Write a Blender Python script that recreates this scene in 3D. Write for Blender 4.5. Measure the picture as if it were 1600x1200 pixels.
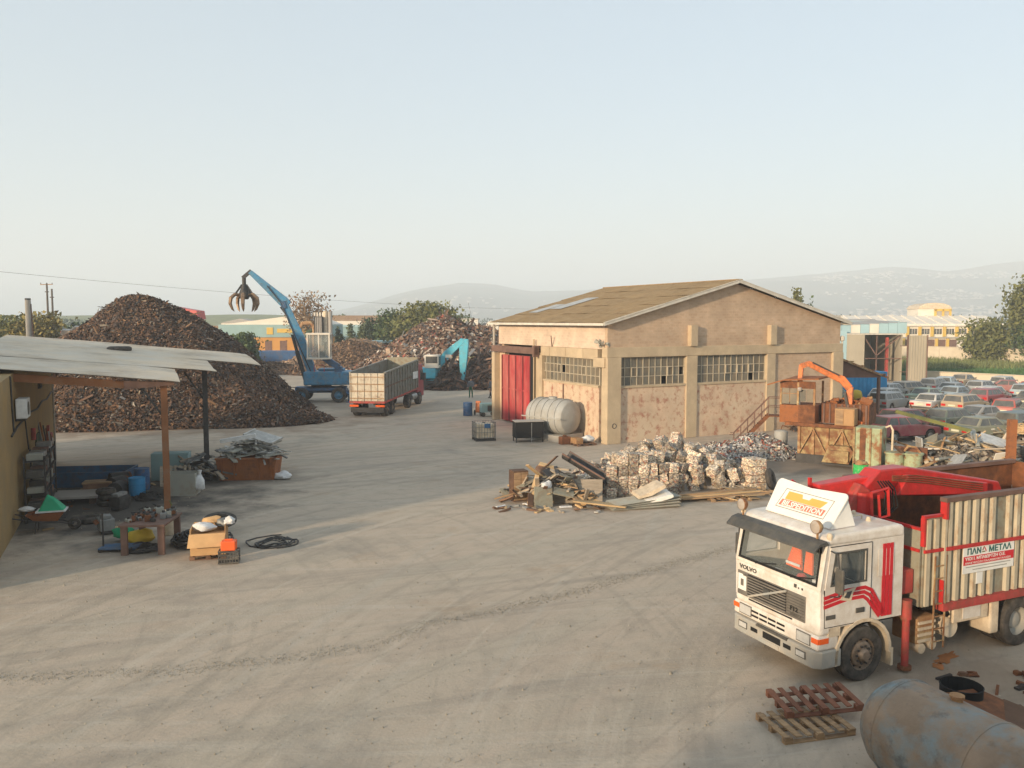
import bpy, math, random
import numpy as np
from mathutils import Matrix, Vector

for o in list(bpy.data.objects):
    bpy.data.objects.remove(o)
SC = bpy.context.scene
COL = SC.collection
R = math.radians
random.seed(7)

# ---------------------------------------------------------------- camera
cam_data = bpy.data.cameras.new('camera')
cam = bpy.data.objects.new('camera', cam_data)
COL.objects.link(cam)
cam.location = (0, 0, 6.8)
cam.rotation_euler = (R(90) - math.atan(100 / 1300.0), 0, 0)
cam_data.sensor_width = 36.0
cam_data.lens = 36.0 * 1300 / 1600
cam_data.clip_start = 0.1
cam_data.clip_end = 20000
SC.camera = cam

# ---------------------------------------------------------------- world and sun
SUN_TO = Vector((-0.69, -0.72, 0)).normalized()      # where the sun stands
SUN_EL = R(12.0)
sun_vec = Vector((SUN_TO.x * math.cos(SUN_EL), SUN_TO.y * math.cos(SUN_EL), math.sin(SUN_EL)))
world = bpy.data.worlds.new('World')
SC.world = world
world.use_nodes = True
wn = world.node_tree.nodes
wl = world.node_tree.links
bg = wn['Background']
sky = wn.new('ShaderNodeTexSky')
sky.sky_type = 'NISHITA'
sky.sun_disc = False
sky.sun_elevation = SUN_EL
sky.sun_rotation = math.atan2(SUN_TO.x, SUN_TO.y)
sky.altitude = 50
sky.air_density = 1.0
sky.dust_density = 2.0
sky.ozone_density = 1.5
# thin even veil of high haze over the clear-sky colour, the same in every direction
veil = wn.new('ShaderNodeMix'); veil.data_type = 'RGBA'
veil.inputs[0].default_value = 0.55
veil.inputs[7].default_value = (4.0, 4.75, 5.25, 1)
wl.new(sky.outputs[0], veil.inputs[6])
wl.new(veil.outputs[2], bg.inputs[0])
bg.inputs[1].default_value = 0.099
sun_data = bpy.data.lights.new('sun', 'SUN')
sun_data.energy = 5.0
sun_data.angle = R(2.5)
sun_data.color = (1.0, 0.78, 0.54)
sun = bpy.data.objects.new('sun', sun_data)
COL.objects.link(sun)
sun.rotation_euler = sun_vec.to_track_quat('Z', 'Y').to_euler()
SC.view_settings.view_transform = 'Standard'
SC.view_settings.look = 'None'
SC.view_settings.gamma = 1.0
SC.view_settings.exposure = 0.92
SC.view_settings.use_curve_mapping = False
SC.cycles.use_denoising = True
SC.cycles.volume_bounces = 3
SC.cycles.max_bounces = 8
SC.cycles.transparent_max_bounces = 16

# ---------------------------------------------------------------- helpers
def link(nt, a, b):
    nt.links.new(a, b)

def mat(name, c, rough=0.85, metal=0.0, v=0.22, s=2.0, c2=None, a2=0.0, s2=1.5, bump=0.0, bs=30.0,
        c3=None, a3=0.0, s3=6.0, stretch=(1, 1, 1), alpha=None, rnd=0.0, edge=0.08, spec=0.35, objcol=False, attr=None, trans=0.0):
    """c base colour; v brightness variation; c2/c3 patches of a second colour covering about a2/a3 of the surface"""
    m = bpy.data.materials.new(name)
    m.use_nodes = True
    nt = m.node_tree
    N = nt.nodes
    b = N['Principled BSDF']
    b.inputs['Roughness'].default_value = rough
    b.inputs['Metallic'].default_value = metal
    b.inputs['Specular IOR Level'].default_value = spec
    tc = N.new('ShaderNodeTexCoord')
    mp = N.new('ShaderNodeMapping')
    mp.inputs['Scale'].default_value = stretch
    link(nt, tc.outputs['Object'], mp.inputs['Vector'])
    vec = mp.outputs['Vector']
    oi = N.new('ShaderNodeObjectInfo')
    if objcol or rnd:
        add = N.new('ShaderNodeVectorMath'); add.operation = 'ADD'
        sc_ = N.new('ShaderNodeVectorMath'); sc_.operation = 'SCALE'
        cb = N.new('ShaderNodeCombineXYZ')
        for k in range(3):
            link(nt, oi.outputs['Random'], cb.inputs[k])
        sc_.inputs['Scale'].default_value = 37.0
        link(nt, cb.outputs[0], sc_.inputs[0])
        link(nt, vec, add.inputs[0]); link(nt, sc_.outputs[0], add.inputs[1])
        vec = add.outputs[0]
    def noise(scale, detail=4.0, rough_=0.6):
        n = N.new('ShaderNodeTexNoise')
        n.inputs['Scale'].default_value = scale
        n.inputs['Detail'].default_value = detail
        n.inputs['Roughness'].default_value = rough_
        link(nt, vec, n.inputs['Vector'])
        return n.outputs['Fac']
    col = N.new('ShaderNodeRGB'); col.outputs[0].default_value = (*c, 1)
    cur = col.outputs[0]
    if objcol:
        cur = oi.outputs['Color']
    if attr:
        at_ = N.new('ShaderNodeAttribute'); at_.attribute_name = attr
        cur = at_.outputs['Color']
    if v:
        mr = N.new('ShaderNodeMapRange')
        mr.inputs['From Min'].default_value = 0.3; mr.inputs['From Max'].default_value = 0.7
        mr.inputs['To Min'].default_value = 1 - v; mr.inputs['To Max'].default_value = 1 + v
        link(nt, noise(s), mr.inputs['Value'])
        vm = N.new('ShaderNodeVectorMath'); vm.operation = 'SCALE'
        link(nt, cur, vm.inputs[0]); link(nt, mr.outputs[0], vm.inputs['Scale'])
        cur = vm.outputs[0]
    if rnd:
        mr = N.new('ShaderNodeMapRange')
        mr.inputs['To Min'].default_value = 1 - rnd; mr.inputs['To Max'].default_value = 1 + rnd
        link(nt, oi.outputs['Random'], mr.inputs['Value'])
        vm = N.new('ShaderNodeVectorMath'); vm.operation = 'SCALE'
        link(nt, cur, vm.inputs[0]); link(nt, mr.outputs[0], vm.inputs['Scale'])
        cur = vm.outputs[0]
    for cc, aa, ss in ((c2, a2, s2), (c3, a3, s3)):
        if cc is None:
            continue
        th = 0.5 + (0.5 - aa) * 0.42
        mr = N.new('ShaderNodeMapRange')
        mr.inputs['From Min'].default_value = th - edge; mr.inputs['From Max'].default_value = th + edge
        link(nt, noise(ss, 6.0, 0.68), mr.inputs['Value'])
        mx = N.new('ShaderNodeMix'); mx.data_type = 'RGBA'
        link(nt, mr.outputs[0], mx.inputs[0])
        link(nt, cur, mx.inputs[6]); mx.inputs[7].default_value = (*cc, 1)
        cur = mx.outputs[2]
    link(nt, cur, b.inputs['Base Color'])
    if bump:
        bp = N.new('ShaderNodeBump')
        bp.inputs['Strength'].default_value = bump
        bp.inputs['Distance'].default_value = 0.02
        link(nt, noise(bs, 5.0), bp.inputs['Height'])
        link(nt, bp.outputs[0], b.inputs['Normal'])
    if alpha is not None:
        b.inputs['Alpha'].default_value = alpha
    if trans:
        b.inputs['Transmission Weight'].default_value = trans
    return m

_M = {}
def MT(name):
    return _M[name]
def defmat(name, *a, **k):
    _M[name] = mat(name, *a, **k)

class MB:
    """collects faces of one mesh object"""
    def __init__(s):
        s.v = []; s.f = []; s.m = []
    def add(s, vs, fs, m=0, T=None):
        n = len(s.v)
        if T is not None:
            vs = [tuple(T @ Vector(p)) for p in vs]
        s.v += [tuple(p) for p in vs]
        for f in fs:
            s.f.append(tuple(i + n for i in f)); s.m.append(m)
        return s
    def bb(s, x0, x1, y0, y1, z0, z1, m=0, T=None):
        vs = [(x0, y0, z0), (x1, y0, z0), (x1, y1, z0), (x0, y1, z0), (x0, y0, z1), (x1, y0, z1), (x1, y1, z1), (x0, y1, z1)]
        return s.add(vs, [(3, 2, 1, 0), (4, 5, 6, 7), (0, 1, 5, 4), (1, 2, 6, 5), (2, 3, 7, 6), (3, 0, 4, 7)], m, T)
    def box(s, c, d, m=0, T=None, rot=None):
        M = Matrix.Translation(c)
        if rot is not None:
            M = M @ Matrix.Rotation(rot[2], 4, 'Z') @ Matrix.Rotation(rot[1], 4, 'Y') @ Matrix.Rotation(rot[0], 4, 'X')
        if T is not None:
            M = T @ M
        return s.bb(-d[0] / 2, d[0] / 2, -d[1] / 2, d[1] / 2, -d[2] / 2, d[2] / 2, m, M)
    def bar(s, p0, p1, w, h=None, m=0, up=(0, 0, 1), w1=None, h1=None):
        h = w if h is None else h
        w1 = w if w1 is None else w1
        h1 = h if h1 is None else h1
        p0 = Vector(p0); p1 = Vector(p1)
        d = (p1 - p0).normalized()
        u = Vector(up)
        if abs(d.dot(u)) > 0.98:
            u = Vector((1, 0, 0))
        r = d.cross(u).normalized(); u = r.cross(d)
        vs = []
        for p, a, b in ((p0, w, h), (p1, w1, h1)):
            vs += [p - r * a / 2 - u * b / 2, p + r * a / 2 - u * b / 2, p + r * a / 2 + u * b / 2, p - r * a / 2 + u * b / 2]
        return s.add(vs, [(3, 2, 1, 0), (4, 5, 6, 7), (0, 1, 5, 4), (1, 2, 6, 5), (2, 3, 7, 6), (3, 0, 4, 7)], m)
    def cyl(s, p0, p1, r0, r1=None, n=12, m=0, caps=True):
        r1 = r0 if r1 is None else r1
        p0 = Vector(p0); p1 = Vector(p1)
        d = (p1 - p0).normalized()
        u = Vector((0, 0, 1)) if abs(d.z) < 0.95 else Vector((1, 0, 0))
        a = d.cross(u).normalized(); b = d.cross(a)
        vs = []
        for p, r in ((p0, r0), (p1, r1)):
            for k in range(n):
                t = 2 * math.pi * k / n
                vs.append(p + a * (r * math.cos(t)) + b * (r * math.sin(t)))
        fs = [(k, k + n, (k + 1) % n + n, (k + 1) % n) for k in range(n)]
        if caps:
            fs += [tuple(range(n)), tuple(range(2 * n - 1, n - 1, -1))]
        return s.add(vs, fs, m)
    def tube(s, pts, r, n=6, m=0):
        pts = [Vector(p) for p in pts]
        rs = r if isinstance(r, (list, tuple)) else [r] * len(pts)
        vs = []; fs = []
        a = None
        for i, p in enumerate(pts):
            d = (pts[min(i + 1, len(pts) - 1)] - pts[max(i - 1, 0)]).normalized()
            if a is None:
                u = Vector((0, 0, 1)) if abs(d.z) < 0.9 else Vector((1, 0, 0))
                a = d.cross(u).normalized()
            a = (a - d * a.dot(d)).normalized()
            b = d.cross(a)
            for k in range(n):
                t = 2 * math.pi * k / n
                vs.append(p + a * (rs[i] * math.cos(t)) + b * (rs[i] * math.sin(t)))
        for i in range(len(pts) - 1):
            for k in range(n):
                fs.append((i * n + k, i * n + (k + 1) % n, (i + 1) * n + (k + 1) % n, (i + 1) * n + k))
        fs.append(tuple(range(n - 1, -1, -1)))
        fs.append(tuple(range((len(pts) - 1) * n, len(pts) * n)))
        return s.add(vs, fs, m)
    def prism(s, poly, h0, h1, axis='z', m=0, T=None):
        n = len(poly)
        def P(a, b, h):
            return (a, b, h) if axis == 'z' else ((a, h, b) if axis == 'y' else (h, a, b))
        vs = [P(a, b, h0) for a, b in poly] + [P(a, b, h1) for a, b in poly]
        fs = [tuple(range(n)), tuple(range(2 * n - 1, n - 1, -1))]
        fs += [(k, k + n, (k + 1) % n + n, (k + 1) % n) for k in range(n)]
        return s.add(vs, fs, m, T)
    def lathe(s, prof, n=16, T=None, m=0, ms=None):
        vs = []; fs = []
        for r, h in prof:
            for k in range(n):
                t = 2 * math.pi * k / n
                vs.append((r * math.cos(t), r * math.sin(t), h))
        base = len(s.m)
        for i in range(len(prof) - 1):
            for k in range(n):
                fs.append((i * n + k, i * n + (k + 1) % n, (i + 1) * n + (k + 1) % n, (i + 1) * n + k))
        s.add(vs, fs, m, T)
        if ms:
            for i in range(len(prof) - 1):
                for k in range(n):
                    s.m[base + i * n + k] = ms[i]
        return s
    def ring(s, outer, hole, off, m=0):
        """panel with an opening: outer and hole are loops of equal length, off the thickness vector"""
        n = len(outer); o = Vector(off)
        A = [Vector(p) for p in outer]; B = [Vector(p) for p in hole]
        vs = A + B + [p + o for p in A] + [p + o for p in B]
        fs = []
        for k in range(n):
            j = (k + 1) % n
            fs += [(k, j, n + j, n + k), (2 * n + j, 2 * n + k, 3 * n + k, 3 * n + j), (n + k, n + j, 3 * n + j, 3 * n + k), (j, k, 2 * n + k, 2 * n + j)]
        return s.add(vs, fs, m)
    def mesh(s, name, mats, smooth=None, fix=True):
        me = bpy.data.meshes.new(name)
        me.from_pydata(s.v, [], s.f)
        for k in (mats if isinstance(mats, (list, tuple)) else [mats]):
            me.materials.append(MT(k) if isinstance(k, str) else k)
        if me.materials and len(me.materials) > 1:
            me.polygons.foreach_set('material_index', s.m)
        if fix:
            import bmesh
            bm = bmesh.new(); bm.from_mesh(me)
            bmesh.ops.recalc_face_normals(bm, faces=bm.faces)
            bm.to_mesh(me); bm.free()
        if smooth:
            me.polygons.foreach_set('use_smooth', [True] * len(me.polygons))
            me.set_sharp_from_angle(angle=R(smooth))
        me.update()
        return me
    def build(s, name, mats, parent=None, smooth=None, bevel=0.0, seg=2, loc=None, rot=None, fix=True):
        o = bpy.data.objects.new(name, s.mesh(name, mats, smooth, fix))
        COL.objects.link(o)
        if parent is not None:
            o.parent = parent
        if loc is not None:
            o.location = loc
        if rot is not None:
            o.rotation_euler = rot
        if bevel:
            b = o.modifiers.new('bevel', 'BEVEL')
            b.width = bevel; b.segments = seg; b.limit_method = 'ANGLE'; b.angle_limit = R(40)
        return o

def tag(o, label=None, cat=None, group=None, kind=None):
    if label: o['label'] = label
    if cat: o['category'] = cat
    if group: o['group'] = group
    if kind: o['kind'] = kind
    return o

def thing(name, label, cat, loc=(0, 0, 0), rz=0.0, group=None):
    o = bpy.data.objects.new(name, None)
    o.empty_display_size = 0.2
    COL.objects.link(o)
    o.location = loc
    o.rotation_euler = (0, 0, rz)
    return tag(o, label, cat, group)

def copy_obj(o, parent=None):
    c = o.copy()
    COL.objects.link(c)
    if parent is not None:
        c.parent = parent
    return c

def kids(o):
    return [c for c in COL.objects if c.parent == o]

def copy_tree(o, loc, rz, label=None, group=None, color=None):
    c = copy_obj(o)
    c.location = loc
    c.rotation_euler = (o.rotation_euler[0], o.rotation_euler[1], rz)
    if label: c['label'] = label
    if group: c['group'] = group
    for k in o.children:
        d = copy_obj(k, c)
        if color: d.color = color
        for g in k.children:
            e = copy_obj(g, d)
            if color: e.color = color
    return c

def text_mesh(name, body, size, mats, parent, T, depth=0.002, align='LEFT', sx=1.0, bold=0.0, shear=0.0):
    cu = bpy.data.curves.new(name, 'FONT')
    cu.body = body; cu.size = size; cu.extrude = depth; cu.align_x = align
    cu.offset = bold; cu.shear = shear; cu.resolution_u = 2
    ob = bpy.data.objects.new(name, cu)
    COL.objects.link(ob)
    dg = bpy.context.evaluated_depsgraph_get()
    me = bpy.data.meshes.new_from_object(ob.evaluated_get(dg))
    bpy.data.objects.remove(ob)
    me.name = name
    me.transform(T @ Matrix.Diagonal((sx, 1, 1, 1)))
    me.materials.clear()
    me.materials.append(MT(mats))
    o = bpy.data.objects.new(name, me)
    COL.objects.link(o)
    o.parent = parent
    return o

def basis(origin, ex, ey):
    ex = Vector(ex).normalized(); ey = Vector(ey).normalized(); ez = ex.cross(ey)
    M = Matrix((ex, ey, ez)).transposed().to_4x4()
    M.translation = Vector(origin)
    return M

def npmesh(name, V, Fq, mats, cols=None, smooth=False):
    """mesh out of numpy arrays: V (n,3), Fq (m,k) faces of k corners, cols (m,3) face colours"""
    me = bpy.data.meshes.new(name)
    k = Fq.shape[1]
    me.vertices.add(len(V)); me.vertices.foreach_set('co', V.astype(np.float32).ravel())
    me.loops.add(Fq.size); me.loops.foreach_set('vertex_index', Fq.astype(np.int32).ravel())
    me.polygons.add(len(Fq))
    me.polygons.foreach_set('loop_start', np.arange(0, Fq.size, k, dtype=np.int32))
    me.polygons.foreach_set('loop_total', np.full(len(Fq), k, dtype=np.int32))
    if smooth:
        me.polygons.foreach_set('use_smooth', np.ones(len(Fq), dtype=bool))
    me.update(calc_edges=True)
    me.validate()
    for mm in mats:
        me.materials.append(MT(mm))
    if cols is not None:
        a = me.attributes.new('col', 'FLOAT_COLOR', 'FACE')
        a.data.foreach_set('color', np.concatenate([cols, np.ones((len(cols), 1))], 1).astype(np.float32).ravel())
    o = bpy.data.objects.new(name, me)
    COL.objects.link(o)
    return o

def vnoise(x, y, seed=0):
    """cheap smooth value noise, numpy"""
    def h(i, j):
        n = (i * 374761393 + j * 668265263 + seed * 1442695041) & 0xffffffff
        n = ((n ^ (n >> 13)) * 1274126177) & 0xffffffff
        return ((n ^ (n >> 16)) & 0xffff) / 65535.0
    xi = np.floor(x).astype(np.int64); yi = np.floor(y).astype(np.int64)
    fx = x - xi; fy = y - yi
    fx = fx * fx * (3 - 2 * fx); fy = fy * fy * (3 - 2 * fy)
    return (h(xi, yi) * (1 - fx) + h(xi + 1, yi) * fx) * (1 - fy) + (h(xi, yi + 1) * (1 - fx) + h(xi + 1, yi + 1) * fx) * fy

def fbm(x, y, seed=0, o=4):
    r = 0; a = 0.5
    for k in range(o):
        r = r + a * vnoise(x * 2 ** k, y * 2 ** k, seed + k); a *= 0.5
    return r
# ---------------------------------------------------------------- materials
defmat('white_paint', (0.80, 0.76, 0.70), 0.35, v=0.06, s=3, c2=(0.60, 0.53, 0.43), a2=0.26, s2=1.3, edge=0.3, spec=0.5, c3=(0.50, 0.40, 0.29), a3=0.06, s3=5)
defmat('cream_paint', (0.70, 0.58, 0.42), 0.55, v=0.12, s=3, c2=(0.40, 0.30, 0.20), a2=0.2, s2=4, edge=0.2)
defmat('red_paint', (0.52, 0.028, 0.026), 0.4, v=0.15, s=4, c2=(0.33, 0.035, 0.025), a2=0.3, s2=5, edge=0.15, spec=0.5)
defmat('stripe_red', (0.60, 0.02, 0.03), 0.35, v=0.05, spec=0.5)
defmat('dull_red', (0.42, 0.06, 0.05), 0.6, v=0.25, s=3, c2=(0.22, 0.08, 0.05), a2=0.35, s2=4, edge=0.12)
defmat('bumper_grey', (0.33, 0.34, 0.32), 0.55, v=0.12, s=4, c2=(0.45, 0.39, 0.31), a2=0.35, s2=3, edge=0.2)
defmat('dark_grey', (0.07, 0.07, 0.065), 0.6, v=0.2, c2=(0.16, 0.14, 0.11), a2=0.2, s2=3, edge=0.2)
defmat('grille_grey', (0.16, 0.145, 0.125), 0.55, v=0.2, s=5)
defmat('black_gap', (0.012, 0.012, 0.012), 0.8, v=0.0)
defmat('rubber', (0.035, 0.033, 0.030), 0.85, v=0.3, s=4, c2=(0.13, 0.11, 0.09), a2=0.35, s2=5, edge=0.2)
defmat('hub_metal', (0.26, 0.20, 0.15), 0.55, 0.4, v=0.3, s=8)
defmat('steel', (0.33, 0.33, 0.32), 0.45, 0.7, v=0.2, s=4)
defmat('dark_steel', (0.06, 0.057, 0.055), 0.6, 0.3, v=0.3, s=5)
defmat('lamp_glass', (0.52, 0.51, 0.48), 0.08, v=0.1, s=10, spec=0.8)
defmat('spot_glass', (0.42, 0.36, 0.30), 0.15, v=0.1, s=10, spec=0.8)
defmat('orange_lens', (0.85, 0.13, 0.02), 0.2, v=0.08, spec=0.6)
defmat('red_lens', (0.55, 0.02, 0.02), 0.2, v=0.08, spec=0.6)
defmat('cab_glass', (0.45, 0.5, 0.48), 0.03, v=0.0, alpha=0.22, spec=0.8)
defmat('auto_glass', (0.035, 0.045, 0.045), 0.12, v=0.3, s=2, spec=0.7, c2=(0.22, 0.20, 0.17), a2=0.35, s2=1.2, edge=0.3)
defmat('cab_inside', (0.05, 0.047, 0.043), 0.85, v=0.3, s=5)
defmat('vest_orange', (0.9, 0.14, 0.03), 0.8, v=0.15, s=6)
defmat('logo_orange', (0.82, 0.42, 0.10), 0.5, v=0.05)
defmat('logo_red', (0.62, 0.19, 0.13), 0.5, v=0.08)
defmat('sign_white', (0.80, 0.78, 0.72), 0.5, v=0.07, s=3)
defmat('sign_green', (0.02, 0.12, 0.11), 0.5, v=0.0)
defmat('olive_steel', (0.27, 0.255, 0.19), 0.65, v=0.2, s=3, c2=(0.22, 0.14, 0.08), a2=0.25, s2=4, edge=0.12)
defmat('rib_cream', (0.47, 0.405, 0.29), 0.6, v=0.15, s=4, c2=(0.33, 0.20, 0.11), a2=0.22, s2=5, edge=0.1, stretch=(1, 1, 0.4))
defmat('rust', (0.22, 0.085, 0.035), 0.85, v=0.35, s=3, c2=(0.10, 0.045, 0.025), a2=0.4, s2=4, edge=0.15, bump=0.3)
defmat('rust_orange', (0.36, 0.13, 0.045), 0.85, v=0.3, s=3, c2=(0.16, 0.07, 0.035), a2=0.4, s2=3, edge=0.12, bump=0.3)
defmat('rust_light', (0.42, 0.24, 0.11), 0.85, v=0.3, s=2.5, c2=(0.20, 0.085, 0.04), a2=0.45, s2=2.5, edge=0.1, c3=(0.50, 0.40, 0.22), a3=0.25, s3=3, bump=0.3)
defmat('pale_green_rust', (0.36, 0.41, 0.25), 0.75, v=0.2, s=3, c2=(0.27, 0.12, 0.05), a2=0.38, s2=2.5, edge=0.07, bump=0.2)
defmat('yellow_rust', (0.40, 0.31, 0.15), 0.8, v=0.3, s=3, c2=(0.21, 0.095, 0.045), a2=0.55, s2=2.5, edge=0.1, bump=0.2)
defmat('crane_orange', (0.66, 0.19, 0.055), 0.55, v=0.2, s=3, c2=(0.28, 0.11, 0.055), a2=0.34, s2=4, edge=0.1)
defmat('blue_paint', (0.055, 0.24, 0.42), 0.5, v=0.15, s=2, c2=(0.16, 0.24, 0.27), a2=0.3, s2=2.5, edge=0.15, c3=(0.10, 0.06, 0.04), a3=0.14, s3=4, spec=0.45)
defmat('blue_dark', (0.045, 0.13, 0.26), 0.55, v=0.2, s=2, c2=(0.10, 0.09, 0.08), a2=0.3, s2=3, edge=0.15)
defmat('cyan_paint', (0.07, 0.42, 0.55), 0.5, v=0.12, s=2, c2=(0.16, 0.30, 0.33), a2=0.25, s2=2.5, edge=0.15, spec=0.45)
defmat('grapple_steel', (0.24, 0.16, 0.10), 0.5, 0.35, v=0.4, s=3)
defmat('bluecont', (0.05, 0.13, 0.28), 0.65, v=0.15, s=1.2, c2=(0.13, 0.13, 0.16), a2=0.25, s2=1.5, edge=0.15)
defmat('bright_blue', (0.04, 0.27, 0.52), 0.6, v=0.12, s=1.5)
defmat('trailer_cream', (0.52, 0.46, 0.36), 0.6, v=0.14, s=2, c2=(0.28, 0.17, 0.10), a2=0.24, s2=3, edge=0.1)
defmat('trailer_grey', (0.23, 0.225, 0.195), 0.65, v=0.16, s=2, c2=(0.18, 0.12, 0.08), a2=0.24, s2=3, edge=0.1)
defmat('cab_red', (0.30, 0.02, 0.04), 0.4, v=0.1, spec=0.5)
defmat('plaster', (0.60, 0.43, 0.29), 0.9, v=0.18, s=0.9, c2=(0.68, 0.53, 0.39), a2=0.4, s2=0.7, edge=0.3, bump=0.5, bs=9, c3=(0.40, 0.23, 0.13), a3=0.2, s3=1.6)
defmat('plaster_low', (0.58, 0.43, 0.30), 0.9, v=0.18, s=0.9, c2=(0.60, 0.48, 0.34), a2=0.4, s2=0.7, edge=0.09, bump=0.5, bs=9, c3=(0.34, 0.12, 0.075), a3=0.27, s3=2.4)
defmat('concrete', (0.52, 0.41, 0.27), 0.9, v=0.13, s=1.2, c2=(0.40, 0.31, 0.21), a2=0.3, s2=0.9, edge=0.2, bump=0.3, bs=14)
defmat('concrete_grey', (0.40, 0.37, 0.32), 0.9, v=0.15, s=1.2, bump=0.3)
defmat('roof_sheet', (0.30, 0.205, 0.105), 0.95, v=0.2, s=0.8, c2=(0.20, 0.135, 0.07), a2=0.4, s2=0.5, edge=0.25, c3=(0.36, 0.28, 0.17), a3=0.22, s3=2.5)
defmat('skylight', (0.42, 0.42, 0.40), 0.5, v=0.15, s=3)
defmat('fascia', (0.60, 0.56, 0.48), 0.8, v=0.15, s=2)
defmat('pane', (0.115, 0.12, 0.105), 0.25, v=0.35, s=1.2, c2=(0.26, 0.20, 0.13), a2=0.4, s2=0.8, edge=0.25, rnd=0.25, spec=0.5)
defmat('mullion', (0.44, 0.38, 0.28), 0.8, v=0.15, s=4)
defmat('gate_red', (0.40, 0.035, 0.04), 0.65, v=0.2, s=0.8, stretch=(1.4, 1.4, 0.35), c2=(0.52, 0.19, 0.15), a2=0.3, s2=1.2, edge=0.2, c3=(0.25, 0.03, 0.03), a3=0.2, s3=2)
defmat('gate_dark', (0.19, 0.035, 0.038), 0.65, v=0.2, s=1.0)
defmat('brown_steel', (0.17, 0.10, 0.075), 0.75, v=0.25, s=2)
defmat('yellow_wall', (0.33, 0.215, 0.085), 0.9, v=0.12, s=0.8, c2=(0.24, 0.18, 0.10), a2=0.35, s2=1.0, edge=0.2)
defmat('canopy_sheet', (0.60, 0.50, 0.37), 0.85, v=0.1, s=0.5, c2=(0.24, 0.19, 0.14), a2=0.2, s2=0.35, edge=0.16, stretch=(1, 1, 1), c3=(0.58, 0.54, 0.46), a3=0.3, s3=0.6)
defmat('beam_orange', (0.27, 0.115, 0.05), 0.8, v=0.2, s=2, c2=(0.25, 0.14, 0.08), a2=0.3, s2=2)
defmat('cardboard', (0.58, 0.36, 0.17), 0.9, v=0.1, s=3)
defmat('cardboard_dark', (0.42, 0.25, 0.12), 0.9, v=0.1, s=3)
defmat('plastic_orange', (0.85, 0.13, 0.03), 0.5, v=0.1)
defmat('plastic_green', (0.02, 0.34, 0.17), 0.55, v=0.1)
defmat('drum_green', (0.04, 0.42, 0.10), 0.55, v=0.2, s=5, c2=(0.4, 0.5, 0.3), a2=0.22, s2=7, edge=0.08)
defmat('drum_blue', (0.05, 0.12, 0.25), 0.6, v=0.2, s=4, c2=(0.16, 0.12, 0.10), a2=0.2, s2=4)
defmat('plastic_yellow', (0.60, 0.42, 0.04), 0.55, v=0.15)
defmat('plastic_white', (0.72, 0.72, 0.70), 0.7, v=0.12, s=6)
defmat('bag_white', (0.66, 0.66, 0.65), 0.75, v=0.15, s=8, bump=0.5)
defmat('wood', (0.34, 0.22, 0.12), 0.85, v=0.3, s=3, stretch=(0.6, 5, 5), c2=(0.20, 0.13, 0.08), a2=0.3, s2=2)
defmat('wood_grey', (0.34, 0.28, 0.21), 0.9, v=0.3, s=3, stretch=(0.6, 5, 5), rnd=0.3)
defmat('wood_light', (0.52, 0.36, 0.19), 0.85, v=0.25, s=3, stretch=(0.6, 5, 5), rnd=0.25)
defmat('wood_dark', (0.16, 0.09, 0.055), 0.85, v=0.3, s=3, rnd=0.3)
defmat('pallet_red', (0.20, 0.085, 0.05), 0.85, v=0.3, s=3)
defmat('sheet_grey', (0.36, 0.36, 0.31), 0.7, v=0.15, s=2, c2=(0.26, 0.20, 0.14), a2=0.25, s2=2, edge=0.15)
defmat('alu', (0.50, 0.49, 0.46), 0.5, 0.45, v=0.25, s=4, rnd=0.3)
defmat('alu_dark', (0.20, 0.205, 0.20), 0.55, 0.4, v=0.3, s=4, rnd=0.4)
defmat('tank_grey', (0.40, 0.405, 0.385), 0.6, v=0.1, s=1.5, c2=(0.30, 0.27, 0.22), a2=0.25, s2=1.3, edge=0.25)
defmat('tank_rust', (0.27, 0.195, 0.135), 0.8, v=0.25, s=1.6, c2=(0.20, 0.27, 0.29), a2=0.48, s2=1.0, edge=0.10, c3=(0.09, 0.085, 0.085), a3=0.17, s3=2.2, bump=0.25)
defmat('brick_red', (0.33, 0.09, 0.05), 0.85, v=0.3, s=4)
defmat('teal_clad', (0.27, 0.40, 0.40), 0.7, v=0.08, s=0.4)
defmat('teal_light', (0.36, 0.52, 0.56), 0.7, v=0.08, s=0.4)
defmat('orange_clad', (0.55, 0.27, 0.07), 0.7, v=0.1, s=0.4)
defmat('yellow_clad', (0.64, 0.43, 0.10), 0.7, v=0.08)
defmat('white_clad', (0.74, 0.68, 0.58), 0.75, v=0.08, s=0.4)
defmat('grey_clad', (0.40, 0.37, 0.33), 0.75, v=0.1, s=0.5)
defmat('hangar_panel', (0.42, 0.37, 0.28), 0.75, v=0.12, s=0.8, stretch=(1, 1, 0.3))
defmat('tin_brown', (0.16, 0.085, 0.06), 0.85, v=0.25, s=1)
defmat('wall_cream', (0.64, 0.55, 0.42), 0.9, v=0.1, s=0.6, c2=(0.50, 0.42, 0.30), a2=0.3, s2=0.5, edge=0.2)
defmat('jacket_grey', (0.13, 0.14, 0.16), 0.9, v=0.15)
defmat('trouser_dark', (0.035, 0.038, 0.05), 0.9, v=0.15)
defmat('trouser_green', (0.02, 0.13, 0.07), 0.9, v=0.15)
defmat('skin', (0.48, 0.28, 0.19), 0.6, v=0.08)
defmat('hair', (0.03, 0.022, 0.018), 0.8, v=0.1)
defmat('car_paint', (0.5, 0.5, 0.5), 0.38, v=0.1, s=2, objcol=True, c2=(0.34, 0.29, 0.23), a2=0.22, s2=1.2, edge=0.3, spec=0.55)
defmat('plate', (0.7, 0.68, 0.5), 0.5, v=0.1)
defmat('scrap', (0.2, 0.1, 0.06), 0.75, 0.0, v=0.2, s=8, attr='col')
defmat('bark', (0.10, 0.075, 0.055), 0.95, v=0.3, s=4)
defmat('wire', (0.05, 0.05, 0.05), 0.8, v=0)
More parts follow.
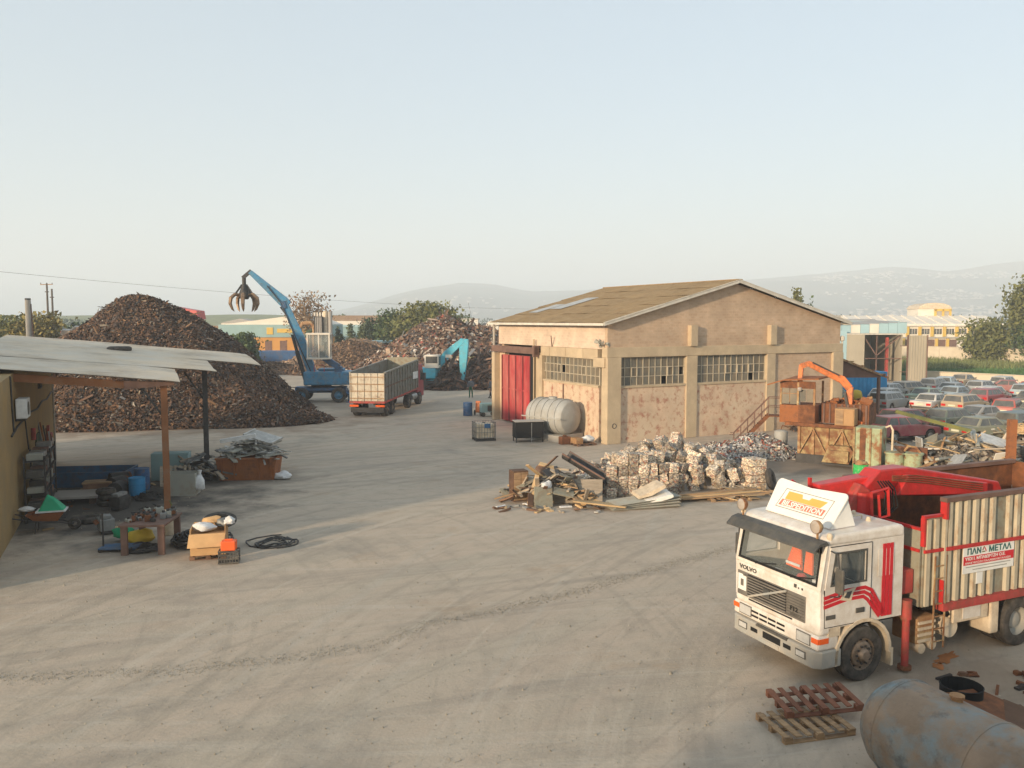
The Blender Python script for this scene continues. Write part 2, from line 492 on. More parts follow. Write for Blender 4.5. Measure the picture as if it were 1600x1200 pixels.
for nm, c in (('leaf_green', (0.060, 0.095, 0.032)), ('leaf_olive', (0.125, 0.135, 0.045)), ('leaf_brown', (0.21, 0.135, 0.07)), ('leaf_dark', (0.035, 0.062, 0.034)), ('leaf_yellow', (0.20, 0.17, 0.055)), ('leaf_grey', (0.085, 0.11, 0.06))):
    defmat(nm, c, 0.7, v=0.35, s=0.9, c2=(c[0] * 1.7, c[1] * 1.5, c[2] * 1.2), a2=0.3, s2=1.6, edge=0.15)

def baled_mat():
    m = mat('bale_metal', (0.58, 0.51, 0.42), 0.6, 0.0, v=0.4, s=12, c2=(0.15, 0.145, 0.145), a2=0.30, s2=20, edge=0.06, c3=(0.40, 0.13, 0.08), a3=0.13, s3=14, rnd=0.42, bump=0.25, bs=40)
    nt = m.node_tree; N = nt.nodes; b = N['Principled BSDF']
    src = b.inputs['Base Color'].links[0].from_socket
    tc = N.new('ShaderNodeTexCoord'); vo = N.new('ShaderNodeTexVoronoi'); vo.inputs['Scale'].default_value = 15.0
    mp = N.new('ShaderNodeMapping'); mp.inputs['Scale'].default_value = (1, 1, 1.7); nt.links.new(tc.outputs['Object'], mp.inputs[0]); nt.links.new(mp.outputs[0], vo.inputs['Vector'])
    sp = N.new('ShaderNodeSeparateColor'); nt.links.new(vo.outputs['Color'], sp.inputs[0])
    cr = N.new('ShaderNodeValToRGB'); cr.color_ramp.interpolation = 'CONSTANT'
    stops = [(0, (.95, .93, .88)), (.16, (.55, .50, .44)), (.34, (1.15, 1.08, .95)), (.48, (.30, .30, .32)), (.60, (.85, .72, .52)), (.74, (.70, .30, .22)), (.80, (.62, .66, .70)), (.92, (1.3, 1.25, 1.15))]
    cr.color_ramp.elements[0].position = 0; cr.color_ramp.elements[0].color = (*stops[0][1], 1)
    cr.color_ramp.elements[1].position = stops[1][0]; cr.color_ramp.elements[1].color = (*stops[1][1], 1)
    for p_, c_ in stops[2:]:
        e = cr.color_ramp.elements.new(p_); e.color = (*c_, 1)
    nt.links.new(sp.outputs[0], cr.inputs[0])
    mx_ = N.new('ShaderNodeMix'); mx_.data_type = 'RGBA'; mx_.blend_type = 'MULTIPLY'; mx_.inputs[0].default_value = 0.9
    nt.links.new(src, mx_.inputs[6]); nt.links.new(cr.outputs[0], mx_.inputs[7]); nt.links.new(mx_.outputs[2], b.inputs['Base Color'])
    _M['bale_metal'] = m
baled_mat()

def ground_mat():
    m = bpy.data.materials.new('yard_dust'); m.use_nodes = True
    nt = m.node_tree; N = nt.nodes; b = N['Principled BSDF']
    b.inputs['Roughness'].default_value = 0.95; b.inputs['Specular IOR Level'].default_value = 0.15
    g = N.new('ShaderNodeNewGeometry')
    def nz(scale, rot=0.0, st=(1, 1, 1), detail=6, rough=0.62, dist=0.0):
        mp = N.new('ShaderNodeMapping'); mp.vector_type = 'TEXTURE'; mp.inputs['Rotation'].default_value = (0, 0, -rot); mp.inputs['Scale'].default_value = tuple(1 / q for q in st)
        nt.links.new(g.outputs['Position'], mp.inputs['Vector'])
        n = N.new('ShaderNodeTexNoise'); n.inputs['Scale'].default_value = scale; n.inputs['Detail'].default_value = detail
        n.inputs['Roughness'].default_value = rough; n.inputs['Distortion'].default_value = dist
        nt.links.new(mp.outputs[0], n.inputs['Vector']); return n.outputs['Fac']
    def ramp(f, lo, hi):
        r = N.new('ShaderNodeMapRange'); r.inputs['From Min'].default_value = lo; r.inputs['From Max'].default_value = hi
        nt.links.new(f, r.inputs['Value']); return r.outputs[0]
    def mix(f, a, c):
        x = N.new('ShaderNodeMix'); x.data_type = 'RGBA'; nt.links.new(f, x.inputs[0])
        if isinstance(a, tuple): x.inputs[6].default_value = (*a, 1)
        else: nt.links.new(a, x.inputs[6])
        x.inputs[7].default_value = (*c, 1); return x.outputs[2]
    def half(f, k):
        q = N.new('ShaderNodeMath'); q.operation = 'MULTIPLY'; q.inputs[1].default_value = k
        nt.links.new(f, q.inputs[0]); return q.outputs[0]
    c = mix(ramp(nz(0.10), 0.35, 0.65), (0.52, 0.425, 0.325), (0.44, 0.36, 0.28))
    # swept streaks left by wheels and grabs, in two directions
    c = mix(half(ramp(nz(0.5, R(-42), (0.12, 1.3, 1), 6, 0.6, 0.8), 0.46, 0.70), 0.75), c, (0.44, 0.385, 0.30))
    c = mix(half(ramp(nz(0.7, R(-20), (0.09, 1.6, 1), 6, 0.6, 0.6), 0.52, 0.72), 0.6), c, (0.27, 0.24, 0.20))
    c = mix(half(ramp(nz(0.6, R(-75), (0.08, 2.2, 1), 6, 0.6, 0.5), 0.56, 0.72), 0.55), c, (0.46, 0.42, 0.35))
    # arcs swept by turning vehicles
    def arc(cx, cy, kr, ka):
        sb = N.new('ShaderNodeVectorMath'); sb.operation = 'SUBTRACT'; sb.inputs[1].default_value = (cx, cy, 0); nt.links.new(g.outputs['Position'], sb.inputs[0])
        sp_ = N.new('ShaderNodeSeparateXYZ'); nt.links.new(sb.outputs[0], sp_.inputs[0])
        ln = N.new('ShaderNodeVectorMath'); ln.operation = 'LENGTH'; nt.links.new(sb.outputs[0], ln.inputs[0])
        at2 = N.new('ShaderNodeMath'); at2.operation = 'ARCTAN2'; nt.links.new(sp_.outputs[1], at2.inputs[0]); nt.links.new(sp_.outputs[0], at2.inputs[1])
        cb = N.new('ShaderNodeCombineXYZ'); nt.links.new(half(ln.outputs['Value'], kr), cb.inputs[0]); nt.links.new(half(at2.outputs[0], ka), cb.inputs[1])
        n = N.new('ShaderNodeTexNoise'); n.inputs['Scale'].default_value = 1.0; n.inputs['Detail'].default_value = 5; n.inputs['Roughness'].default_value = 0.65
        nt.links.new(cb.outputs[0], n.inputs['Vector']); return n.outputs['Fac']
    c = mix(half(ramp(arc(26, 8, 1.7, 3.0), 0.52, 0.68), 0.5), c, (0.30, 0.26, 0.205))
    c = mix(half(ramp(arc(26, 8, 2.6, 2.2), 0.55, 0.70), 0.5), c, (0.56, 0.49, 0.39))
    c = mix(half(ramp(arc(-22, 14, 2.2, 2.6), 0.55, 0.70), 0.45), c, (0.33, 0.285, 0.225))
    c = mix(half(ramp(arc(-6, 90, 1.9, 5.0), 0.55, 0.70), 0.4), c, (0.55, 0.49, 0.40))
    c = mix(half(ramp(nz(0.35), 0.60, 0.72), 0.5), c, (0.36, 0.25, 0.15))
    c = mix(half(ramp(nz(1.6, 0.7), 0.48, 0.72), 0.45), c, (0.30, 0.26, 0.205))
    c = mix(half(ramp(nz(1.1, R(-52), (0.035, 3.2, 1), 5, 0.6, 0.3), 0.57, 0.70), 0.3), c, (0.255, 0.225, 0.18))
    c = mix(half(ramp(nz(1.3, R(-8), (0.03, 3.0, 1), 5, 0.6, 0.3), 0.58, 0.70), 0.25), c, (0.49, 0.44, 0.36))
    c = mix(half(ramp(nz(0.22, 0.7), 0.58, 0.75), 0.7), c, (0.235, 0.215, 0.185))
    c = mix(half(ramp(nz(9.0), 0.62, 0.72), 0.45), c, (0.20, 0.18, 0.15))
    c = mix(half(ramp(nz(26.0), 0.60, 0.75), 0.4), c, (0.52, 0.48, 0.40))
    # dirt trodden in around the workplaces: oil and painted-in shade under the canopy, rust round the big heap, scrap dust by the press
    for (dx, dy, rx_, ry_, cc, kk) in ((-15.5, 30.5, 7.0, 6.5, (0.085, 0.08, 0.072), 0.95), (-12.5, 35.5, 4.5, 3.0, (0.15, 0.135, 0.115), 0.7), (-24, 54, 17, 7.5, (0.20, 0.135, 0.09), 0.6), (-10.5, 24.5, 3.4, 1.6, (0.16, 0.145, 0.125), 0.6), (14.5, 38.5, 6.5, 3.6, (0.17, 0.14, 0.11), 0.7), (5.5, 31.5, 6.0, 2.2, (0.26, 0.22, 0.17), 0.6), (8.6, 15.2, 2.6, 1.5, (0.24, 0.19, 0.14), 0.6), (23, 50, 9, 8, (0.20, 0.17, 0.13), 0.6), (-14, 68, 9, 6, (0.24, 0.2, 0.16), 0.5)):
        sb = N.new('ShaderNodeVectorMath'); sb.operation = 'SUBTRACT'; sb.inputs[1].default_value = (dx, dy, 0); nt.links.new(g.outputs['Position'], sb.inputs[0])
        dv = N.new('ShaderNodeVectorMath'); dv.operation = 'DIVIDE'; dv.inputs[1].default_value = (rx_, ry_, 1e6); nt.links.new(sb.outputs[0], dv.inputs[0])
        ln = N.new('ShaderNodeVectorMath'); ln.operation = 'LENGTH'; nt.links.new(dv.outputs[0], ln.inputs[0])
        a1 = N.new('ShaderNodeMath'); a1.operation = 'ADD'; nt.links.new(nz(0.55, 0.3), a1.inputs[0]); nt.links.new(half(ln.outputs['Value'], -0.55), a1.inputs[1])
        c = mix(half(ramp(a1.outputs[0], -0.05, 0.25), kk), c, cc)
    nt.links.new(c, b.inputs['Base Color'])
    bp = N.new('ShaderNodeBump'); bp.inputs['Strength'].default_value = 0.35; bp.inputs['Distance'].default_value = 0.03
    ad = N.new('ShaderNodeMath'); ad.operation = 'ADD'
    nt.links.new(nz(4.0, R(-42), (0.25, 1.2, 1)), ad.inputs[0]); nt.links.new(nz(14.0), ad.inputs[1])
    nt.links.new(ad.outputs[0], bp.inputs['Height']); nt.links.new(bp.outputs[0], b.inputs['Normal'])
    _M['yard_dust'] = m
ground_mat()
def brick_mat(name, c1, c2, mortar, scale):
    m = mat(name, c1, 0.9, v=0.15, s=0.8, c2=tuple(q * .72 for q in c1), a2=0.28, s2=0.7, edge=0.25, bump=0.4, bs=12)
    nt = m.node_tree; N = nt.nodes; b = N['Principled BSDF']
    src = b.inputs['Base Color'].links[0].from_socket
    tc = N.new('ShaderNodeTexCoord'); sp = N.new('ShaderNodeSeparateXYZ'); cb = N.new('ShaderNodeCombineXYZ'); ad = N.new('ShaderNodeMath'); ad.operation = 'ADD'
    nt.links.new(tc.outputs['Object'], sp.inputs[0]); nt.links.new(sp.outputs[0], ad.inputs[0]); nt.links.new(sp.outputs[1], ad.inputs[1])
    nt.links.new(ad.outputs[0], cb.inputs[0]); nt.links.new(sp.outputs[2], cb.inputs[1])
    br = N.new('ShaderNodeTexBrick'); br.inputs['Scale'].default_value = scale; br.inputs['Mortar Size'].default_value = 0.03
    br.inputs['Color1'].default_value = (1, 1, 1, 1); br.inputs['Color2'].default_value = (*c2, 1); br.inputs['Mortar'].default_value = (*mortar, 1)
    nt.links.new(cb.outputs[0], br.inputs['Vector'])
    mx_ = N.new('ShaderNodeMix'); mx_.data_type = 'RGBA'; mx_.blend_type = 'MULTIPLY'; mx_.inputs[0].default_value = 0.8
    nt.links.new(src, mx_.inputs[6]); nt.links.new(br.outputs['Color'], mx_.inputs[7]); nt.links.new(mx_.outputs[2], b.inputs['Base Color'])
    _M[name] = m
brick_mat('brick_pale', (0.70, 0.55, 0.42), (0.84, 0.82, 0.80), (1.0, 0.98, 0.95), 1.6)
brick_mat('brick_tan', (0.58, 0.43, 0.30), (0.86, 0.80, 0.76), (1.0, 0.97, 0.92), 1.6)
defmat('dry_land', (0.26, 0.22, 0.14), 0.95, v=0.3, s=0.02, c2=(0.16, 0.17, 0.08), a2=0.4, s2=0.012, edge=0.1)
defmat('gravel', (0.37, 0.315, 0.235), 0.95, v=0.4, s=6)
defmat('field_green', (0.075, 0.15, 0.05), 0.95, v=0.25, s=0.15, c2=(0.05, 0.12, 0.06), a2=0.4, s2=0.05, edge=0.1)
defmat('field_dry', (0.17, 0.19, 0.07), 0.95, v=0.3, s=0.3)
defmat('mountain', (0.13, 0.14, 0.10), 0.95, v=0.3, s=0.004, c2=(0.22, 0.19, 0.14), a2=0.35, s2=0.006, edge=0.1)
defmat('house_white', (0.42, 0.39, 0.36), 0.8, v=0.0, rnd=0.15)
defmat('oil_stain', (0.20, 0.155, 0.11), 0.7, v=0.3, s=2)
defmat('rust_stain', (0.42, 0.17, 0.06), 0.85, v=0.3, s=2)

# ---------------------------------------------------------------- the ground
def sheet(name, x0, x1, y0, y1, z, m, kind='structure'):
    o = MB().add([(x0, y0, z), (x1, y0, z), (x1, y1, z), (x0, y1, z)], [(0, 1, 2, 3)]).build(name, m, fix=False)
    return tag(o, kind=kind)
sheet('ground', -3600, 4200, -1500, 4800, -0.01, 'dry_land')
# the yard: gently uneven dusty concrete
def yard():
    nx, ny = 150, 150
    xs = np.linspace(-75, 56, nx); ys = np.linspace(-30, 112, ny)
    X, Y = np.meshgrid(xs, ys)
    Z = 0.0 + 0.012 * (fbm(X * 0.5, Y * 0.5, 3) - 0.5)
    V = np.stack([X.ravel(), Y.ravel(), Z.ravel()], 1)
    i = np.arange(nx * ny).reshape(ny, nx)
    F = np.stack([i[:-1, :-1].ravel(), i[:-1, 1:].ravel(), i[1:, 1:].ravel(), i[1:, :-1].ravel()], 1)
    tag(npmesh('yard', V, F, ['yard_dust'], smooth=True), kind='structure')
yard()
# ---------------------------------------------------------------- far land
def heightfield(name, xs, ys, fn, mats, kind='structure', smooth=True):
    X, Y = np.meshgrid(xs, ys)
    Z = fn(X, Y)
    V = np.stack([X.ravel(), Y.ravel(), Z.ravel()], 1)
    i = np.arange(X.size).reshape(X.shape)
    F = np.stack([i[:-1, :-1].ravel(), i[:-1, 1:].ravel(), i[1:, 1:].ravel(), i[1:, :-1].ravel()], 1)
    return tag(npmesh(name, V, F, mats, smooth=smooth), kind=kind)
RIDGE = [(-2400, 0), (-800, 10), (-560, 55), (-420, 96), (-330, 118), (-190, 136), (-60, 132), (60, 108), (260, 118), (480, 132), (700, 140), (930, 158), (1180, 176), (1370, 186), (1560, 178), (1760, 204), (1860, 212), (2100, 196), (2500, 160), (3000, 120)]
def mtn(X, Y):
    p = np.interp(X / (Y / 3000.0), [a for a, b in RIDGE], [b for a, b in RIDGE])
    t = np.clip((Y - 1500) / 1500.0, 0, 1)
    t = t * t * (3 - 2 * t)
    n = fbm(X / 260.0, Y / 260.0, 11) - 0.47
    return np.maximum(p * t * (1 + 0.55 * n * (1 - t) * 2) + 20 * n * t * (p > 20) - 2, -2) * np.where(Y > 3000, np.clip(1 - (Y - 3000) / 1500.0, 0, 1), 1)
heightfield('mountain', np.linspace(-2600, 3400, 140), np.linspace(1450, 4600, 70), mtn, ['mountain'])
heightfield('hill', np.linspace(-420, -40, 60), np.linspace(420, 760, 24),
            lambda X, Y: 10.5 * np.exp(-((Y - 560) / 75.0) ** 2) * np.clip((X + 420) / 30, 0, 1) * np.clip((-40 - X) / 90, 0, 1) * (0.9 + 0.2 * fbm(X / 60, Y / 60, 5)) - 0.3, ['field_dry'])

def town():
    rng = np.random.default_rng(5)
    V = []; F = []
    cube = np.array([(-1, -1, 0), (1, -1, 0), (1, 1, 0), (-1, 1, 0), (-1, -1, 1), (1, -1, 1), (1, 1, 1), (-1, 1, 1)], float)
    q = np.array([(0, 1, 5, 4), (1, 2, 6, 5), (2, 3, 7, 6), (3, 0, 4, 7), (4, 5, 6, 7)])
    n = 0
    for k in range(1500):
        if rng.random() < 0.8:
            y = rng.uniform(1500, 2650); x = y * rng.uniform(0.36, 0.66)
        else:
            y = rng.uniform(1500, 2300); x = y * rng.uniform(-0.22, 0.05)
        if vnoise(np.array([x / 120.0]), np.array([y / 120.0]), 9)[0] < 0.42:
            continue
        z = float(mtn(np.array([x]), np.array([y]))[0])
        s = np.array([rng.uniform(2, 6), rng.uniform(2, 5), rng.uniform(2, 5)])
        V.append(cube * s + (x, y, z - 1)); F.append(q + n); n += 8
    o = npmesh('hillside_town', np.concatenate(V), np.concatenate(F), ['house_white'])
    tag(o, 'scatter of tiny pale houses on the hazy far hillside', 'town', kind='stuff')
town()

# green strip of field and pale walls to the right
sheet('field', 46, 190, 100, 165, 0.02, 'field_dry')
sheet('crop_strip', 44, 190, 92, 118, 0.03, 'field_green')

def weeds(name, label, x0, x1, y0, y1, n, h, m, seed):
    rng = np.random.default_rng(seed)
    x = rng.uniform(x0, x1, n); y = rng.uniform(y0, y1, n); a = rng.uniform(0, 6.28, n); hh = h * rng.uniform(0.5, 1.3, n); w = rng.uniform(0.05, 0.14, n)
    c, s_ = np.cos(a), np.sin(a)
    lx = rng.normal(0, 0.3, n) * hh; ly = rng.normal(0, 0.3, n) * hh
    V = np.stack([np.stack([x - c * w, y - s_ * w, 0 * x], 1), np.stack([x + c * w, y + s_ * w, 0 * x], 1), np.stack([x + lx, y + ly, hh], 1)], 1).reshape(-1, 3)
    F = np.arange(3 * n).reshape(-1, 3)
    tag(npmesh(name, V, F, [m]), label, 'grass', kind='stuff')
weeds('tall_grass', 'rough grass growing on the strip between the two pale walls', 50, 130, 112, 150, 26000, 0.9, 'field_dry', 2)
weeds('crop_rows', 'low green crop growing behind the near pale wall', 48, 120, 92, 112, 26000, 0.45, 'field_green', 3)

def wall_thing(name, label, pts, h, th, m, cap=True, seam=4.0):
    """free standing wall along pts, one panel object per section"""
    t = thing(name, label, 'wall', (pts[0][0], pts[0][1], 0))
    ox, oy = pts[0]
    for (xa, ya), (xb, yb) in zip(pts[:-1], pts[1:]):
        L = math.hypot(xb - xa, yb - ya); n = max(1, round(L / seam)); ang = math.atan2(yb - ya, xb - xa)
        for k in range(n):
            f = (k + 0.5) / n
            mb = MB().box((0, 0, h / 2), (L / n - 0.03, th, h + random.uniform(-0.04, 0.02)))
            if cap:
                mb.box((0, 0, h + 0.05), (L / n - 0.02, th + 0.1, 0.07))
            mb.build('panel', m, t, loc=(xa + (xb - xa) * f - ox, ya + (yb - ya) * f - oy, 0), rot=(0, 0, ang))
    return t
wall_thing('boundary_wall', 'low cream concrete wall behind the rows of scrap cars', [(46.5, 93.5), (49.3, 91.0), (54.5, 84.5), (60.0, 77.0)], 1.0, 0.25, 'wall_cream', seam=4.5)
wall_thing('field_wall', 'long pale wall beyond the green field under the trees', [(60, 152), (73.5, 131), (84, 116), (96, 100)], 2.4, 0.3, 'wall_cream', seam=7)

# ---------------------------------------------------------------- warehouse
WA = R(27.5)
wh = thing('warehouse', 'tan plastered warehouse with brown gabled roof, steel windows and a red sliding gate', 'warehouse', (5.2, 45.3, 0), WA)
WW, WL = 18.0, 13.3
def rz_(x):       # underside of the roof across the gable
    return 6.62 + (9.0 - abs(x - 9.0)) * 0.262
# gable wall
mb = MB(); mb.bb(0.8, 5.4, 0.0, 0.3, 0, 3.05); mb.build('wall_panel', 'plaster_low', wh)
mb = MB(); mb.bb(6.2, 11.6, 0.0, 0.3, 0, 3.05); mb.build('wall_panel', 'plaster_low', wh)
mb = MB(); mb.bb(12.3, 17.2, 0.02, 0.3, 0, 4.75); mb.build('wall_panel', 'brick_tan', wh)
mb = MB(); mb.prism([(0.02, 5.3), (WW - 0.02, 5.3), (WW - 0.02, rz_(WW)), (9, rz_(9)), (0.02, rz_(0))], 0.04, 0.3, 'y'); mb.build('gable_wall', 'brick_tan', wh)
for x0, x1, d in ((-0.12, 0.8, 0.2), (5.4, 6.2, 0.1), (11.6, 12.3, 0.1), (17.2, 18.12, 0.16)):
    MB().bb(x0, x1, -d, 0.4, 0, 4.75).build('column', 'concrete', wh, bevel=0.025)
MB().bb(-0.1, 18.1, -0.12, 0.4, 4.752, 5.3).build('ring_beam', 'concrete', wh, bevel=0.02)
for x0 in (5.55, 11.68):
    MB().bb(x0, x0 + 0.5, -0.28, 0.1, 5.302, 6.5).build('pilaster_stub', 'concrete', wh, bevel=0.02)
for x0, x1 in ((0.8, 5.4), (6.2, 11.6)):
    MB().bb(x0, x1, -0.07, 0.31, 3.051, 3.16).build('window_sill', 'concrete', wh)
# side wall
MB().bb(0.0, 0.3, 0.8, 7.3, 0, 3.05).build('wall_panel', 'plaster_low', wh)
MB().bb(-0.07, 0.31, 0.8, 7.3, 3.051, 3.16).build('window_sill', 'concrete', wh)
MB().bb(-0.02, 0.3, 7.3, 8.4, 0, 4.75).build('wall_panel', 'concrete', wh)
MB().bb(-0.02, 0.3, 12.25, 13.3, 0, 4.75).build('wall_panel', 'plaster', wh)
for y0, y1 in ((0.9, 2.4), (2.43, 4.3), (4.33, 6.2), (6.23, 7.3)):
    MB().bb(-0.05, 0.28, y0, y1, 4.62, 5.18).build('lintel_panel', 'concrete', wh)
MB().bb(0.04, 0.3, 0.3, 13.3, 5.19, 6.66).build('upper_wall', 'brick_pale', wh)
MB().bb(-0.14, 0.35, 7.0, 7.32, 0, 4.62).build('column', 'concrete', wh, bevel=0.02)
MB().bb(-0.45, 0.35, 13.0, 13.42, 0, 4.6).build('column', 'concrete', wh, bevel=0.02)
MB().bb(-0.22, 0.1, 0.0, 1.1, 4.2, 4.72).build('corbel', 'concrete', wh, bevel=0.03)
MB().cyl((-0.16, 8.0, 0.1), (-0.16, 8.0, 5.6), 0.06, n=8).build('drain_pipe', 'concrete', wh)
mb = MB(); mb.bar((-0.3, 7.4, 4.88), (-0.3, 13.5, 4.88), 0.22, 0.42); mb.bb(-0.5, -0.1, 7.4, 7.6, 4.5, 5.2); mb.build('gate_rail', 'brown_steel', wh)
MB().cyl((-0.3, 13.35, 4.6), (-0.3, 13.35, 6.5), 0.09, n=8).build('corner_pipe', 'concrete_grey', wh)
# back, far and right walls
mb = MB(); mb.bb(0.3, WW - 0.3, WL - 0.3, WL, 0, 5.3); mb.prism([(0.1, 5.3), (WW - 0.1, 5.3), (WW - 0.1, rz_(WW)), (9, rz_(9)), (0.1, rz_(0))], WL - 0.3, WL, 'y'); mb.build('rear_wall', 'plaster', wh)
MB().bb(WW - 0.3, WW, 0.3, WL, 0, 6.66).build('wall_panel', 'plaster', wh)
# sliding gate of four ribbed sheets
gate = MB().bb(-0.2, -0.14, 8.3, 12.3, 0.08, 4.5).build('sliding_gate', 'gate_red', wh)
for k in range(5):
    y = 8.34 + k * 0.98
    MB().bb(-0.26, -0.203, y - 0.04, y + 0.04, 0.1, 4.48).build('gate_rib', 'gate_dark', gate)
MB().bb(-0.25, -0.202, 8.4, 12.2, 2.2, 2.3).build('gate_rib', 'gate_red', gate)
MB().bb(-0.24, -0.06, 7.98, 8.28, 0.06, 4.55).build('gate_edge', 'black_gap', wh)
# windows
def steel_window(P, cols, rows, w, h, name='window'):
    """P maps (u, v, d) to a point; panes are parts of the window"""
    mb = MB()
    def B(u0, u1, v0, v1, d0, d1):
        a = [P(u, v, d) for d in (d0, d1) for (u, v) in ((u0, v0), (u1, v0), (u1, v1), (u0, v1))]
        mb.add(a, [(3, 2, 1, 0), (4, 5, 6, 7), (0, 1, 5, 4), (1, 2, 6, 5), (2, 3, 7, 6), (3, 0, 4, 7)])
    for k in range(cols + 1):
        t = 0.045 if k in (0, cols) else 0.022
        B(k * w / cols - t, k * w / cols + t, 0, h, 0.1, 0.16)
    for v in [0, h] + rows:
        B(0, w, v - 0.02, v + 0.02, 0.108, 0.153)
    win = mb.build(name, 'mullion', wh)
    vv = [0] + rows + [h]
    for k in range(cols):
        for j in range(len(vv) - 1):
            if random.random() < 0.04:
                continue
            u0, u1 = k * w / cols + 0.01, (k + 1) * w / cols - 0.01
            e = random.uniform(-0.012, 0.012); e2 = random.uniform(-0.012, 0.012)
            a = [P(u0, vv[j] + 0.01, 0.13 + e), P(u1, vv[j] + 0.01, 0.13 - e), P(u1, vv[j + 1] - 0.01, 0.13 - e + e2), P(u0, vv[j + 1] - 0.01, 0.13 + e + e2)]
            b = [Vector(p) + Vector(P(0, 0, 0.006)) - Vector(P(0, 0, 0)) for p in a]
            MB().add(a + b, [(0, 1, 2, 3), (7, 6, 5, 4), (0, 4, 5, 1), (1, 5, 6, 2), (2, 6, 7, 3), (3, 7, 4, 0)]).build('pane', 'pane', win)
    for k in random.sample(range(cols), 3):           # opening casements stand a little proud
        u0, u1, v0, v1 = k * w / cols, (k + 1) * w / cols, rows[0] - 0.02, rows[1] + 0.02
        mb = MB()
        def C(u0, u1, v0, v1):
            a = [P(u, v, d) for d in (0.055, 0.1) for (u, v) in ((u0, v0), (u1, v0), (u1, v1), (u0, v1))]
            mb.add(a, [(3, 2, 1, 0), (4, 5, 6, 7), (0, 1, 5, 4), (1, 2, 6, 5), (2, 3, 7, 6), (3, 0, 4, 7)])
        C(u0, u0 + 0.05, v0, v1); C(u1 - 0.05, u1, v0, v1); C(u0 + 0.05, u1 - 0.05, v0, v0 + 0.05); C(u0 + 0.05, u1 - 0.05, v1 - 0.05, v1)
        mb.build('casement', 'mullion', win)
    a = [P(u, v, d) for d in (0.2, 0.22) for (u, v) in ((0, 0), (w, 0), (w, h), (0, h))]
steel_window(lambda u, v, d: (0.8 + u, d, 3.16 + v), 11, [0.5, 1.0], 4.6, 1.58)
steel_window(lambda u, v, d: (6.2 + u, d, 3.16 + v), 12, [0.5, 1.0], 5.4, 1.58)
steel_window(lambda u, v, d: (d, 7.3 - u, 3.16 + v), 14, [0.5, 1.0], 6.4, 1.44)
MB().add([(0.4, 0.35, 0.0), (17.6, 0.35, 0), (17.6, 0.35, 5), (0.4, 0.35, 5)], [(0, 1, 2, 3)]).add([(0.35, 0.4, 0), (0.35, 12.9, 0), (0.35, 12.9, 5), (0.35, 0.4, 5)], [(0, 1, 2, 3)]).build('dark_interior_sheet', 'black_gap', wh, fix=False)  # black sheets paint the inside dark behind the panes
# corrugated roof sheets, laid in rows that overlap
def corrugated(name, P, L, n_wave, amp, m, parent, rows=1):
    pass
def roof_slope(sign):
    pitch = 0.177
    L = 14.2
    ny = int(L / pitch) * 6
    ys = np.linspace(-0.45, L - 0.45, ny + 1)
    wave = 0.026 * np.cos(2 * math.pi * ys / pitch)
    rows = 5
    run = 9.45
    for r in range(rows):
        d0 = r * run / rows - (0.12 if r else 0); d1 = (r + 1) * run / rows
        lift = 0.11 + 0.012 * (rows - r)
        x0 = 9 + sign * d0; x1 = 9 + sign * d1
        sag = 0.02 * np.sin(ys * 0.9 + r) + 0.012 * np.sin(ys * 3.1 + 2 * r)
        z0 = 6.62 + (9 - d0) * 0.262 + lift + 0.02 + wave
        z1 = 6.62 + (9 - d1) * 0.262 + lift + 0.035 + wave + sag
        V = np.concatenate([np.stack([np.full_like(ys, x0), ys, z0], 1), np.stack([np.full_like(ys, x1), ys, z1], 1)])
        i = np.arange(ny + 1)
        F = np.stack([i[:-1], i[1:], i[1:] + ny + 1, i[:-1] + ny + 1], 1)
        o = npmesh('roof_sheet_row', V, F, ['roof_sheet'], smooth=True)
        o.parent = wh
roof_slope(-1); roof_slope(1)
mb = MB()
mb.bar((9, -0.4, 9.17), (9, 13.7, 9.17), 0.42, 0.06); mb.build('ridge_cap', 'roof_sheet', wh)
mb = MB()
for s in (-1, 1):
    mb.bar((9 + s * 9.5, -0.4, 6.58), (9, -0.4, 9.08), 0.06, 0.2)
mb.build('barge_board', 'fascia', wh)
MB().bar((-0.5, -0.4, 6.56), (-0.5, 13.7, 6.56), 0.12, 0.14).build('gutter', 'fascia', wh)
MB().bar((18.5, -0.4, 6.56), (18.5, 13.7, 6.56), 0.12, 0.14).build('gutter', 'fascia', wh)
mb = MB()                 # repaired translucent sheets near the far end
for r0, r1, y0, y1 in ((3.3, 6.3, 9.5, 11.0), (5.0, 7.2, 11.1, 12.3)):
    mb.add([(9 - r0, y0, 6.62 + (9 - r0) * 0.262 + 0.215), (9 - r1, y0, 6.62 + (9 - r1) * 0.262 + 0.215), (9 - r1, y1, 6.62 + (9 - r1) * 0.262 + 0.215), (9 - r0, y1, 6.62 + (9 - r0) * 0.262 + 0.215)], [(0, 1, 2, 3)])
mb.build('roof_light', 'skylight', wh, fix=False)
MB().cyl((18.25, 0.1, 5.1), (18.25, 0.1, 5.4), 0.05, n=8).lathe([(0.05, 5.4), (0.14, 5.5), (0.15, 5.7), (0.08, 5.78), (0.0, 5.8)], 10, Matrix.Translation((18.25, 0.1, 0))).build('wall_lamp', 'fascia', wh)
T_ring = basis((0.35, -0.205, 1.0), (1, 0, 0), (0, 0, 1))
mb = MB(); mb.tube([T_ring @ Vector((0.13 * math.cos(t), 0.13 * math.sin(t), 0)) for t in np.linspace(0, 6.283, 17)], 0.018, 6); mb.build('iron_ring', 'dark_steel', wh)
mb = MB()
for k in range(16):
    mb.box((0.1 + random.uniform(-0.4, 0.7), 0.3 + random.uniform(-0.3, 0.5), 5.38 + random.uniform(0, 0.25)), (random.uniform(.1, .35), random.uniform(.1, .3), random.uniform(.05, .15)), rot=(random.random(), random.random(), random.random() * 3))
mb.build('loose_rubble', 'sheet_grey', wh)
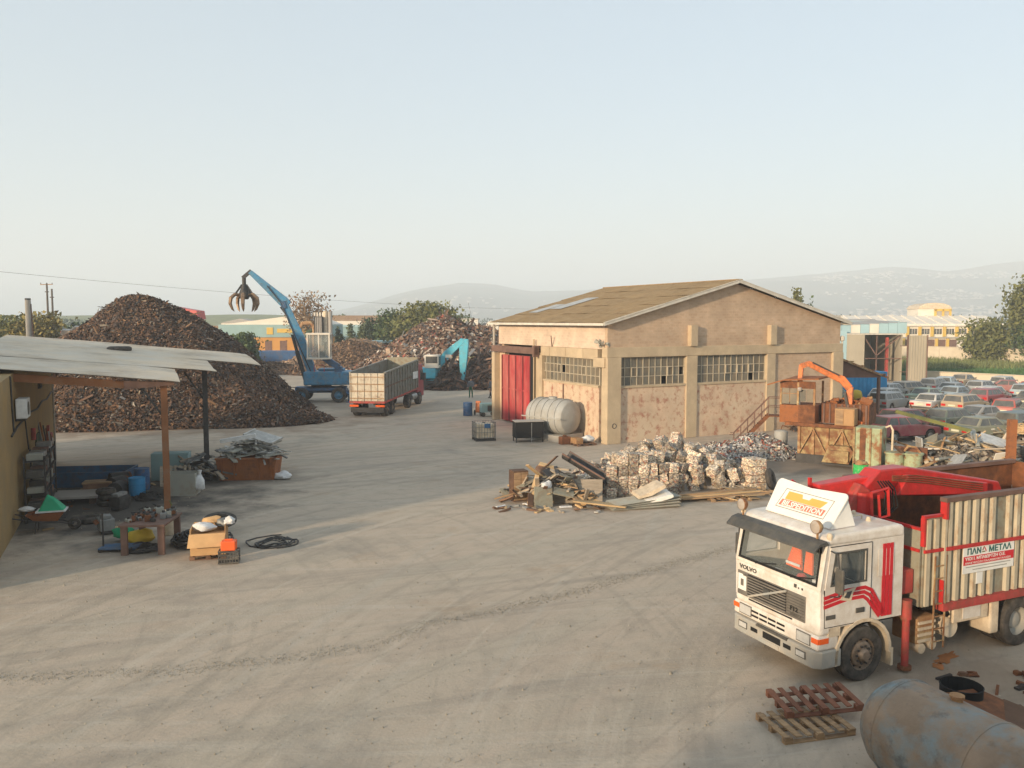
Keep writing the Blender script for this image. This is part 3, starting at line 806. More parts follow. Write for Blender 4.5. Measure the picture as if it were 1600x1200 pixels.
MB().bar((0.0, 6.0, 5.2), (-0.3, 5.6, 5.85), 0.05).build('iron_bracket', 'brown_steel', wh)
MB().bar((-0.02, 4.6, 3.0), (-0.02, 4.6, 1.2), 0.08).build('down_pipe', 'brown_steel', wh)

# ---------------------------------------------------------------- office the yard is overlooked from, and an unseen tall block added for its shade
ob = thing('office_building', 'unseen flat roofed office building with roof railing standing along the near side of the yard', 'building', (0, 0, 0))
MB().bb(-9, 26, -16, 0.28, 0, 5.05).build('wall', 'yellow_wall', ob)  # out of view; left end and open railing shaped to limit its shadow
MB().bb(-9.1, 26.1, -16.1, 0.3, 5.052, 5.2).build('roof', 'concrete_grey', ob)
MB().bar((-9, .2, 6.1), (26, .2, 6.1), .05).build('top_rail', 'dark_steel', ob)
for k in range(18):
    MB().bar((-9 + k * 2, .2, 5.2), (-9 + k * 2, .2, 6.08), .04).build('rail_post', 'dark_steel', ob)
for k in range(2, 7):
    w_ = MB().bb(-18 + k * 6, -16 + k * 6, 0.282, 0.33, 1.2, 2.8).build('window', 'auto_glass', ob)
    MB().bb(-18.1 + k * 6, -15.9 + k * 6, 0.282, 0.42, 1.1, 1.198).build('window_sill', 'concrete_grey', w_)
tb = thing('added_shade_block', 'tall unseen yellow block added behind the open canopy to cast shade', 'building', (-36, 16.5, 0))
MB().bb(-7, 7, -7, 11, 0, 9.2).build('wall', 'yellow_wall', tb)  # added out of view, sized by the shadow it throws on the yard
MB().bb(-7.2, 7.2, -7.2, 11.2, 9.202, 9.45).build('roof', 'concrete_grey', tb)
for k in range(4):
    MB().bb(7.002, 7.05, -5 + k * 4, -3 + k * 4, 5.5, 7.2).build('window', 'auto_glass', tb)
# ---------------------------------------------------------------- small thing builders
def drum(name, label, x, y, m, h=0.88, r=0.29, z=0.0, open_top=False, group=None, cat='drum'):
    t = thing(name, label, cat, (x, y, z), random.random() * 6, group)
    prof = [(0.0, 0.01), (r - 0.01, 0.01), (r, 0.03), (r, h * .33 - .02), (r + .014, h * .33), (r, h * .33 + .02), (r, h * .66 - .02), (r + .014, h * .66), (r, h * .66 + .02), (r, h - .03), (r + .012, h - 0.01), (r - .005, h)]
    MB().lathe(prof, 24).build('shell', m, t, smooth=30)
    if open_top:
        MB().lathe([(r - .012, h - .005), (r - .014, h - 0.25), (0, h - .25)], 24).build('inner_wall', 'black_gap', t)
    else:
        MB().lathe([(r - .006, h - .001), (r - .01, h - 0.02), (0, h - .02)], 24).build('lid', m, t)
    return t

def pallet(name, label, x, y, rz, z=0.0, m='wood', L=1.2, W=0.8, group=None, tilt=(0, 0)):
    t = thing(name, label, 'pallet', (x, y, z), rz, group)
    t.rotation_euler = (tilt[0], tilt[1], rz)
    for k in range(3):
        MB().bb(-L / 2, L / 2, -W / 2 + k * (W - .1) / 2, -W / 2 + .1 + k * (W - .1) / 2, 0, .022).build('bottom_board', m, t)
        for j in range(3):
            MB().bb(-L / 2 + j * (L - .14) / 2, -L / 2 + .14 + j * (L - .14) / 2, -W / 2 + k * (W - .1) / 2, -W / 2 + .1 + k * (W - .1) / 2, .0222, .1).build('block', m, t)
    n = 7
    for k in range(n):
        x0 = -L / 2 + k * (L - .1) / (n - 1)
        MB().bb(x0, x0 + .1 + random.uniform(-.01, .01), -W / 2, W / 2, .1002, .122).build('deck_board', m, t)
    return t

def crate_open(t, L, W, H, th, m, floor=True, flare=0.0):
    a = flare
    def wall(p):
        MB().add(p, [(0, 1, 2, 3), (7, 6, 5, 4), (0, 4, 5, 1), (1, 5, 6, 2), (2, 6, 7, 3), (3, 7, 4, 0)]).build('side', m, t)
    for sx, sy in ((1, 0), (-1, 0), (0, 1), (0, -1)):
        if sx:
            x0, x1 = sx * (L / 2 - a), sx * L / 2
            wall([(x0, -W / 2 + a, 0), (x0, W / 2 - a, 0), (x1, W / 2, H), (x1, -W / 2, H), (x0 - sx * th, -W / 2 + a, 0), (x0 - sx * th, W / 2 - a, 0), (x1 - sx * th, W / 2, H), (x1 - sx * th, -W / 2, H)])
        else:
            y0, y1 = sy * (W / 2 - a), sy * W / 2
            wall([(-L / 2 + a + th, y0, 0), (L / 2 - a - th, y0, 0), (L / 2 - th, y1, H), (-L / 2 + th, y1, H), (-L / 2 + a + th, y0 - sy * th, 0), (L / 2 - a - th, y0 - sy * th, 0), (L / 2 - th, y1 - sy * th, H), (-L / 2 + th, y1 - sy * th, H)])
    if floor:
        MB().bb(-L / 2 + a + th, L / 2 - a - th, -W / 2 + a + th, W / 2 - a - th, 0.01, 0.05).build('floor', m, t)

def blob(name, m, r, parent=None, loc=(0, 0, 0), seed=0, n=14, amp=0.3, sq=(1, 1, 1)):
    """lumpy closed surface (sacks, bundles, rubbish)"""
    rng = random.Random(seed)
    ph = [rng.uniform(0, 6.28) for _ in range(8)]
    mb = MB(); vs = []; fs = []
    rows = n // 2
    for i in range(rows + 1):
        th = math.pi * i / rows
        for k in range(n):
            p = 2 * math.pi * k / n
            d = Vector((math.sin(th) * math.cos(p), math.sin(th) * math.sin(p), math.cos(th)))
            f = 1 + amp * (math.sin(3 * d.x + ph[0]) * math.sin(4 * d.y + ph[1]) + 0.5 * math.sin(7 * d.z + 5 * d.x + ph[2]) + 0.35 * math.sin(11 * d.y + 6 * d.z + ph[3])) * .6
            q = d * f * r
            vs.append((q.x * sq[0], q.y * sq[1], max(q.z * sq[2], -r * sq[2] * .55)))
    for i in range(rows):
        for k in range(n):
            fs.append((i * n + k, (i + 1) * n + k, (i + 1) * n + (k + 1) % n, i * n + (k + 1) % n))
    mb.add(vs, fs)
    return mb.build(name, m, parent, smooth=60, loc=loc)

def sack(name, label, x, y, m='bag_white', h=0.6, seed=1, cat='sack'):
    t = thing(name, label, cat, (x, y, 0), seed)
    o = blob('body', m, 0.25, t, (0, 0, h * .42), seed, 16, .22, (1, .8, h / .5 * .8))
    MB().lathe([(.07, h * .70), (.05, h * .85), (.09, h * .98), (.02, h)], 8, Matrix.Rotation(.1, 4, 'X')).build('tied_neck', m, t, smooth=60)
    return t

ADJ = dict(alu='silvery', alu_dark='dark grey', wood_grey='weathered grey', dark_steel='blackish', sheet_grey='flat grey', wood='brown', wood_dark='dark brown', wood_light='light brown', olive_steel='olive', bag_white='white', white_clad='white', cream_paint='cream', rust_light='rusty tan', rust='rusty brown')
def loose(name, cat, label, group, spots, dims, mats, seed, tilt=0.5, zfn=None):
    rng = random.Random(seed)
    for (x, y, z) in spots:
        d = [rng.uniform(a, b) for a, b in dims]
        mb = MB()
        # board with a slight warp and one ragged end
        L, W, H = d
        w = rng.uniform(-.03, .03); n = 3
        vs = []
        for i in range(n + 1):
            xx = -L / 2 + L * i / n; zz = w * math.sin(math.pi * i / n)
            c = rng.uniform(.86, 1.0) if i in (0, n) else 1
            vs += [(xx, -W / 2 * c, zz - H / 2), (xx + rng.uniform(-.03, .03) * (i in (0, n)), W / 2, zz - H / 2), (xx, W / 2, zz + H / 2), (xx, -W / 2 * c, zz + H / 2)]
        fs = [(0, 1, 2, 3), (n * 4 + 3, n * 4 + 2, n * 4 + 1, n * 4)]
        for i in range(n):
            for k in range(4):
                fs.append((i * 4 + k, (i + 1) * 4 + k, (i + 1) * 4 + (k + 1) % 4, i * 4 + (k + 1) % 4))
        mb.add(vs, fs)
        mm_ = rng.choice(mats)
        o = mb.build(name, mm_, loc=(x, y, z), rot=(rng.gauss(0, tilt * .5), rng.gauss(0, tilt), rng.uniform(0, 6.28)))
        tag(o, ADJ.get(mm_, 'dull') + ' ' + label, cat, group)

# ---------------------------------------------------------------- house with the open canopy
hs = thing('canopy_house', 'yellow rendered house with wall cabinets beside the open canopy', 'house', (-21.9, 39.5, 0), R(-65.8))
def cz(x, y):
    return 5.15 - 0.045 * (x - 13.9) - 0.10 * y
MB().add([(0, 0, 0), (21, 0, 0), (21, -9, 0), (0, -9, 0), (0, 0, cz(0, 0) - .12), (21, 0, cz(21, 0) - .12), (21, -9, cz(21, 0) - .12), (0, -9, cz(0, 0) - .12)],
         [(3, 2, 1, 0), (4, 5, 6, 7), (0, 1, 5, 4), (1, 2, 6, 5), (2, 3, 7, 6), (3, 0, 4, 7)]).build('wall', 'yellow_wall', hs)
MB().bb(-.05, .22, .002, .06, 0, 5.6).build('corner_strip', 'concrete_grey', hs)
ac = MB().bb(12.6, 13.5, .05, .38, 3.55, 4.2).build('air_conditioner', 'plastic_white', hs, bevel=.02)
MB().cyl((13.2, .385, 3.87), (13.2, .40, 3.87), .22, n=20).build('fan_grille', 'dark_grey', ac)
MB().bb(12.8, 13.3, .0, .3, 3.45, 3.53).build('bracket', 'dark_steel', ac)
v = MB().bb(5.6, 6.2, .002, .1, 4.0, 4.5).build('wall_vent', 'dark_steel', hs)
for k in range(4):
    MB().bb(5.62, 6.18, .102, .14, 4.06 + k * .11, 4.1 + k * .11).build('slat', 'dark_grey', v)
MB().tube([(14.5, .03, 3.1), (13, .03, 3.25), (11, .03, 3.3), (9, .03, 3.35), (7, .03, 3.25), (5, .03, 3.4), (3, .03, 3.3), (1, .03, 3.45), (.1, .03, 3.4)], .035, 5).build('wall_cable', 'dark_steel', hs)
MB().tube([(14.2, .03, 5.0), (14.1, .03, 4.0), (13.9, .03, 3.15)], .03, 5).build('wall_cable', 'dark_steel', hs)
MB().tube([(11.0, .03, 3.3), (10.6, .03, 2.6), (10.4, .04, 2.1)], .025, 5).build('wall_cable', 'dark_steel', hs)
d = MB().bb(6.6, 7.9, .002, .06, 0, 2.3).build('door', 'leaf_dark', hs)
MB().bb(6.7, 6.76, .062, .12, 1.0, 1.12).build('handle', 'steel', d)
bx_ = MB().bb(3.3, 4.0, .002, .22, 1.15, 1.85).build('hose_box', 'dull_red', hs, bevel=.01)
MB().cyl((3.55, .225, 1.5), (3.55, .24, 1.5), .15, n=16).build('hose_box_window', 'plastic_white', bx_)
rl = MB().cyl((4.1, .05, .72), (4.1, .16, .72), .42, n=24).build('hose_reel', 'plastic_white', hs)
MB().cyl((4.1, .162, .72), (4.1, .2, .72), .12, n=16).build('reel_hub', 'dark_grey', rl)
MB().bb(3.0, 3.5, .002, .1, 1.9, 2.15).build('alarm_box', 'dull_red', hs)
MB().cyl((9.3, .1, 2.3), (9.3, .1, 2.75), .08, n=10).build('fire_extinguisher', 'dull_red', hs)
# canopy roof: staggered sheets, each a little wavy
def canopy_sheet(x0, x1, y1, lift, seed):
    nx, ny = 40, 24
    xs = np.linspace(x0, x1, nx); ys = np.linspace(-2.0, y1, ny)
    X, Y = np.meshgrid(xs, ys)
    Z = 5.15 - 0.045 * (X - 13.9) - 0.10 * Y + lift + 0.05 * (fbm(X * .5, Y * .4, seed) - .5) - .04 * np.clip((Y - y1 + 1.2), 0, 2) ** 2 * vnoise(X * .8, Y * 0 + seed, seed)
    V = np.stack([X.ravel(), Y.ravel(), Z.ravel()], 1)
    i = np.arange(X.size).reshape(X.shape)
    F = np.stack([i[:-1, :-1].ravel(), i[:-1, 1:].ravel(), i[1:, 1:].ravel(), i[1:, :-1].ravel()], 1)
    V2 = V.copy(); V2[:, 2] -= .025
    o = npmesh('canopy_sheet', np.concatenate([V, V2]), np.concatenate([F, F[:, ::-1] + len(V)]), ['canopy_sheet'], smooth=True)
    o.parent = hs
canopy_sheet(9.0, 13.6, 5.1, .02, 1)
canopy_sheet(4.0, 9.1, 6.7, .026, 2)
canopy_sheet(-2.0, 4.1, 9.1, .032, 3)
MB().bb(-2, 15.6, -9.3, -1.9, cz(8, -2) - .05, cz(8, -2)).build('roof_slab', 'canopy_sheet', hs)
def post(x, y, m, w):
    z = cz(x, y) - .12
    o = MB().bb(x - w, x + w, y - w, y + w, 0, z).bb(x - w * 1.9, x + w * 1.9, y - w * 1.9, y + w * 1.9, 0, .02).build('post', m, hs)
    MB().bar((x, y, z - 1.3), (x + .1, y - .8, z - .02), .07).build('brace', 'dark_steel', o)
post(13.2, 4.57, 'beam_orange', .11)
post(7.8, 6.3, 'dark_steel', .1)
mb = MB(); mb.bar((13.25, -.3, cz(13.25, -.3) - .28), (13.25, 3.3, cz(13.25, 3.3) - .28), .08, .26); mb.build('edge_beam', 'beam_orange', hs)
mb = MB(); mb.bar((13.25, 3.302, cz(13.25, 3.3) - .3), (13.3, 4.9, cz(13.3, 4.9) - .12), .3, .3, w1=.3, h1=.1); mb.build('edge_beam', 'brown_steel', hs)
for y in (1.2, 3.0, 4.6):
    MB().bar((-1.5, y, cz(-1.5, y) - .1), (13.4, y, cz(13.4, y) - .1), .08, .14).build('purlin', 'brown_steel', hs)
tyre = thing('loose_tyre', 'old black tyre lying on the pale canopy roof', 'tyre', (-18.4, 39.0, 5.33))
MB().lathe([(.32, .02), (.42, 0), (.52, .04), (.55, .12), (.52, .2), (.42, .24), (.32, .22), (.3, .12), (.32, .02)], 24).build('casing', 'rubber', tyre, smooth=50)

# ---------------------------------------------------------------- things under the canopy
tr = thing('tipper_body', 'low blue and rusty steel tipper body on the ground by the house', 'skip', (-18.0, 34.2, 0), R(8))
crate_open(tr, 4.2, 1.7, .62, .05, 'blue_dark', flare=.08)
for k in range(9):
    MB().bar((-1.9 + k * .45, random.uniform(-.6, .2), .1), (-1.5 + k * .42, random.uniform(-.2, .6), .35), .12, .06).build('scrap_bar', 'rust', tr)
pl = thing('steel_plate', 'thick grey steel plate lying on blocks by the tipper body', 'plate', (-16.4, 30.9, 0), R(12))
MB().bb(-.9, .9, -.7, .7, .22, .30).build('plate_slab', 'grey_clad', pl)
for sx, sy in ((-.7, -.5), (.7, -.5), (-.7, .5), (.7, .5)):
    MB().bb(sx - .1, sx + .1, sy - .1, sy + .1, 0, .218).build('block', 'wood_dark', pl)

wb = thing('wheelbarrow', 'rusty wheelbarrow carrying a green bag near the yellow house', 'wheelbarrow', (-15.0, 26.4, 0), R(20))
MB().add([(-.55, -.32, .62), (.55, -.32, .66), (.55, .32, .66), (-.55, .32, .62), (-.3, -.2, .38), (.35, -.2, .36), (.35, .2, .36), (-.3, .2, .38)], [(4, 5, 6, 7), (0, 1, 5, 4), (1, 2, 6, 5), (2, 3, 7, 6), (3, 0, 4, 7)]).build('tray', 'rust_orange', wb)
for s in (-1, 1):
    MB().tube([(-1.1, s * .3, .6), (-.3, s * .26, .4), (.45, s * .16, .3), (.78, s * .06, .2)], .02, 6).build('handle_bar', 'dark_steel', wb)
    MB().tube([(-.25, s * .24, .4), (-.3, s * .26, .0)], .02, 6).build('leg', 'dark_steel', wb)
MB().lathe([(.09, -.05), (.17, -.06), (.2, 0), (.17, .06), (.09, .05)], 18, Matrix.Translation((.8, 0, .2)) @ Matrix.Rotation(R(90), 4, 'X')).build('wheel', 'rubber', wb, smooth=40)
gb = thing('green_bag', 'bright green plastic bag lying on the wheelbarrow', 'bag', (-14.85, 26.45, .68), R(20))
MB().add([(-.38, -.25, 0), (.4, -.28, .02), (.42, .26, .03), (-.3, .25, 0), (-.1, -.1, .5), (.1, -.08, .42), (.1, .1, .4), (-.12, .06, .55)], [(0, 1, 5, 4), (1, 2, 6, 5), (2, 3, 7, 6), (3, 0, 4, 7), (4, 5, 6, 7), (3, 2, 1, 0)]).build('sheeting', 'plastic_green', gb, bevel=.05)
MB().bb(-.42, .44, -.3, .29, -.012, .03).build('hem', 'plastic_white', gb)
tag(blob('white_bundle', 'bag_white', .22, None, (-15.55, 26.3, .74), 4, 14, .3, (1.2, .8, .4)), 'small white bundle lying at the wheelbarrow end', 'bundle')
rk = thing('steel_rack', 'dark steel storage rack standing against the yellow wall', 'rack', (-16.75, 29.25, 0), R(-65.8))
for sx in (-1.9, 0, 1.9):
    for sy in (-.3, .3):
        MB().bb(sx - .03, sx + .03, sy - .03, sy + .03, 0, 2.25).build('upright', 'dark_steel', rk)
for z in (.4, .95, 1.5, 2.05):
    MB().bb(-1.86, 1.86, -.32, .32, z, z + .04).build('shelf', 'dark_steel', rk)
    for k in range(6):
        x = -1.6 + k * .62 + random.uniform(-.1, .1)
        MB().bb(x, x + random.uniform(.2, .45), -.25, .25, z + .042, z + random.uniform(.15, .38)).build('stored_part', random.choice(['dark_grey', 'steel', 'brown_steel', 'sheet_grey']), rk, bevel=.02)
drum('steel_drum', 'blue drum standing by the yellow house wall', -18.6, 31.6, 'drum_blue')
drum('steel_drum', 'pale grey drum standing beside a blue one at the house wall', -18.15, 30.9, 'tank_grey')
drum('steel_drum', 'two tone blue drum beside the grey crate under the canopy', -14.6, 32.0, 'bright_blue', h=.7, r=.3)
drum('steel_drum', 'dark blue drum behind the two tone blue one', -14.85, 33.0, 'drum_blue')
for k, (x, y, s_) in enumerate(((-15.5, 32.3, .34), (-15.2, 31.7, .3), (-15.75, 33.0, .36))):
    mo = thing('electric_motor', 'dark electric motor lying by the blue drums under the canopy', 'motor', (x, y, 0), random.random() * 3, 'old motors on the floor')
    MB().cyl((-.35, 0, s_), (.3, 0, s_), s_, n=18).build('casing', 'dark_steel', mo, smooth=40)
    MB().lathe([(s_ * .55, .31), (s_ * .9, .33), (s_ * .95, .40), (s_ * .5, .42)], 18, Matrix.Translation((0, 0, s_)) @ Matrix.Rotation(R(90), 4, 'Y')).build('end_bell', 'rust', mo)
    MB().cyl((.42, 0, s_), (.6, 0, s_), .05, n=8).build('shaft', 'steel', mo)
gx = thing('grey_crate', 'pale grey sheet metal crate standing behind the rusty canopy post', 'crate', (-12.9, 32.2, 0), R(6))
crate_open(gx, 1.15, .8, .85, .03, 'sheet_grey')
MB().bb(-.54, .54, -.37, .37, .5, .7).build('contents', 'alu_dark', gx)
sack('white_sack', 'knotted white sack beside the pale grey crate', -12.25, 32.15, h=.95, seed=3)
tc = thing('steel_cabinet', 'dull teal steel cabinet standing behind the canopy posts', 'cabinet', (-14.6, 35.3, 0), R(10))
MB().bb(-.75, .75, -.35, .35, 0, 1.15).build('body', 'teal_clad', tc, bevel=.015)
for s in (-1, 1):
    MB().bb(s * .37 - .34, s * .37 + .34, -.375, -.352, .06, 1.1).build('door', 'teal_clad', tc)
rng = random.Random(21)
sp = [(-13.2 + rng.uniform(-.9, .9), 34.6 + rng.uniform(-.7, .9), 0) for _ in range(46)]
sp = [(x, y, .05 + max(0, 1.35 - 1.1 * math.hypot((x + 13.2), (y - 34.8) * .9)) * rng.uniform(.55, 1)) for x, y, z in sp]
loose('scrap_profile', 'scrap profile', 'scrap profile in the heap between posts and rusty skip', 'profiles heaped by the canopy post', sp, ((.6, 1.5), (.06, .2), (.04, .09)), ['alu_dark', 'alu_dark', 'wood_grey', 'dark_steel'], 3, .28)

def skip_bin(name, label, x, y, rz, L, W, H, m):
    t = thing(name, label, 'skip', (x, y, 0), rz)
    crate_open(t, L, W, H, .05, m, flare=.12)
    for s in (-1, 1):
        for k in range(5):
            xx = -L / 2 + .25 + k * (L - .5) / 4
            MB().bar((xx, s * (W / 2 - .10), .06), (xx, s * (W / 2 + .03), H - .02), .09, .06).build('rib', m, t)
        MB().bar((-L / 2 - .02, s * (W / 2 + .02), H), (L / 2 + .02, s * (W / 2 + .02), H), .08, .08).build('rim', m, t)
    return t
skip_bin('steel_skip', 'rusty open skip heaped with aluminium profiles', -11.35, 35.7, R(6), 2.5, 1.7, .95, 'rust_orange')
rng = random.Random(22)
sp = []
for k in range(75):
    u, w = rng.uniform(-1.1, 1.1), rng.uniform(-.75, .75)
    sp.append((-11.35 + u, 35.7 + w, .9 + (1 - (u / 1.3) ** 2) * (1 - (w / .95) ** 2) * rng.uniform(.1, .85)))
loose('scrap_profile', 'scrap profile', 'aluminium profile heaped on the rusty skip', 'profiles heaped on the skip', sp, ((.7, 1.6), (.05, .22), (.03, .07)), ['alu', 'alu', 'alu_dark', 'sheet_grey'], 5, .25)
o = MB()
for k in range(8):
    o.bb(-.7, .7, -.45 + k * .12, -.36 + k * .12, 0, .05)
o.bb(-.7, -.62, -.45, .48, .051, .09); o.bb(.62, .7, -.45, .48, .051, .09)
tag(o.build('slatted_panel', 'alu', loc=(-10.75, 35.6, 1.75), rot=(R(8), R(14), R(-12))), 'slatted aluminium panel lying on top of the skip load', 'panel')
tag(MB().bb(-.75, .75, -.06, .06, 0, .16).build('white_profile', 'plastic_white', loc=(-11.6, 35.0, 1.72), rot=(R(5), R(-9), R(5))), 'long white profile lying across the skip load', 'profile')
tag(blob('white_rubbish_bag', 'bag_white', .3, None, (-9.85, 35.3, .12), 8, 14, .35, (1.3, .9, .6)), 'crumpled white bag on the ground beside the rusty skip', 'bag')

tb_ = thing('work_table', 'brown steel work table covered with engine parts', 'table', (-10.75, 24.4, 0), R(4))
MB().bb(-.65, .65, -.8, .8, .84, .9).build('table_top', 'brown_steel', tb_)
for sx in (-.52, .52):
    for sy in (-.7, .7):
        MB().bb(sx - .09, sx + .09, sy - .05, sy + .05, 0, .838).build('leg', 'brown_steel', tb_)
rng = random.Random(31)
for k in range(16):
    x, y = -10.75 + rng.uniform(-.5, .5), 24.4 + rng.uniform(-.55, .7)
    pt = thing('engine_part', 'greasy cast engine part on the brown work table', 'engine part', (x, y, .902), rng.uniform(0, 6), 'engine parts on the work table')
    a, b, c = rng.uniform(.14, .32), rng.uniform(.1, .2), rng.uniform(.07, .2)
    MB().bb(-a / 2, a / 2, -b / 2, b / 2, 0, c).build('block', rng.choice(['alu_dark', 'sheet_grey', 'rust', 'dark_steel']), pt, bevel=.015)
    MB().cyl((0, 0, c), (0, 0, c + .06), b * .32, n=10).build('port', 'dark_steel', pt)
    MB().cyl((-a / 2 - .05, 0, c * .5), (-a / 2, 0, c * .5), c * .3, n=8).build('flange', 'rust', pt)
pot = thing('cream_bucket', 'cream bucket with a branch handle behind the work table', 'bucket', (-10.9, 26.0, 0))
MB().lathe([(0, 0.01), (.17, .01), (.24, .75), (.26, .76), (.24, .77), (.2, .7), (.0, .68)], 18).build('shell', 'cream_paint', pot, smooth=40)
MB().tube([(0.05, 0, .7), (.1, .02, .95), (.05, .0, 1.1)], .02, 5).build('handle_stick', 'leaf_olive', pot)
tg = thing('hand_trolley', 'dark hand trolley with upright bar beside the work table', 'trolley', (-12.1, 24.2, 0), R(5))
MB().bar((0, 0, .1), (0, 0, 1.12), .04).build('mast', 'dark_steel', tg)
MB().bar((-.2, 0, 1.12), (.2, 0, 1.12), .04).build('handle', 'dark_steel', tg)
MB().bb(-.05, 1.0, -.3, .3, .08, .12).build('platform', 'blue_dark', tg)
for sx in (0, .9):
    for sy in (-.28, .28):
        MB().cyl((sx, sy - .02, .05), (sx, sy + .02, .05), .05, n=10).build('wheel', 'rubber', tg)
tag(blob('yellow_sheeting', 'plastic_yellow', .3, None, (-11.35, 24.95, .2), 12, 16, .35, (1.4, .8, .8)), 'crumpled yellow sheeting beside the work table', 'sheeting')
tag(blob('green_sheeting', 'plastic_green', .26, None, (-11.95, 25.2, .25), 13, 16, .35, (1.2, .7, .9)), 'crumpled green sheeting by the hand trolley', 'sheeting')
def cable_heap(name, label, x, y, r, h, n, m, seed):
    rng = random.Random(seed)
    mb = MB()
    for k in range(n):
        rr = r * rng.uniform(.45, 1); z = rng.uniform(.02, h) * (1.15 - rr / r * .8); ph = rng.uniform(0, 6.28); ov = rng.uniform(.7, 1.1)
        cx, cy = rng.gauss(0, r * .15), rng.gauss(0, r * .15)
        mb.tube([(cx + rr * math.cos(t + ph), cy + ov * rr * math.sin(t + ph), max(.02, z + .06 * math.sin(3 * t + ph))) for t in np.linspace(0, rng.uniform(3.5, 6.2), 16)], rng.uniform(.012, .03), 5)
    o = mb.build(name, m, loc=(x, y, 0))
    tag(o, label, 'cable heap', kind='stuff')
cable_heap('cable_heap', 'tangle of black cable behind the cardboard box', -9.45, 25.0, .8, .55, 46, 'dark_steel', 4)
cable_heap('wire_tangle', 'flat tangle of black wire on the ground beyond the cardboard box', -7.3, 24.9, .7, .03, 9, 'dark_steel', 6)
cable_heap('wire_tangle', 'dark wire and hose lying under the work table', -11.0, 24.2, .6, .12, 18, 'dark_steel', 7)
tag(MB().lathe([(.30, .0), (.42, -.0), (.5, .06), (.5, .16), (.42, .2), (.3, .18), (.28, .1), (.3, 0)], 20).build('flat_tyre', 'rubber', loc=(-9.3, 26.1, .35), rot=(R(10), R(6), 0), smooth=40), 'black tyre lying on the cable heap', 'tyre')

pallet('wooden_pallet', 'wooden pallet under the overfilled cardboard box', -8.75, 23.65, R(14), m='wood_dark', L=1.0, W=.9)
cb = thing('cardboard_box', 'big overfilled cardboard box with folded flap on a pallet', 'box', (-8.75, 23.65, .125), R(14))
MB().bb(-.48, .48, -.43, -.41, 0, .62).build('side', 'cardboard', cb)
MB().bb(.46, .48, -.408, .43, 0, .82).build('side', 'cardboard_dark', cb)
MB().bb(-.48, -.46, -.408, .43, 0, .75).build('side', 'cardboard', cb)
MB().bb(-.458, .458, .41, .43, 0, .78).build('side', 'cardboard', cb)
MB().add([(-.5, -.44, .62), (.48, -.44, .62), (.44, -.62, .28), (-.54, -.60, .27), (-.5, -.425, .625), (.48, -.425, .625), (.44, -.605, .285), (-.54, -.585, .275)], [(0, 1, 2, 3), (7, 6, 5, 4), (0, 4, 5, 1), (1, 5, 6, 2), (2, 6, 7, 3), (3, 7, 4, 0)]).build('flap', 'cardboard', cb)
MB().bb(-.46, .46, -.41, .41, .5, .58).build('packing', 'cardboard_dark', cb)
tag(blob('printed_sack', 'bag_white', .26, None, (-8.85, 23.55, .86), 21, 16, .3, (1.2, .9, .55)), 'white printed sack in the cardboard box', 'sack')
tag(blob('brown_paper', 'cardboard', .2, None, (-8.75, 23.85, .98), 22, 14, .4, (1.3, .8, .6)), 'crumpled brown paper in the cardboard box', 'paper')
tag(blob('grey_film', 'alu_dark', .22, None, (-8.4, 23.9, .9), 23, 16, .4, (1.1, .9, .7)), 'grey crumpled film in the cardboard box', 'film')
tag(blob('clear_film', 'bag_white', .16, None, (-8.2, 23.75, .98), 24, 16, .45, (1, .8, .8)), 'pale crumpled film at the cardboard box corner', 'film')
kc = thing('plastic_crate', 'black lattice plastic crate beside the cardboard box', 'crate', (-7.95, 22.95, 0), R(12))
for s in (-1, 1):
    for z in (.02, .13, .24, .33):
        MB().bb(-.27, .27, s * .19 - .012, s * .19 + .012, z, z + .035).build('lattice_bar', 'dark_grey', kc)
        MB().bb(s * .27 - .012, s * .27 + .012, -.177, .177, z, z + .035).build('lattice_bar', 'dark_grey', kc)
    for k in range(8):
        x = -.262 + k * .0749
        MB().bb(x - .01, x + .01, s * .19 - .009, s * .19 + .009, .056, .329).build('lattice_post', 'dark_grey', kc)
MB().bb(-.25, .25, -.17, .17, .01, .03).build('floor', 'dark_grey', kc)
rc = thing('red_box', 'bright orange red plastic box on the black crate', 'box', (-7.95, 22.95, .366), R(8))
MB().bb(-.2, .2, -.15, .15, 0, .27).build('body', 'plastic_orange', rc, bevel=.03)
MB().bb(-.1, .1, -.02, .02, .272, .31).build('handle', 'plastic_orange', rc)
# ---------------------------------------------------------------- more clutter in the dark bay
def ground_tyre(lab, x, y, z, tilt=(0, 0, 0)):
    o = MB().lathe([(.17, .0), (.28, -.01), (.34, .04), (.35, .1), (.34, .16), (.28, .2), (.17, .19), (.16, .1), (.17, 0)], 20).build('car_tyre', 'rubber', loc=(x, y, z), rot=tilt, smooth=40)
    tag(o, lab, 'tyre')
ground_tyre('bottom tyre of the short stack beside the steel plate', -14.9, 30.2, .01)
ground_tyre('middle tyre of the short stack beside the steel plate', -14.87, 30.22, .22)
ground_tyre('top tyre of the short stack beside the steel plate', -14.92, 30.18, .43)
ground_tyre('tyre lying alone behind the wheelbarrow', -14.2, 27.6, .01)
for k in range(6):
    o = MB().cyl((0, 0, 0), (0, 0, 2.0 + .18 * k), .03, n=8).build('leaning_pipe', ['brown_steel', 'steel', 'rust', 'dark_steel', 'rust_orange', 'alu_dark'][k], loc=(-19.3 + .16 * k, 34.9 - .36 * k, 0), rot=(R(-6), R(-9 - k), 0))
    tag(o, ['brown', 'bright steel', 'rusty', 'black', 'orange rusted', 'dull grey'][k] + ' pipe leaning on the yellow house wall', 'pipe')
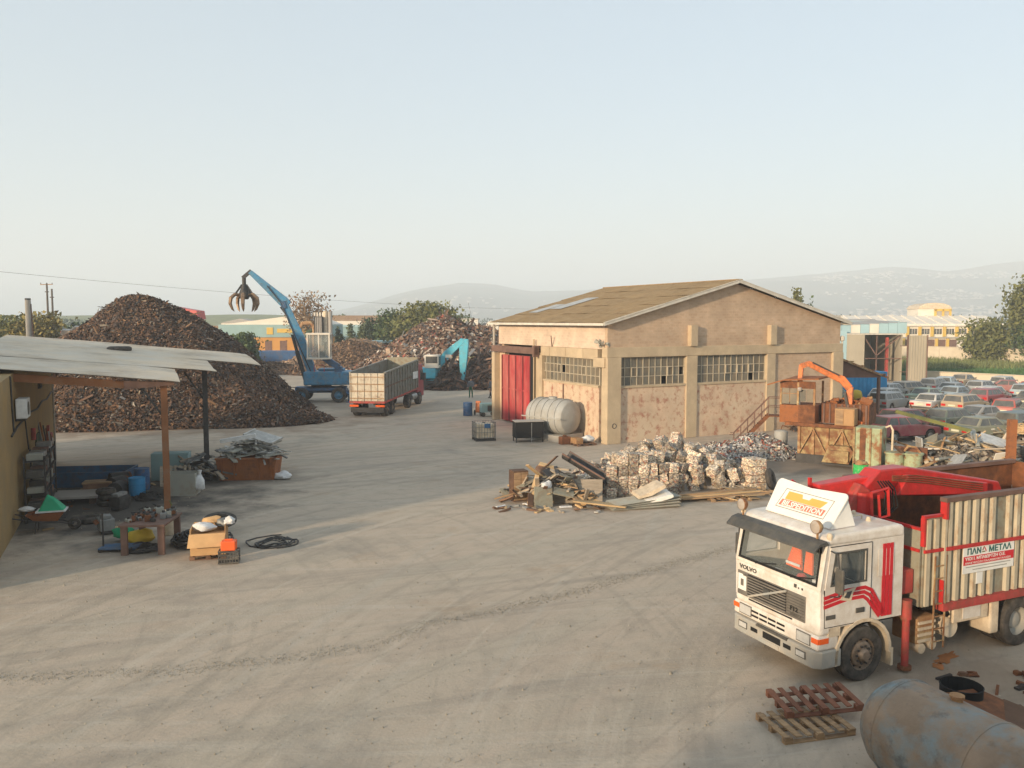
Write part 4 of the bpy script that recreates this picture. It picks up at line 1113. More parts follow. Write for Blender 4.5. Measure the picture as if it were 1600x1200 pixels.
def engine(lab, x, y, rz, m):
    t = thing('scrap_engine', lab, 'engine', (x, y, 0), rz)
    MB().bb(-.32, .32, -.22, .22, .12, .5).build('block', m, t, bevel=.03)
    MB().bb(-.28, .28, -.13, .13, .501, .62).build('cylinder_head', 'alu_dark', t, bevel=.02)
    MB().bb(-.3, .3, -.16, .16, 0, .119).build('sump', 'dark_steel', t, bevel=.03)
    MB().cyl((.33, 0, .25), (.38, 0, .25), .11, n=14).build('pulley', 'dark_steel', t)
    for k in range(4):
        MB().cyl((-.21 + k * .14, .22, .42), (-.21 + k * .14, .34, .36), .03, n=8).build('exhaust_port', 'rust', t)
engine('rusty engine block on the floor between rack and wheelbarrow', -16.1, 27.9, .5, 'rust')
engine('dark engine block beside the short stack of tyres', -14.1, 29.5, 1.4, 'dark_steel')
engine('grey engine block behind the hand trolley', -13.0, 26.2, 2.2, 'alu_dark')
wc = thing('wooden_chest', 'dark wooden chest on the floor beside the blue drums', 'chest', (-16.1, 32.0, 0), R(15))
MB().bb(-.5, .5, -.3, .3, 0, .5).build('body', 'wood_dark', wc, bevel=.01)
MB().bb(-.53, .53, -.33, .33, .502, .56).build('lid', 'wood', wc, bevel=.01)
pallet('wooden_pallet', 'grey pallet leaning on the dark aluminium heap by the post', -13.9, 34.0, R(20), .35, 'wood_grey', 1.2, .9, tilt=(R(58), 0))
pallet('wooden_pallet', 'lower pallet of two under the teal cabinet side', -13.55, 36.1, R(12), 0, 'wood_grey', 1.2, .9)
pallet('wooden_pallet', 'upper pallet of two beside the teal cabinet', -13.5, 36.1, R(20), .125, 'wood_dark', 1.2, .9)
cable_heap('cable_heap', 'dark heap of hoses in front of the grey crate', -13.9, 31.3, .5, .3, 22, 'dark_steel', 14)
rng = random.Random(63)
loose('floor_scrap', 'scrap bit', 'scrap bit on the oily floor under the canopy', 'scrap bits under the canopy', [(rng.uniform(-18.5, -12.6), rng.uniform(26.5, 34), .03) for _ in range(44)], ((.12, .5), (.05, .16), (.02, .07)), ['dark_steel', 'rust', 'alu_dark', 'wood_dark', 'sheet_grey', 'wood_light'], 64, .15)
# ---------------------------------------------------------------- heaps of shredded metal
PAL_RUST = [((.120, .068, .042), 5), ((.085, .052, .037), 5), ((.165, .088, .048), 4), ((.062, .048, .040), 4), ((.21, .125, .07), 1.6), ((.15, .135, .115), 1.1), ((.38, .34, .29), .25), ((.24, .19, .135), .6)]
PAL_CANS = [((.24, .145, .095), 4), ((.17, .10, .065), 5), ((.34, .25, .18), 3.5), ((.10, .075, .062), 4), ((.46, .40, .33), 1.3), ((.30, .09, .06), 1.0), ((.60, .56, .50), .4), ((.16, .165, .17), 1)]
PAL_BROWN = [((.20, .12, .07), 5), ((.15, .09, .055), 4), ((.26, .17, .10), 3), ((.10, .07, .05), 2)]
PAL_WIRE = [((.10, .065, .05), 5), ((.17, .085, .05), 3), ((.06, .05, .045), 4), ((.24, .14, .09), 1)]
PAL_ALU = [((.45, .43, .40), 4), ((.62, .58, .52), 2), ((.25, .25, .25), 3), ((.40, .14, .10), 1.5), ((.5, .4, .28), 1)]
def pick(pal, n, rng):
    c = np.array([p[0] for p in pal]); w = np.array([p[1] for p in pal], float)
    q = c[rng.choice(len(c), n, p=w / w.sum())]
    return q * rng.uniform(.7, 1.3, (n, 1))
def heap(name, label, H, x0, x1, y0, y1, n, size, pal, seed, step=.4, zmin=.02, elong=1.0, rag=.55, cat='scrap heap'):
    """heap H(x, y): a ragged core and n bent metal fragments lying on it"""
    rng = np.random.default_rng(seed)
    xs = np.arange(x0, x1, step); ys = np.arange(y0, y1, step)
    X, Y = np.meshgrid(xs, ys)
    def HH(X, Y):
        h = H(X, Y)
        return h + rag * (fbm(X * .55, Y * .55, seed) - .47) * np.clip(h * 1.2, 0, 1.5)
    Z = HH(X, Y)
    Zc = np.where(Z > 0, Z - .06 + rng.uniform(-.06, .06, Z.shape), -.05)
    V = np.stack([X.ravel(), Y.ravel(), Zc.ravel()], 1)
    i = np.arange(X.size).reshape(X.shape)
    F = np.stack([i[:-1, :-1].ravel(), i[:-1, 1:].ravel(), i[1:, 1:].ravel(), i[1:, :-1].ravel()], 1)
    F = F[(V[F][:, :, 2] > 0).any(1)]
    cols = pick(pal, len(F), rng) * .8
    # fragments
    px = rng.uniform(x0, x1, n * 4); py = rng.uniform(y0, y1, n * 4)
    h = HH(px, py)
    k = np.where(h > zmin)[0][:n]
    px, py, h = px[k], py[k], h[k]
    m = len(k)
    e = .15
    nx = -(HH(px + e, py) - HH(px - e, py)) / (2 * e); ny = -(HH(px, py + e) - HH(px, py - e)) / (2 * e)
    nrm = np.stack([nx, ny, np.ones(m)], 1) + rng.normal(0, .55, (m, 3))
    nrm /= np.linalg.norm(nrm, axis=1)[:, None]
    t = rng.normal(0, 1, (m, 3)); t -= nrm * (t * nrm).sum(1)[:, None]; t /= np.linalg.norm(t, axis=1)[:, None]
    b = np.cross(nrm, t)
    L = size * rng.lognormal(0, .4, m)[:, None] * elong; W = size * rng.uniform(.25, .8, m)[:, None]
    fold = size * rng.uniform(-.35, .5, m)[:, None]
    big = rng.random(m) < .025                      # a few longer bars and sheets stick out of the heap
    L = np.where(big[:, None], L * rng.uniform(2.2, 5.0, (m, 1)), L); W = np.where(big[:, None], W * rng.uniform(.5, 2.0, (m, 1)), W); fold = np.where(big[:, None], fold * .6, fold)
    c = np.stack([px, py, h + rng.uniform(-.04, .10, m)], 1)
    P = np.stack([c - t * L * .5 - b * W * .5 + nrm * fold * .2, c - b * W * .5 * rng.uniform(.6, 1.3, (m, 1)) + nrm * fold, c + t * L * .5 - b * W * .4, c + t * L * .5 * rng.uniform(.6, 1.1, (m, 1)) + b * W * .5 - nrm * fold * .3, c + b * W * .5 + nrm * fold * .8, c - t * L * .5 + b * W * .35], 1)
    base = len(V)
    j = base + 6 * np.arange(m)[:, None]
    FF = np.concatenate([j + np.array([0, 1, 4, 5]), j + np.array([1, 2, 3, 4])])
    fc = pick(pal, m, rng)
    o = npmesh(name, np.concatenate([V, P.reshape(-1, 3)]), np.concatenate([F, FF]), ['scrap'], np.concatenate([cols, fc, fc * .92]))
    return tag(o, label, cat, kind='stuff')
def cone(cx, cy, h, k, ax=1.0, ay=1.0, top=.5):
    return lambda X, Y: h - k * (np.sqrt(((X - cx) / ax) ** 2 + ((Y - cy) / ay) ** 2 + top ** 2) - top)
def mx(*fs):
    def f(X, Y):
        r = fs[0](X, Y)
        for g in fs[1:]:
            a = g(X, Y)
            r = np.logaddexp(r * 3, a * 3) / 3
        return r
    return f
heap('scrap_heap', 'huge heap of rusty shredded steel behind the canopy', mx(cone(-27.6, 62, 8.7, .80, top=1.2), cone(-23.4, 61.2, 6.7, 1.0, 1.05, 1.15, top=1.4), cone(-25.2, 61.5, 7.4, .95, 1.0, 1.1, top=1.4), cone(-19.0, 56.2, 2.2, .42, 1.15, .75, top=.8), cone(-38, 63, 3.4, .7, 1.5, 1), cone(-26, 58, 4.6, .62, 1.3, .85)), -46, -8, 46, 74, 80000, .2, PAL_RUST, 1)
heap('shredded_heap', 'tall heap of bright shredded cans and light scrap beyond the yard', mx(cone(-7.9, 97, 7.2, .68, 1.0, 1.0, top=1.6), cone(-3.6, 97, 6.0, .7, 1.1, 1, top=1.2), cone(-13.5, 96, 2.6, .45, 1.2, 1)), -24, 8, 84, 108, 17000, .42, PAL_CANS, 2, step=.5, rag=.5)
heap('turnings_heap', 'low brown heap of fine turnings beside the tall bright heap', mx(cone(-20.5, 108, 4.1, .58, 1.2, 1, top=1), cone(-16, 108, 3.0, .5, 1.2, 1)), -34, -6, 97, 120, 12000, .3, PAL_BROWN, 3, step=.5)
heap('turnings_heap', 'long low brown heap of turnings in front of the blue container', cone(-31, 106, 1.5, .45, 2.2, .8), -42, -20, 101, 111, 4000, .3, PAL_BROWN, 4, step=.5)
heap('wire_heap', 'dark heap of tangled wire beside the warehouse corner', mx(cone(-2.6, 85.5, 3.1, .75, 1.0, 1), cone(-5.5, 86, 1.6, .6)), -10, 4, 79, 93, 9000, .42, PAL_WIRE, 5, elong=2.0)
heap('wire_heap', 'small dark heap of wire below the cyan grab arm', cone(-6.4, 82.5, 1.7, .8), -10, -3, 79, 86, 2600, .38, PAL_WIRE, 6, elong=2.0)
heap('can_heap', 'loose drift of crushed cans between bales and warehouse', mx(cone(12.4, 41.6, 1.0, .75, 1.3, 1), cone(10.0, 40.4, .75, .8)), 8, 16, 38, 44, 4200, .14, PAL_ALU, 7, step=.25, rag=.2)
heap('car_part_heap', 'low dark heap of car parts before the rows of cars', mx(cone(21.3, 51, .55, .25, 1.5, 1), cone(24.0, 54, .5, .25, 1.4, 1)), 16, 29, 47, 58, 4500, .3, PAL_WIRE, 8, elong=1.5)
# rusty wall of sheet piles behind the wire heap
rw = thing('rusty_container', 'rusty green open container standing behind the dark wire heap', 'container', (-2.5, 90.5, 0), R(4))
crate_open(rw, 9, 2.4, 2.9, .06, 'pale_green_rust')
for k in range(14):
    MB().bb(-4.4 + k * .67, -4.28 + k * .67, -1.27, -1.202, 0.1, 2.85).build('rib', 'rust', rw)

# ---------------------------------------------------------------- blue material handler
def tyre_wheel(parent, c, r, w, hub_m, side=1, n=24, name='wheel'):
    T = Matrix.Translation(c) @ Matrix.Rotation(R(-90 * side), 4, 'X')
    o = MB().lathe([(r * .55, -w / 2), (r * .9, -w / 2), (r * .985, -w * .38), (r, -w * .2), (r, w * .2), (r * .985, w * .38), (r * .9, w / 2), (r * .55, w / 2), (r * .54, w * .3)], n, T).build(name, 'rubber', parent, smooth=35)
    MB().lathe([(r * .55, w * .42), (r * .5, w * .3), (r * .34, w * .22), (r * .3, w * .42), (r * .17, w * .46), (r * .15, w * .6), (0, w * .62)], n, T).build('rim', hub_m, o, smooth=30)
    return o
def grapple(parent, top, tines=5, s=1.0, closed=.35):
    x, y, z = top
    g_ = MB().cyl((x, y, z), (x, y, z - .55 * s), .16 * s, n=10).cyl((x, y, z - .55 * s), (x, y, z - 1.5 * s), .2 * s, .45 * s, n=10).cyl((x, y, z - 1.5 * s), (x, y, z - 1.75 * s), .45 * s, .3 * s, n=10).build('grapple_body', 'dark_steel', parent)
    for k in range(tines):
        a = 2 * math.pi * k / tines + .4
        ca, sa = math.cos(a), math.sin(a)
        pts = []
        for (rr, zz) in ((.30, -1.45), (.75, -1.35), (1.08, -1.65), (1.15, -2.1), (.98, -2.55), (.82, -2.75)):
            pts.append((x + ca * rr * s, y + sa * rr * s, z + zz * s))
        MB().tube(pts, [.14 * s, .16 * s, .17 * s, .15 * s, .1 * s, .02 * s], 6).build('tine', 'grapple_steel', g_)
        MB().bar((x + ca * .18 * s, y + sa * .18 * s, z - .55 * s), (x + ca * .7 * s, y + sa * .7 * s, z - 1.3 * s), .13 * s).build('ram', 'dark_steel', g_)
    return g_
mh = thing('material_handler', 'blue wheeled material handler with raised cab and open grapple', 'excavator', (-16.0, 69.6, 0), R(186))
# local x: forward (to the left in the photo)
un = MB().bb(-2.1, 2.1, -.55, .55, .75, 1.25).bb(-1.5, 1.5, -1.0, 1.0, .95, 1.2).build('undercarriage', 'blue_dark', mh, bevel=.04)
for sx in (-1.55, 1.45):
    MB().bb(sx - .15, sx + .15, -1.2, 1.2, .5, .74).build('axle', 'blue_dark', mh)
    for sy in (-1, 1):
        tyre_wheel(mh, (sx, sy * 1.22, .62), .62, .5, 'blue_paint', sy)
for sx in (-2.4, 2.4):
    for sy in (-1.2, 1.2):
        MB().bar((sx * .8, sy * .35, .9), (sx, sy, .55), .22, .2).cyl((sx, sy, .02), (sx, sy, .75), .1, n=8).cyl((sx, sy, .0), (sx, sy, .06), .28, n=10).build('stabiliser', 'blue_dark', mh)
MB().cyl((0, 0, 1.22), (0, 0, 1.42), .85, n=24).build('slew_ring', 'dark_steel', mh)
body = MB().prism([(1.3, -1.25), (1.3, 1.25), (-1.7, 1.3), (-2.45, .95), (-2.7, 0), (-2.45, -.95), (-1.7, -1.3)], 1.43, 2.55).build('upper_body', 'blue_paint', mh, bevel=.12, seg=3)
MB().bb(-1.9, .2, -1.1, .3, 2.552, 2.75).build('engine_hood', 'blue_paint', mh, bevel=.06)
MB().cyl((-1.5, .8, 2.55), (-1.5, .8, 3.1), .08, n=8).build('exhaust', 'dark_steel', mh)
MB().tube([(-.4, 1.2, 2.55), (-.4, 1.2, 3.1), (.4, 1.2, 3.1), (.4, 1.2, 2.55)], .03, 6).build('hand_rail', 'red_paint', mh)
# cab riser and cab
MB().bar((-1.5, 1.0, 2.3), (-1.55, 1.05, 3.0), .5, .6).bar((-1.6, 1.05, 2.9), (-.35, 1.1, 3.72), .45, .5).build('cab_riser', 'blue_dark', mh, bevel=.04)
cabx0, cabx1, caby0, caby1, cz0, cz1 = -.9, .85, .45, 1.75, 3.72, 5.6
cf = MB()
for x in (cabx0, cabx1):
    for y in (caby0, caby1):
        cf.bb(x - .05, x + .05, y - .05, y + .05, cz0, cz1)
cf.bb(cabx0 - .08, cabx1 + .1, caby0 - .08, caby1 + .08, cz1, cz1 + .14)
cf.bb(cabx0 - .08, cabx1 + .08, caby0 - .08, caby1 + .08, cz0 - .12, cz0)
cf.bb(-.1, -.02, caby0 - .04, caby0 + .04, cz0, cz1); cf.bb(-.1, -.02, caby1 - .04, caby1 + .04, cz0, cz1)
cabf = cf.build('cab_frame', 'white_clad', mh)
for y in (caby0, caby1):
    MB().bb(cabx0 + .06, -.11, y - .01, y + .01, cz0 + .02, cz1 - .02).build('cab_window', 'cab_glass', cabf)
    MB().bb(-.01, cabx1 - .06, y - .01, y + .01, cz0 + .02, cz1 - .02).build('cab_window', 'cab_glass', cabf)
for x in (cabx0, cabx1):
    MB().bb(x - .01, x + .01, caby0 + .06, caby1 - .06, cz0 + .02, cz1 - .02).build('cab_window', 'cab_glass', cabf)
MB().bb(-.55, .05, .8, 1.4, cz0, cz0 + .5).bb(-.6, -.45, .8, 1.4, cz0 + .5, cz0 + 1.25).build('seat', 'dark_grey', cabf)
# boom and stick
def arm(name, p0, p1, h0, h1, hm, w, m, parent, bow=.0):
    p0 = Vector(p0); p1 = Vector(p1); d = (p1 - p0); L = d.length; d.normalize()
    up = Vector((0, 1, 0)).cross(d) * -1
    if up.z < 0: up = -up
    pr = [(0, -h0 / 2), (L * .12, -h0 / 2 - .05), (L * .5, -hm / 2 + bow), (L, -h1 / 2), (L, h1 / 2), (L * .5, hm / 2 + bow), (L * .12, h0 / 2 + .05), (0, h0 / 2)]
    vs = []
    for y in (-w / 2, w / 2):
        for a, b in pr:
            q = p0 + d * a + up * b
            vs.append((q.x, q.y + y, q.z))
    n = len(pr)
    fs = [tuple(range(n)), tuple(range(2 * n - 1, n - 1, -1))] + [(k, k + n, (k + 1) % n + n, (k + 1) % n) for k in range(n)]
    return MB().add(vs, fs).build(name, m, parent, bevel=.03)
BP, BE, ST = (.55, 0, 2.0), (2.95, 0, 8.35), (5.6, 0, 10.75)
bm_ = arm('boom', BP, BE, .6, .5, .75, .5, 'blue_paint', mh, .12)
for s in (-1, 1):
    MB().cyl((1.25, s * .42, 1.7), (1.95, s * .42, 4.2), .12, n=10).cyl((1.95, s * .42, 4.2), (2.3, s * .42, 5.6), .07, n=8).build('boom_cylinder', 'dark_steel', bm_)
MB().tube([(.7, .3, 2.3), (1.6, .33, 4.4), (2.4, .33, 6.4), (3.1, .33, 8.2), (4.2, .3, 9.6)], .04, 5).build('hose', 'dark_steel', bm_)
MB().bar((2.75, 0, 8.1), (3.1, 0, 8.0), .7, .6).build('elbow_bracket', 'blue_dark', bm_)
MB().cyl((2.6, -.35, 7.0), (3.25, -.35, 7.9), .1, n=8).build('stick_cylinder', 'dark_steel', bm_)
sk = arm('stick', (2.6, 0, 8.0), ST, .75, .35, .62, .42, 'blue_paint', mh)
MB().tube([(2.55, 0, 8.3), (2.3, 0, 8.6), (2.1, .1, 8.3), (2.2, .1, 7.9)], .05, 5).build('hose', 'rust', sk)
MB().bar((5.5, 0, 10.85), (6.2, 0, 10.25), .35, .25).build('head_link', 'dark_steel', sk)
grapple(mh, (6.1, 0, 10.25), 5, 1.0)

# second handler, cyan, half hidden behind the semi trailer
m2 = thing('material_handler', 'cyan material handler with folded arm behind the red lorry cab', 'excavator', (-8.6, 82.5, 0), R(-8))
MB().bb(-2.4, 2.6, -1.0, 1.0, .5, 1.0).build('undercarriage', 'cyan_paint', m2, bevel=.05)
for sy in (-1, 1):
    for k in range(5):
        MB().cyl((-1.9 + k, sy * 1.25 - .25, .45), (-1.9 + k, sy * 1.25 + .25, .45), .38, n=12).build('track_roller', 'dark_steel', m2)
    MB().prism([(-2.5, .45), (-2.2, .05), (2.3, .05), (2.6, .45), (2.3, .88), (-2.2, .88)], sy * 1.25 - .28, sy * 1.25 + .28, 'y').build('track', 'dark_steel', m2)
MB().prism([(1.3, -1.2), (1.3, 1.2), (-2.2, 1.2), (-2.6, 0), (-2.2, -1.2)], 1.05, 2.1).build('upper_body', 'cyan_paint', m2, bevel=.1)
c2 = MB().bb(.2, 1.6, -1.2, -.2, 2.102, 3.4).build('cab', 'white_clad', m2, bevel=.05)
MB().bb(.35, 1.5, -1.225, -1.202, 2.6, 3.25).build('cab_window', 'auto_glass', c2)
MB().bb(1.602, 1.62, -1.1, -.3, 2.4, 3.25).build('cab_window', 'auto_glass', c2)
b2 = arm('boom', (.9, 0, 1.9), (3.85, 0, 4.85), .55, .5, .75, .5, 'cyan_paint', m2, .15)
MB().cyl((1.4, .3, 1.6), (2.4, .3, 2.9), .1, n=8).build('boom_cylinder', 'dark_steel', b2)
MB().bb(2.1, 2.7, -.27, -.252, 3.1, 3.4).build('maker_plate', 'white_clad', b2)
s2 = arm('stick', (3.95, 0, 4.95), (3.75, 0, .75), .8, .35, .75, .45, 'cyan_paint', m2)
MB().bb(3.5, 3.95, -.22, .22, .3, .8).build('quick_coupler', 'crane_orange', s2)
# ---------------------------------------------------------------- by the warehouse gate
tk = thing('storage_tank', 'grey ribbed cylindrical tank lying beside the warehouse wall', 'tank', (2.35, 47.5, 0), R(27.5 - 72))
T = Matrix.Translation((0, 0, 1.32)) @ Matrix.Rotation(R(90), 4, 'Y')
MB().lathe([(0, -1.55), (.5, -1.5), (.86, -1.35), (1.0, -1.1), (1.0, 1.1), (.86, 1.35), (.5, 1.5), (0, 1.55)], 32, T).build('shell', 'tank_grey', tk, smooth=35)
for x in (-.95, -.55, -.05, .45, .95):
    MB().lathe([(.99, x - .05), (1.045, x - .04), (1.045, x + .04), (.99, x + .05)], 32, T).build('band', 'tank_grey', tk, smooth=30)
MB().bb(-1.5, 1.5, -1.06, -1.0, 1.28, 1.34).build('side_seam', 'tank_grey', tk)
MB().bb(-1.2, 1.4, -1.0, 1.0, 0, .36).build('cradle', 'concrete_grey', tk)
MB().cyl((0, 0, 2.3), (0, 0, 2.42), .25, n=16).build('manhole', 'tank_grey', tk)
ib = thing('cage_tank', 'stained plastic tank in a wire cage standing on the yard', 'tank', (-1.6, 46.9, 0), R(16))
MB().bb(-.5, .5, -.45, .45, .14, .98).build('bladder', 'cream_paint', ib, bevel=.06)
for k in range(3):
    MB().bb(-.58, .58, -.5 + k * .42, -.36 + k * .42, .0, .13).build('skid', 'dark_steel', ib)
for s in (-1, 1):
    for k in range(8):
        MB().cyl((-.56 + k * .16, s * .52, .13), (-.56 + k * .16, s * .52, 1.06), .013, n=5).build('cage_bar', 'alu_dark', ib)
        if 0 < k < 7:
            MB().cyl((s * .57, -.52 + k * .148, .13), (s * .57, -.52 + k * .148, 1.06), .013, n=5).build('cage_bar', 'alu_dark', ib)
    for z in (.2, .5, .8, 1.05):
        MB().bar((-.57, s * .53, z), (.57, s * .53, z), .02).build('cage_rail', 'alu_dark', ib)
        MB().bar((s * .58, -.5, z), (s * .58, .5, z), .02).build('cage_rail', 'alu_dark', ib)
MB().bb(-.1, .25, -.555, -.545, .75, 1.0).build('label_plate', 'blue_dark', ib)
MB().lathe([(.09, .981), (.09, 1.03), (0, 1.03)], 12).build('filler_cap', 'dark_grey', ib)
bx2 = thing('black_box', 'black sheet steel box on legs beside the grey tank', 'box', (.9, 46.4, 0), R(12))
MB().bb(-.8, .8, -.45, .45, .25, 1.15).build('body', 'black_gap', bx2)
MB().bb(-.83, .83, -.48, .48, 1.152, 1.18).build('lid', 'grey_clad', bx2)
for sx in (-.75, .75):
    for sy in (-.4, .4):
        MB().bb(sx - .03, sx + .03, sy - .03, sy + .03, 0, .248).build('leg', 'dark_steel', bx2)
MB().bar((.1, -.46, .0), (.1, -.46, 1.1), .04).build('strut', 'steel', bx2)
pallet('wooden_pallet', 'wooden pallet of scrap parts by the warehouse corner column', 3.9, 45.0, R(27), m='wood_dark')
tag(MB().bb(-.42, .02, -.3, .3, 0, .3).bb(-.3, -.1, -.32, -.3, .08, .2).build('gearbox_casting', 'rust_light', loc=(3.7, 44.9, .124), rot=(0, 0, R(27)), bevel=.04), 'rusty gearbox casting on the pallet by the column', 'casting')
tag(blob('scrap_bundle', 'bag_white', .3, None, (4.15, 45.15, .3), 31, 16, .4, (1.2, .9, .7)), 'pale bundle of scrap on the pallet by the column', 'bundle')
tag(MB().bb(-.3, .3, -.2, .2, 0, .42).bb(-.1, .1, -.1, .1, .421, .5).build('pump_casting', 'rust', loc=(2.9, 45.35, 0), rot=(0, 0, .4), bevel=.04), 'dark rusty casting on the ground by the tank cradle', 'casting')
drum('steel_drum', 'dull blue drum standing off the warehouse gate', -3.15, 59.0, 'drum_blue', h=.95, r=.33)
fb = thing('flower_cart', 'small orange painted gas cart between the blue drum and the gate', 'cart', (-2.45, 59.2, 0), .3)
MB().bar((0, 0, .2), (.1, .2, 1.0), .35, .25).build('cylinder_rack', 'crane_orange', fb, bevel=.05)
MB().cyl((-.25, 0, .2), (-.2, 0, .2), .2, n=14).build('wheel', 'rubber', fb)
MB().cyl((.25, 0, .2), (.2, 0, .2), .2, n=14).build('wheel', 'rubber', fb)
cp = thing('compressor', 'pale green compressor beside the red gate', 'compressor', (-1.7, 58.6, 0), .25)
MB().bb(-.55, .5, -.3, .3, .3, .95).build('housing', 'teal_clad', cp, bevel=.04)
MB().bb(-.1, .45, -.32, -.302, .4, .8).build('radiator', 'dark_grey', cp)
for s in (-.4, .4):
    MB().cyl((s, -.32, .16), (s, .32, .16), .16, n=12).build('wheel', 'rubber', cp)
gc = thing('gas_cabinet', 'narrow green cabinet standing at the warehouse gate post', 'cabinet', (-.95, 59.1, 0), .4)
MB().bb(-.32, .32, -.3, .3, 0, 1.45).build('body', 'plastic_green', gc)
MB().bb(-.28, .28, -.325, -.302, .06, 1.38).build('door', 'leaf_dark', gc)
for nm, lb, x, m in (('gas_bottle', 'short red gas bottle beside the green cabinet', -1.25, 'red_paint'), ('gas_bottle', 'pale gas bottle between red bottle and green cabinet', -.9, 'cream_paint')):
    gbt = thing(nm, lb, 'gas bottle', (x, 58.1, 0))
    MB().lathe([(0, .01), (.14, .01), (.15, .05), (.15, .55), (.12, .66), (.05, .7), (.05, .74)], 16).build('shell', m, gbt, smooth=40)
    MB().lathe([(.09, .7), (.1, .8), (.09, .81)], 12).build('collar', m, gbt)

# ---------------------------------------------------------------- people
def person(name, label, loc, rz, top_m, leg_m, pose):
    t = thing(name, label, 'person', loc, rz)
    J = dict(pel=(0, 0, .95), ch=(0, .0, 1.28), nk=(0, .01, 1.50), hd=(0, .03, 1.60), ht=(0, .03, 1.74))
    V = []; E_ = []; Rr = []
    def add(p, r, par=None):
        V.append(p); Rr.append(r)
        if par is not None: E_.append((par, len(V) - 1))
        return len(V) - 1
    pel = add((0, 0, .96), (.15, .11)); wa = add((0, 0, 1.12), (.145, .105), pel); ch = add((0, .01, 1.32), (.17, .12), wa)
    nb = add((0, 0, 1.47), (.075, .07), ch); nk = add((0, .01, 1.53), (.055, .055), nb); hd = add((0, .03, 1.63), (.085, .1), nk); add((0, .02, 1.73), (.07, .08), hd)
    for s in (-1, 1):
        hp = add((s * .09, 0, .88), (.095, .1), pel)
        kn = add((s * .11, pose['knee'] * (1 if s > 0 else -.4), .5), (.065, .07), hp)
        an = add((s * .11, pose['foot'] * s, .1), (.045, .05), kn)
        add((s * .12, pose['foot'] * s + .17, .04), (.045, .035), an)
        sh = add((s * .19, 0, 1.42), (.07, .075), ch)
        el = add((s * .25, pose['elb'][0], pose['elb'][1]), (.048, .05), sh)
        wr = add((s * .22, pose['wr'][0], pose['wr'][1]), (.035, .038), el)
        hn_ = add((s * .2, pose['wr'][0] + .05, pose['wr'][1] - .06), (.032, .04), wr)
        for q in range(4):
            f1 = add((s * .2 + (q - 1.5) * .018, pose['wr'][0] + .08, pose['wr'][1] - .11), (.009, .009), hn_)
            add((s * .2 + (q - 1.5) * .018, pose['wr'][0] + .08, pose['wr'][1] - .16 + .01 * abs(q - 1)), (.007, .007), f1)
        add((s * .2 - s * .05, pose['wr'][0] + .09, pose['wr'][1] - .07), (.009, .009), hn_)
    me = bpy.data.meshes.new(name)
    me.from_pydata(V, E_, [])
    ob_ = bpy.data.objects.new(name, me); COL.objects.link(ob_)
    sm = ob_.modifiers.new('skin', 'SKIN')
    if not me.skin_vertices:
        bpy.context.view_layer.objects.active = ob_
    for k, sv in enumerate(me.skin_vertices[0].data):
        sv.radius = Rr[k]; sv.use_root = (k == 0)
    ob_.modifiers.new('sub', 'SUBSURF').levels = 1
    ob_.modifiers['sub'].render_levels = 1
    dg = bpy.context.evaluated_depsgraph_get()
    m2_ = bpy.data.meshes.new_from_object(ob_.evaluated_get(dg))
    bpy.data.objects.remove(ob_)
    m2_.materials.clear()
    for q in (top_m, leg_m, 'skin', 'hair'):
        m2_.materials.append(MT(q))
    for p in m2_.polygons:
        c = p.center
        if c.z > 1.66 or (c.z > 1.58 and c.y < -.0): k = 3
        elif c.z > 1.5: k = 2
        elif c.z < .09: k = 3
        elif c.z > .97 or (abs(c.x) > .17 and c.z > pose['wr'][1] + .01): k = 0
        elif abs(c.x) > .15 and c.z <= pose['wr'][1] + .01 and c.z > .55: k = 2
        else: k = 1
        p.material_index = k
        p.use_smooth = True
    b = bpy.data.objects.new('body', m2_); COL.objects.link(b); b.parent = t
    hm = MB().lathe([(.088, 1.665), (.095, 1.70), (.08, 1.76), (.04, 1.785), (0, 1.79)], 12, Matrix.Translation((0, .02, 0))); hm.build('hair', 'hair', t, smooth=60)
    return t
person('person', 'person in dark top and green trousers standing by the wire heap', (-3.6, 72.6, 0), R(170), 'jacket_grey', 'trouser_green', dict(knee=.03, foot=.05, elb=(.06, 1.18), wr=(.2, 1.0)))
person('person', 'person in grey jacket and dark trousers walking past the gate', (-1.85, 72.0, 0), R(60), 'jacket_grey', 'trouser_dark', dict(knee=.1, foot=.16, elb=(-.05, 1.14), wr=(.1, .9)))

# ---------------------------------------------------------------- semi trailer
st = thing('semi_trailer_lorry', 'cream ribbed tipper trailer with a dark red lorry cab', 'lorry', (-10.15, 58.2, 0), R(90 - 9.0))
# local x runs forward, away from the camera
LB = 8.6
def zt(x): return 3.08 + .5 * x / LB
def zb(x): return 1.12 + .3 * x / LB
hw = 1.27
for s in (-1, 1):
    y = s * hw
    o = MB().add([(0, y, zb(0)), (LB, y, zb(LB)), (LB, y, zt(LB)), (0, y, zt(0)), (0, y - s * .05, zb(0)), (LB, y - s * .05, zb(LB)), (LB, y - s * .05, zt(LB)), (0, y - s * .05, zt(0))], [(0, 1, 2, 3), (7, 6, 5, 4), (0, 4, 5, 1), (1, 5, 6, 2), (2, 6, 7, 3), (3, 7, 4, 0)]).build('side_wall', 'trailer_grey', st)
    for k in range(13):
        x = .12 + k * (LB - .24) / 12
        MB().bar((x, y + s * .035, zb(x)), (x, y + s * .035, zt(x)), .1, .06).build('rib', 'trailer_grey', o)
    MB().bar((0, y + s * .04, (zb(0) + zt(0)) / 2), (LB, y + s * .04, (zb(LB) + zt(LB)) / 2), .05, .09).build('mid_rail', 'brown_steel', o)
    MB().bar((-.03, y, zt(0) + .04), (LB, y, zt(LB) + .04), .14, .1).build('top_rail', 'trailer_grey', o)
    MB().bar((-.03, y, zb(0) - .06), (LB, y, zb(LB) - .06), .12, .14).build('bottom_rail', 'dull_red', o)
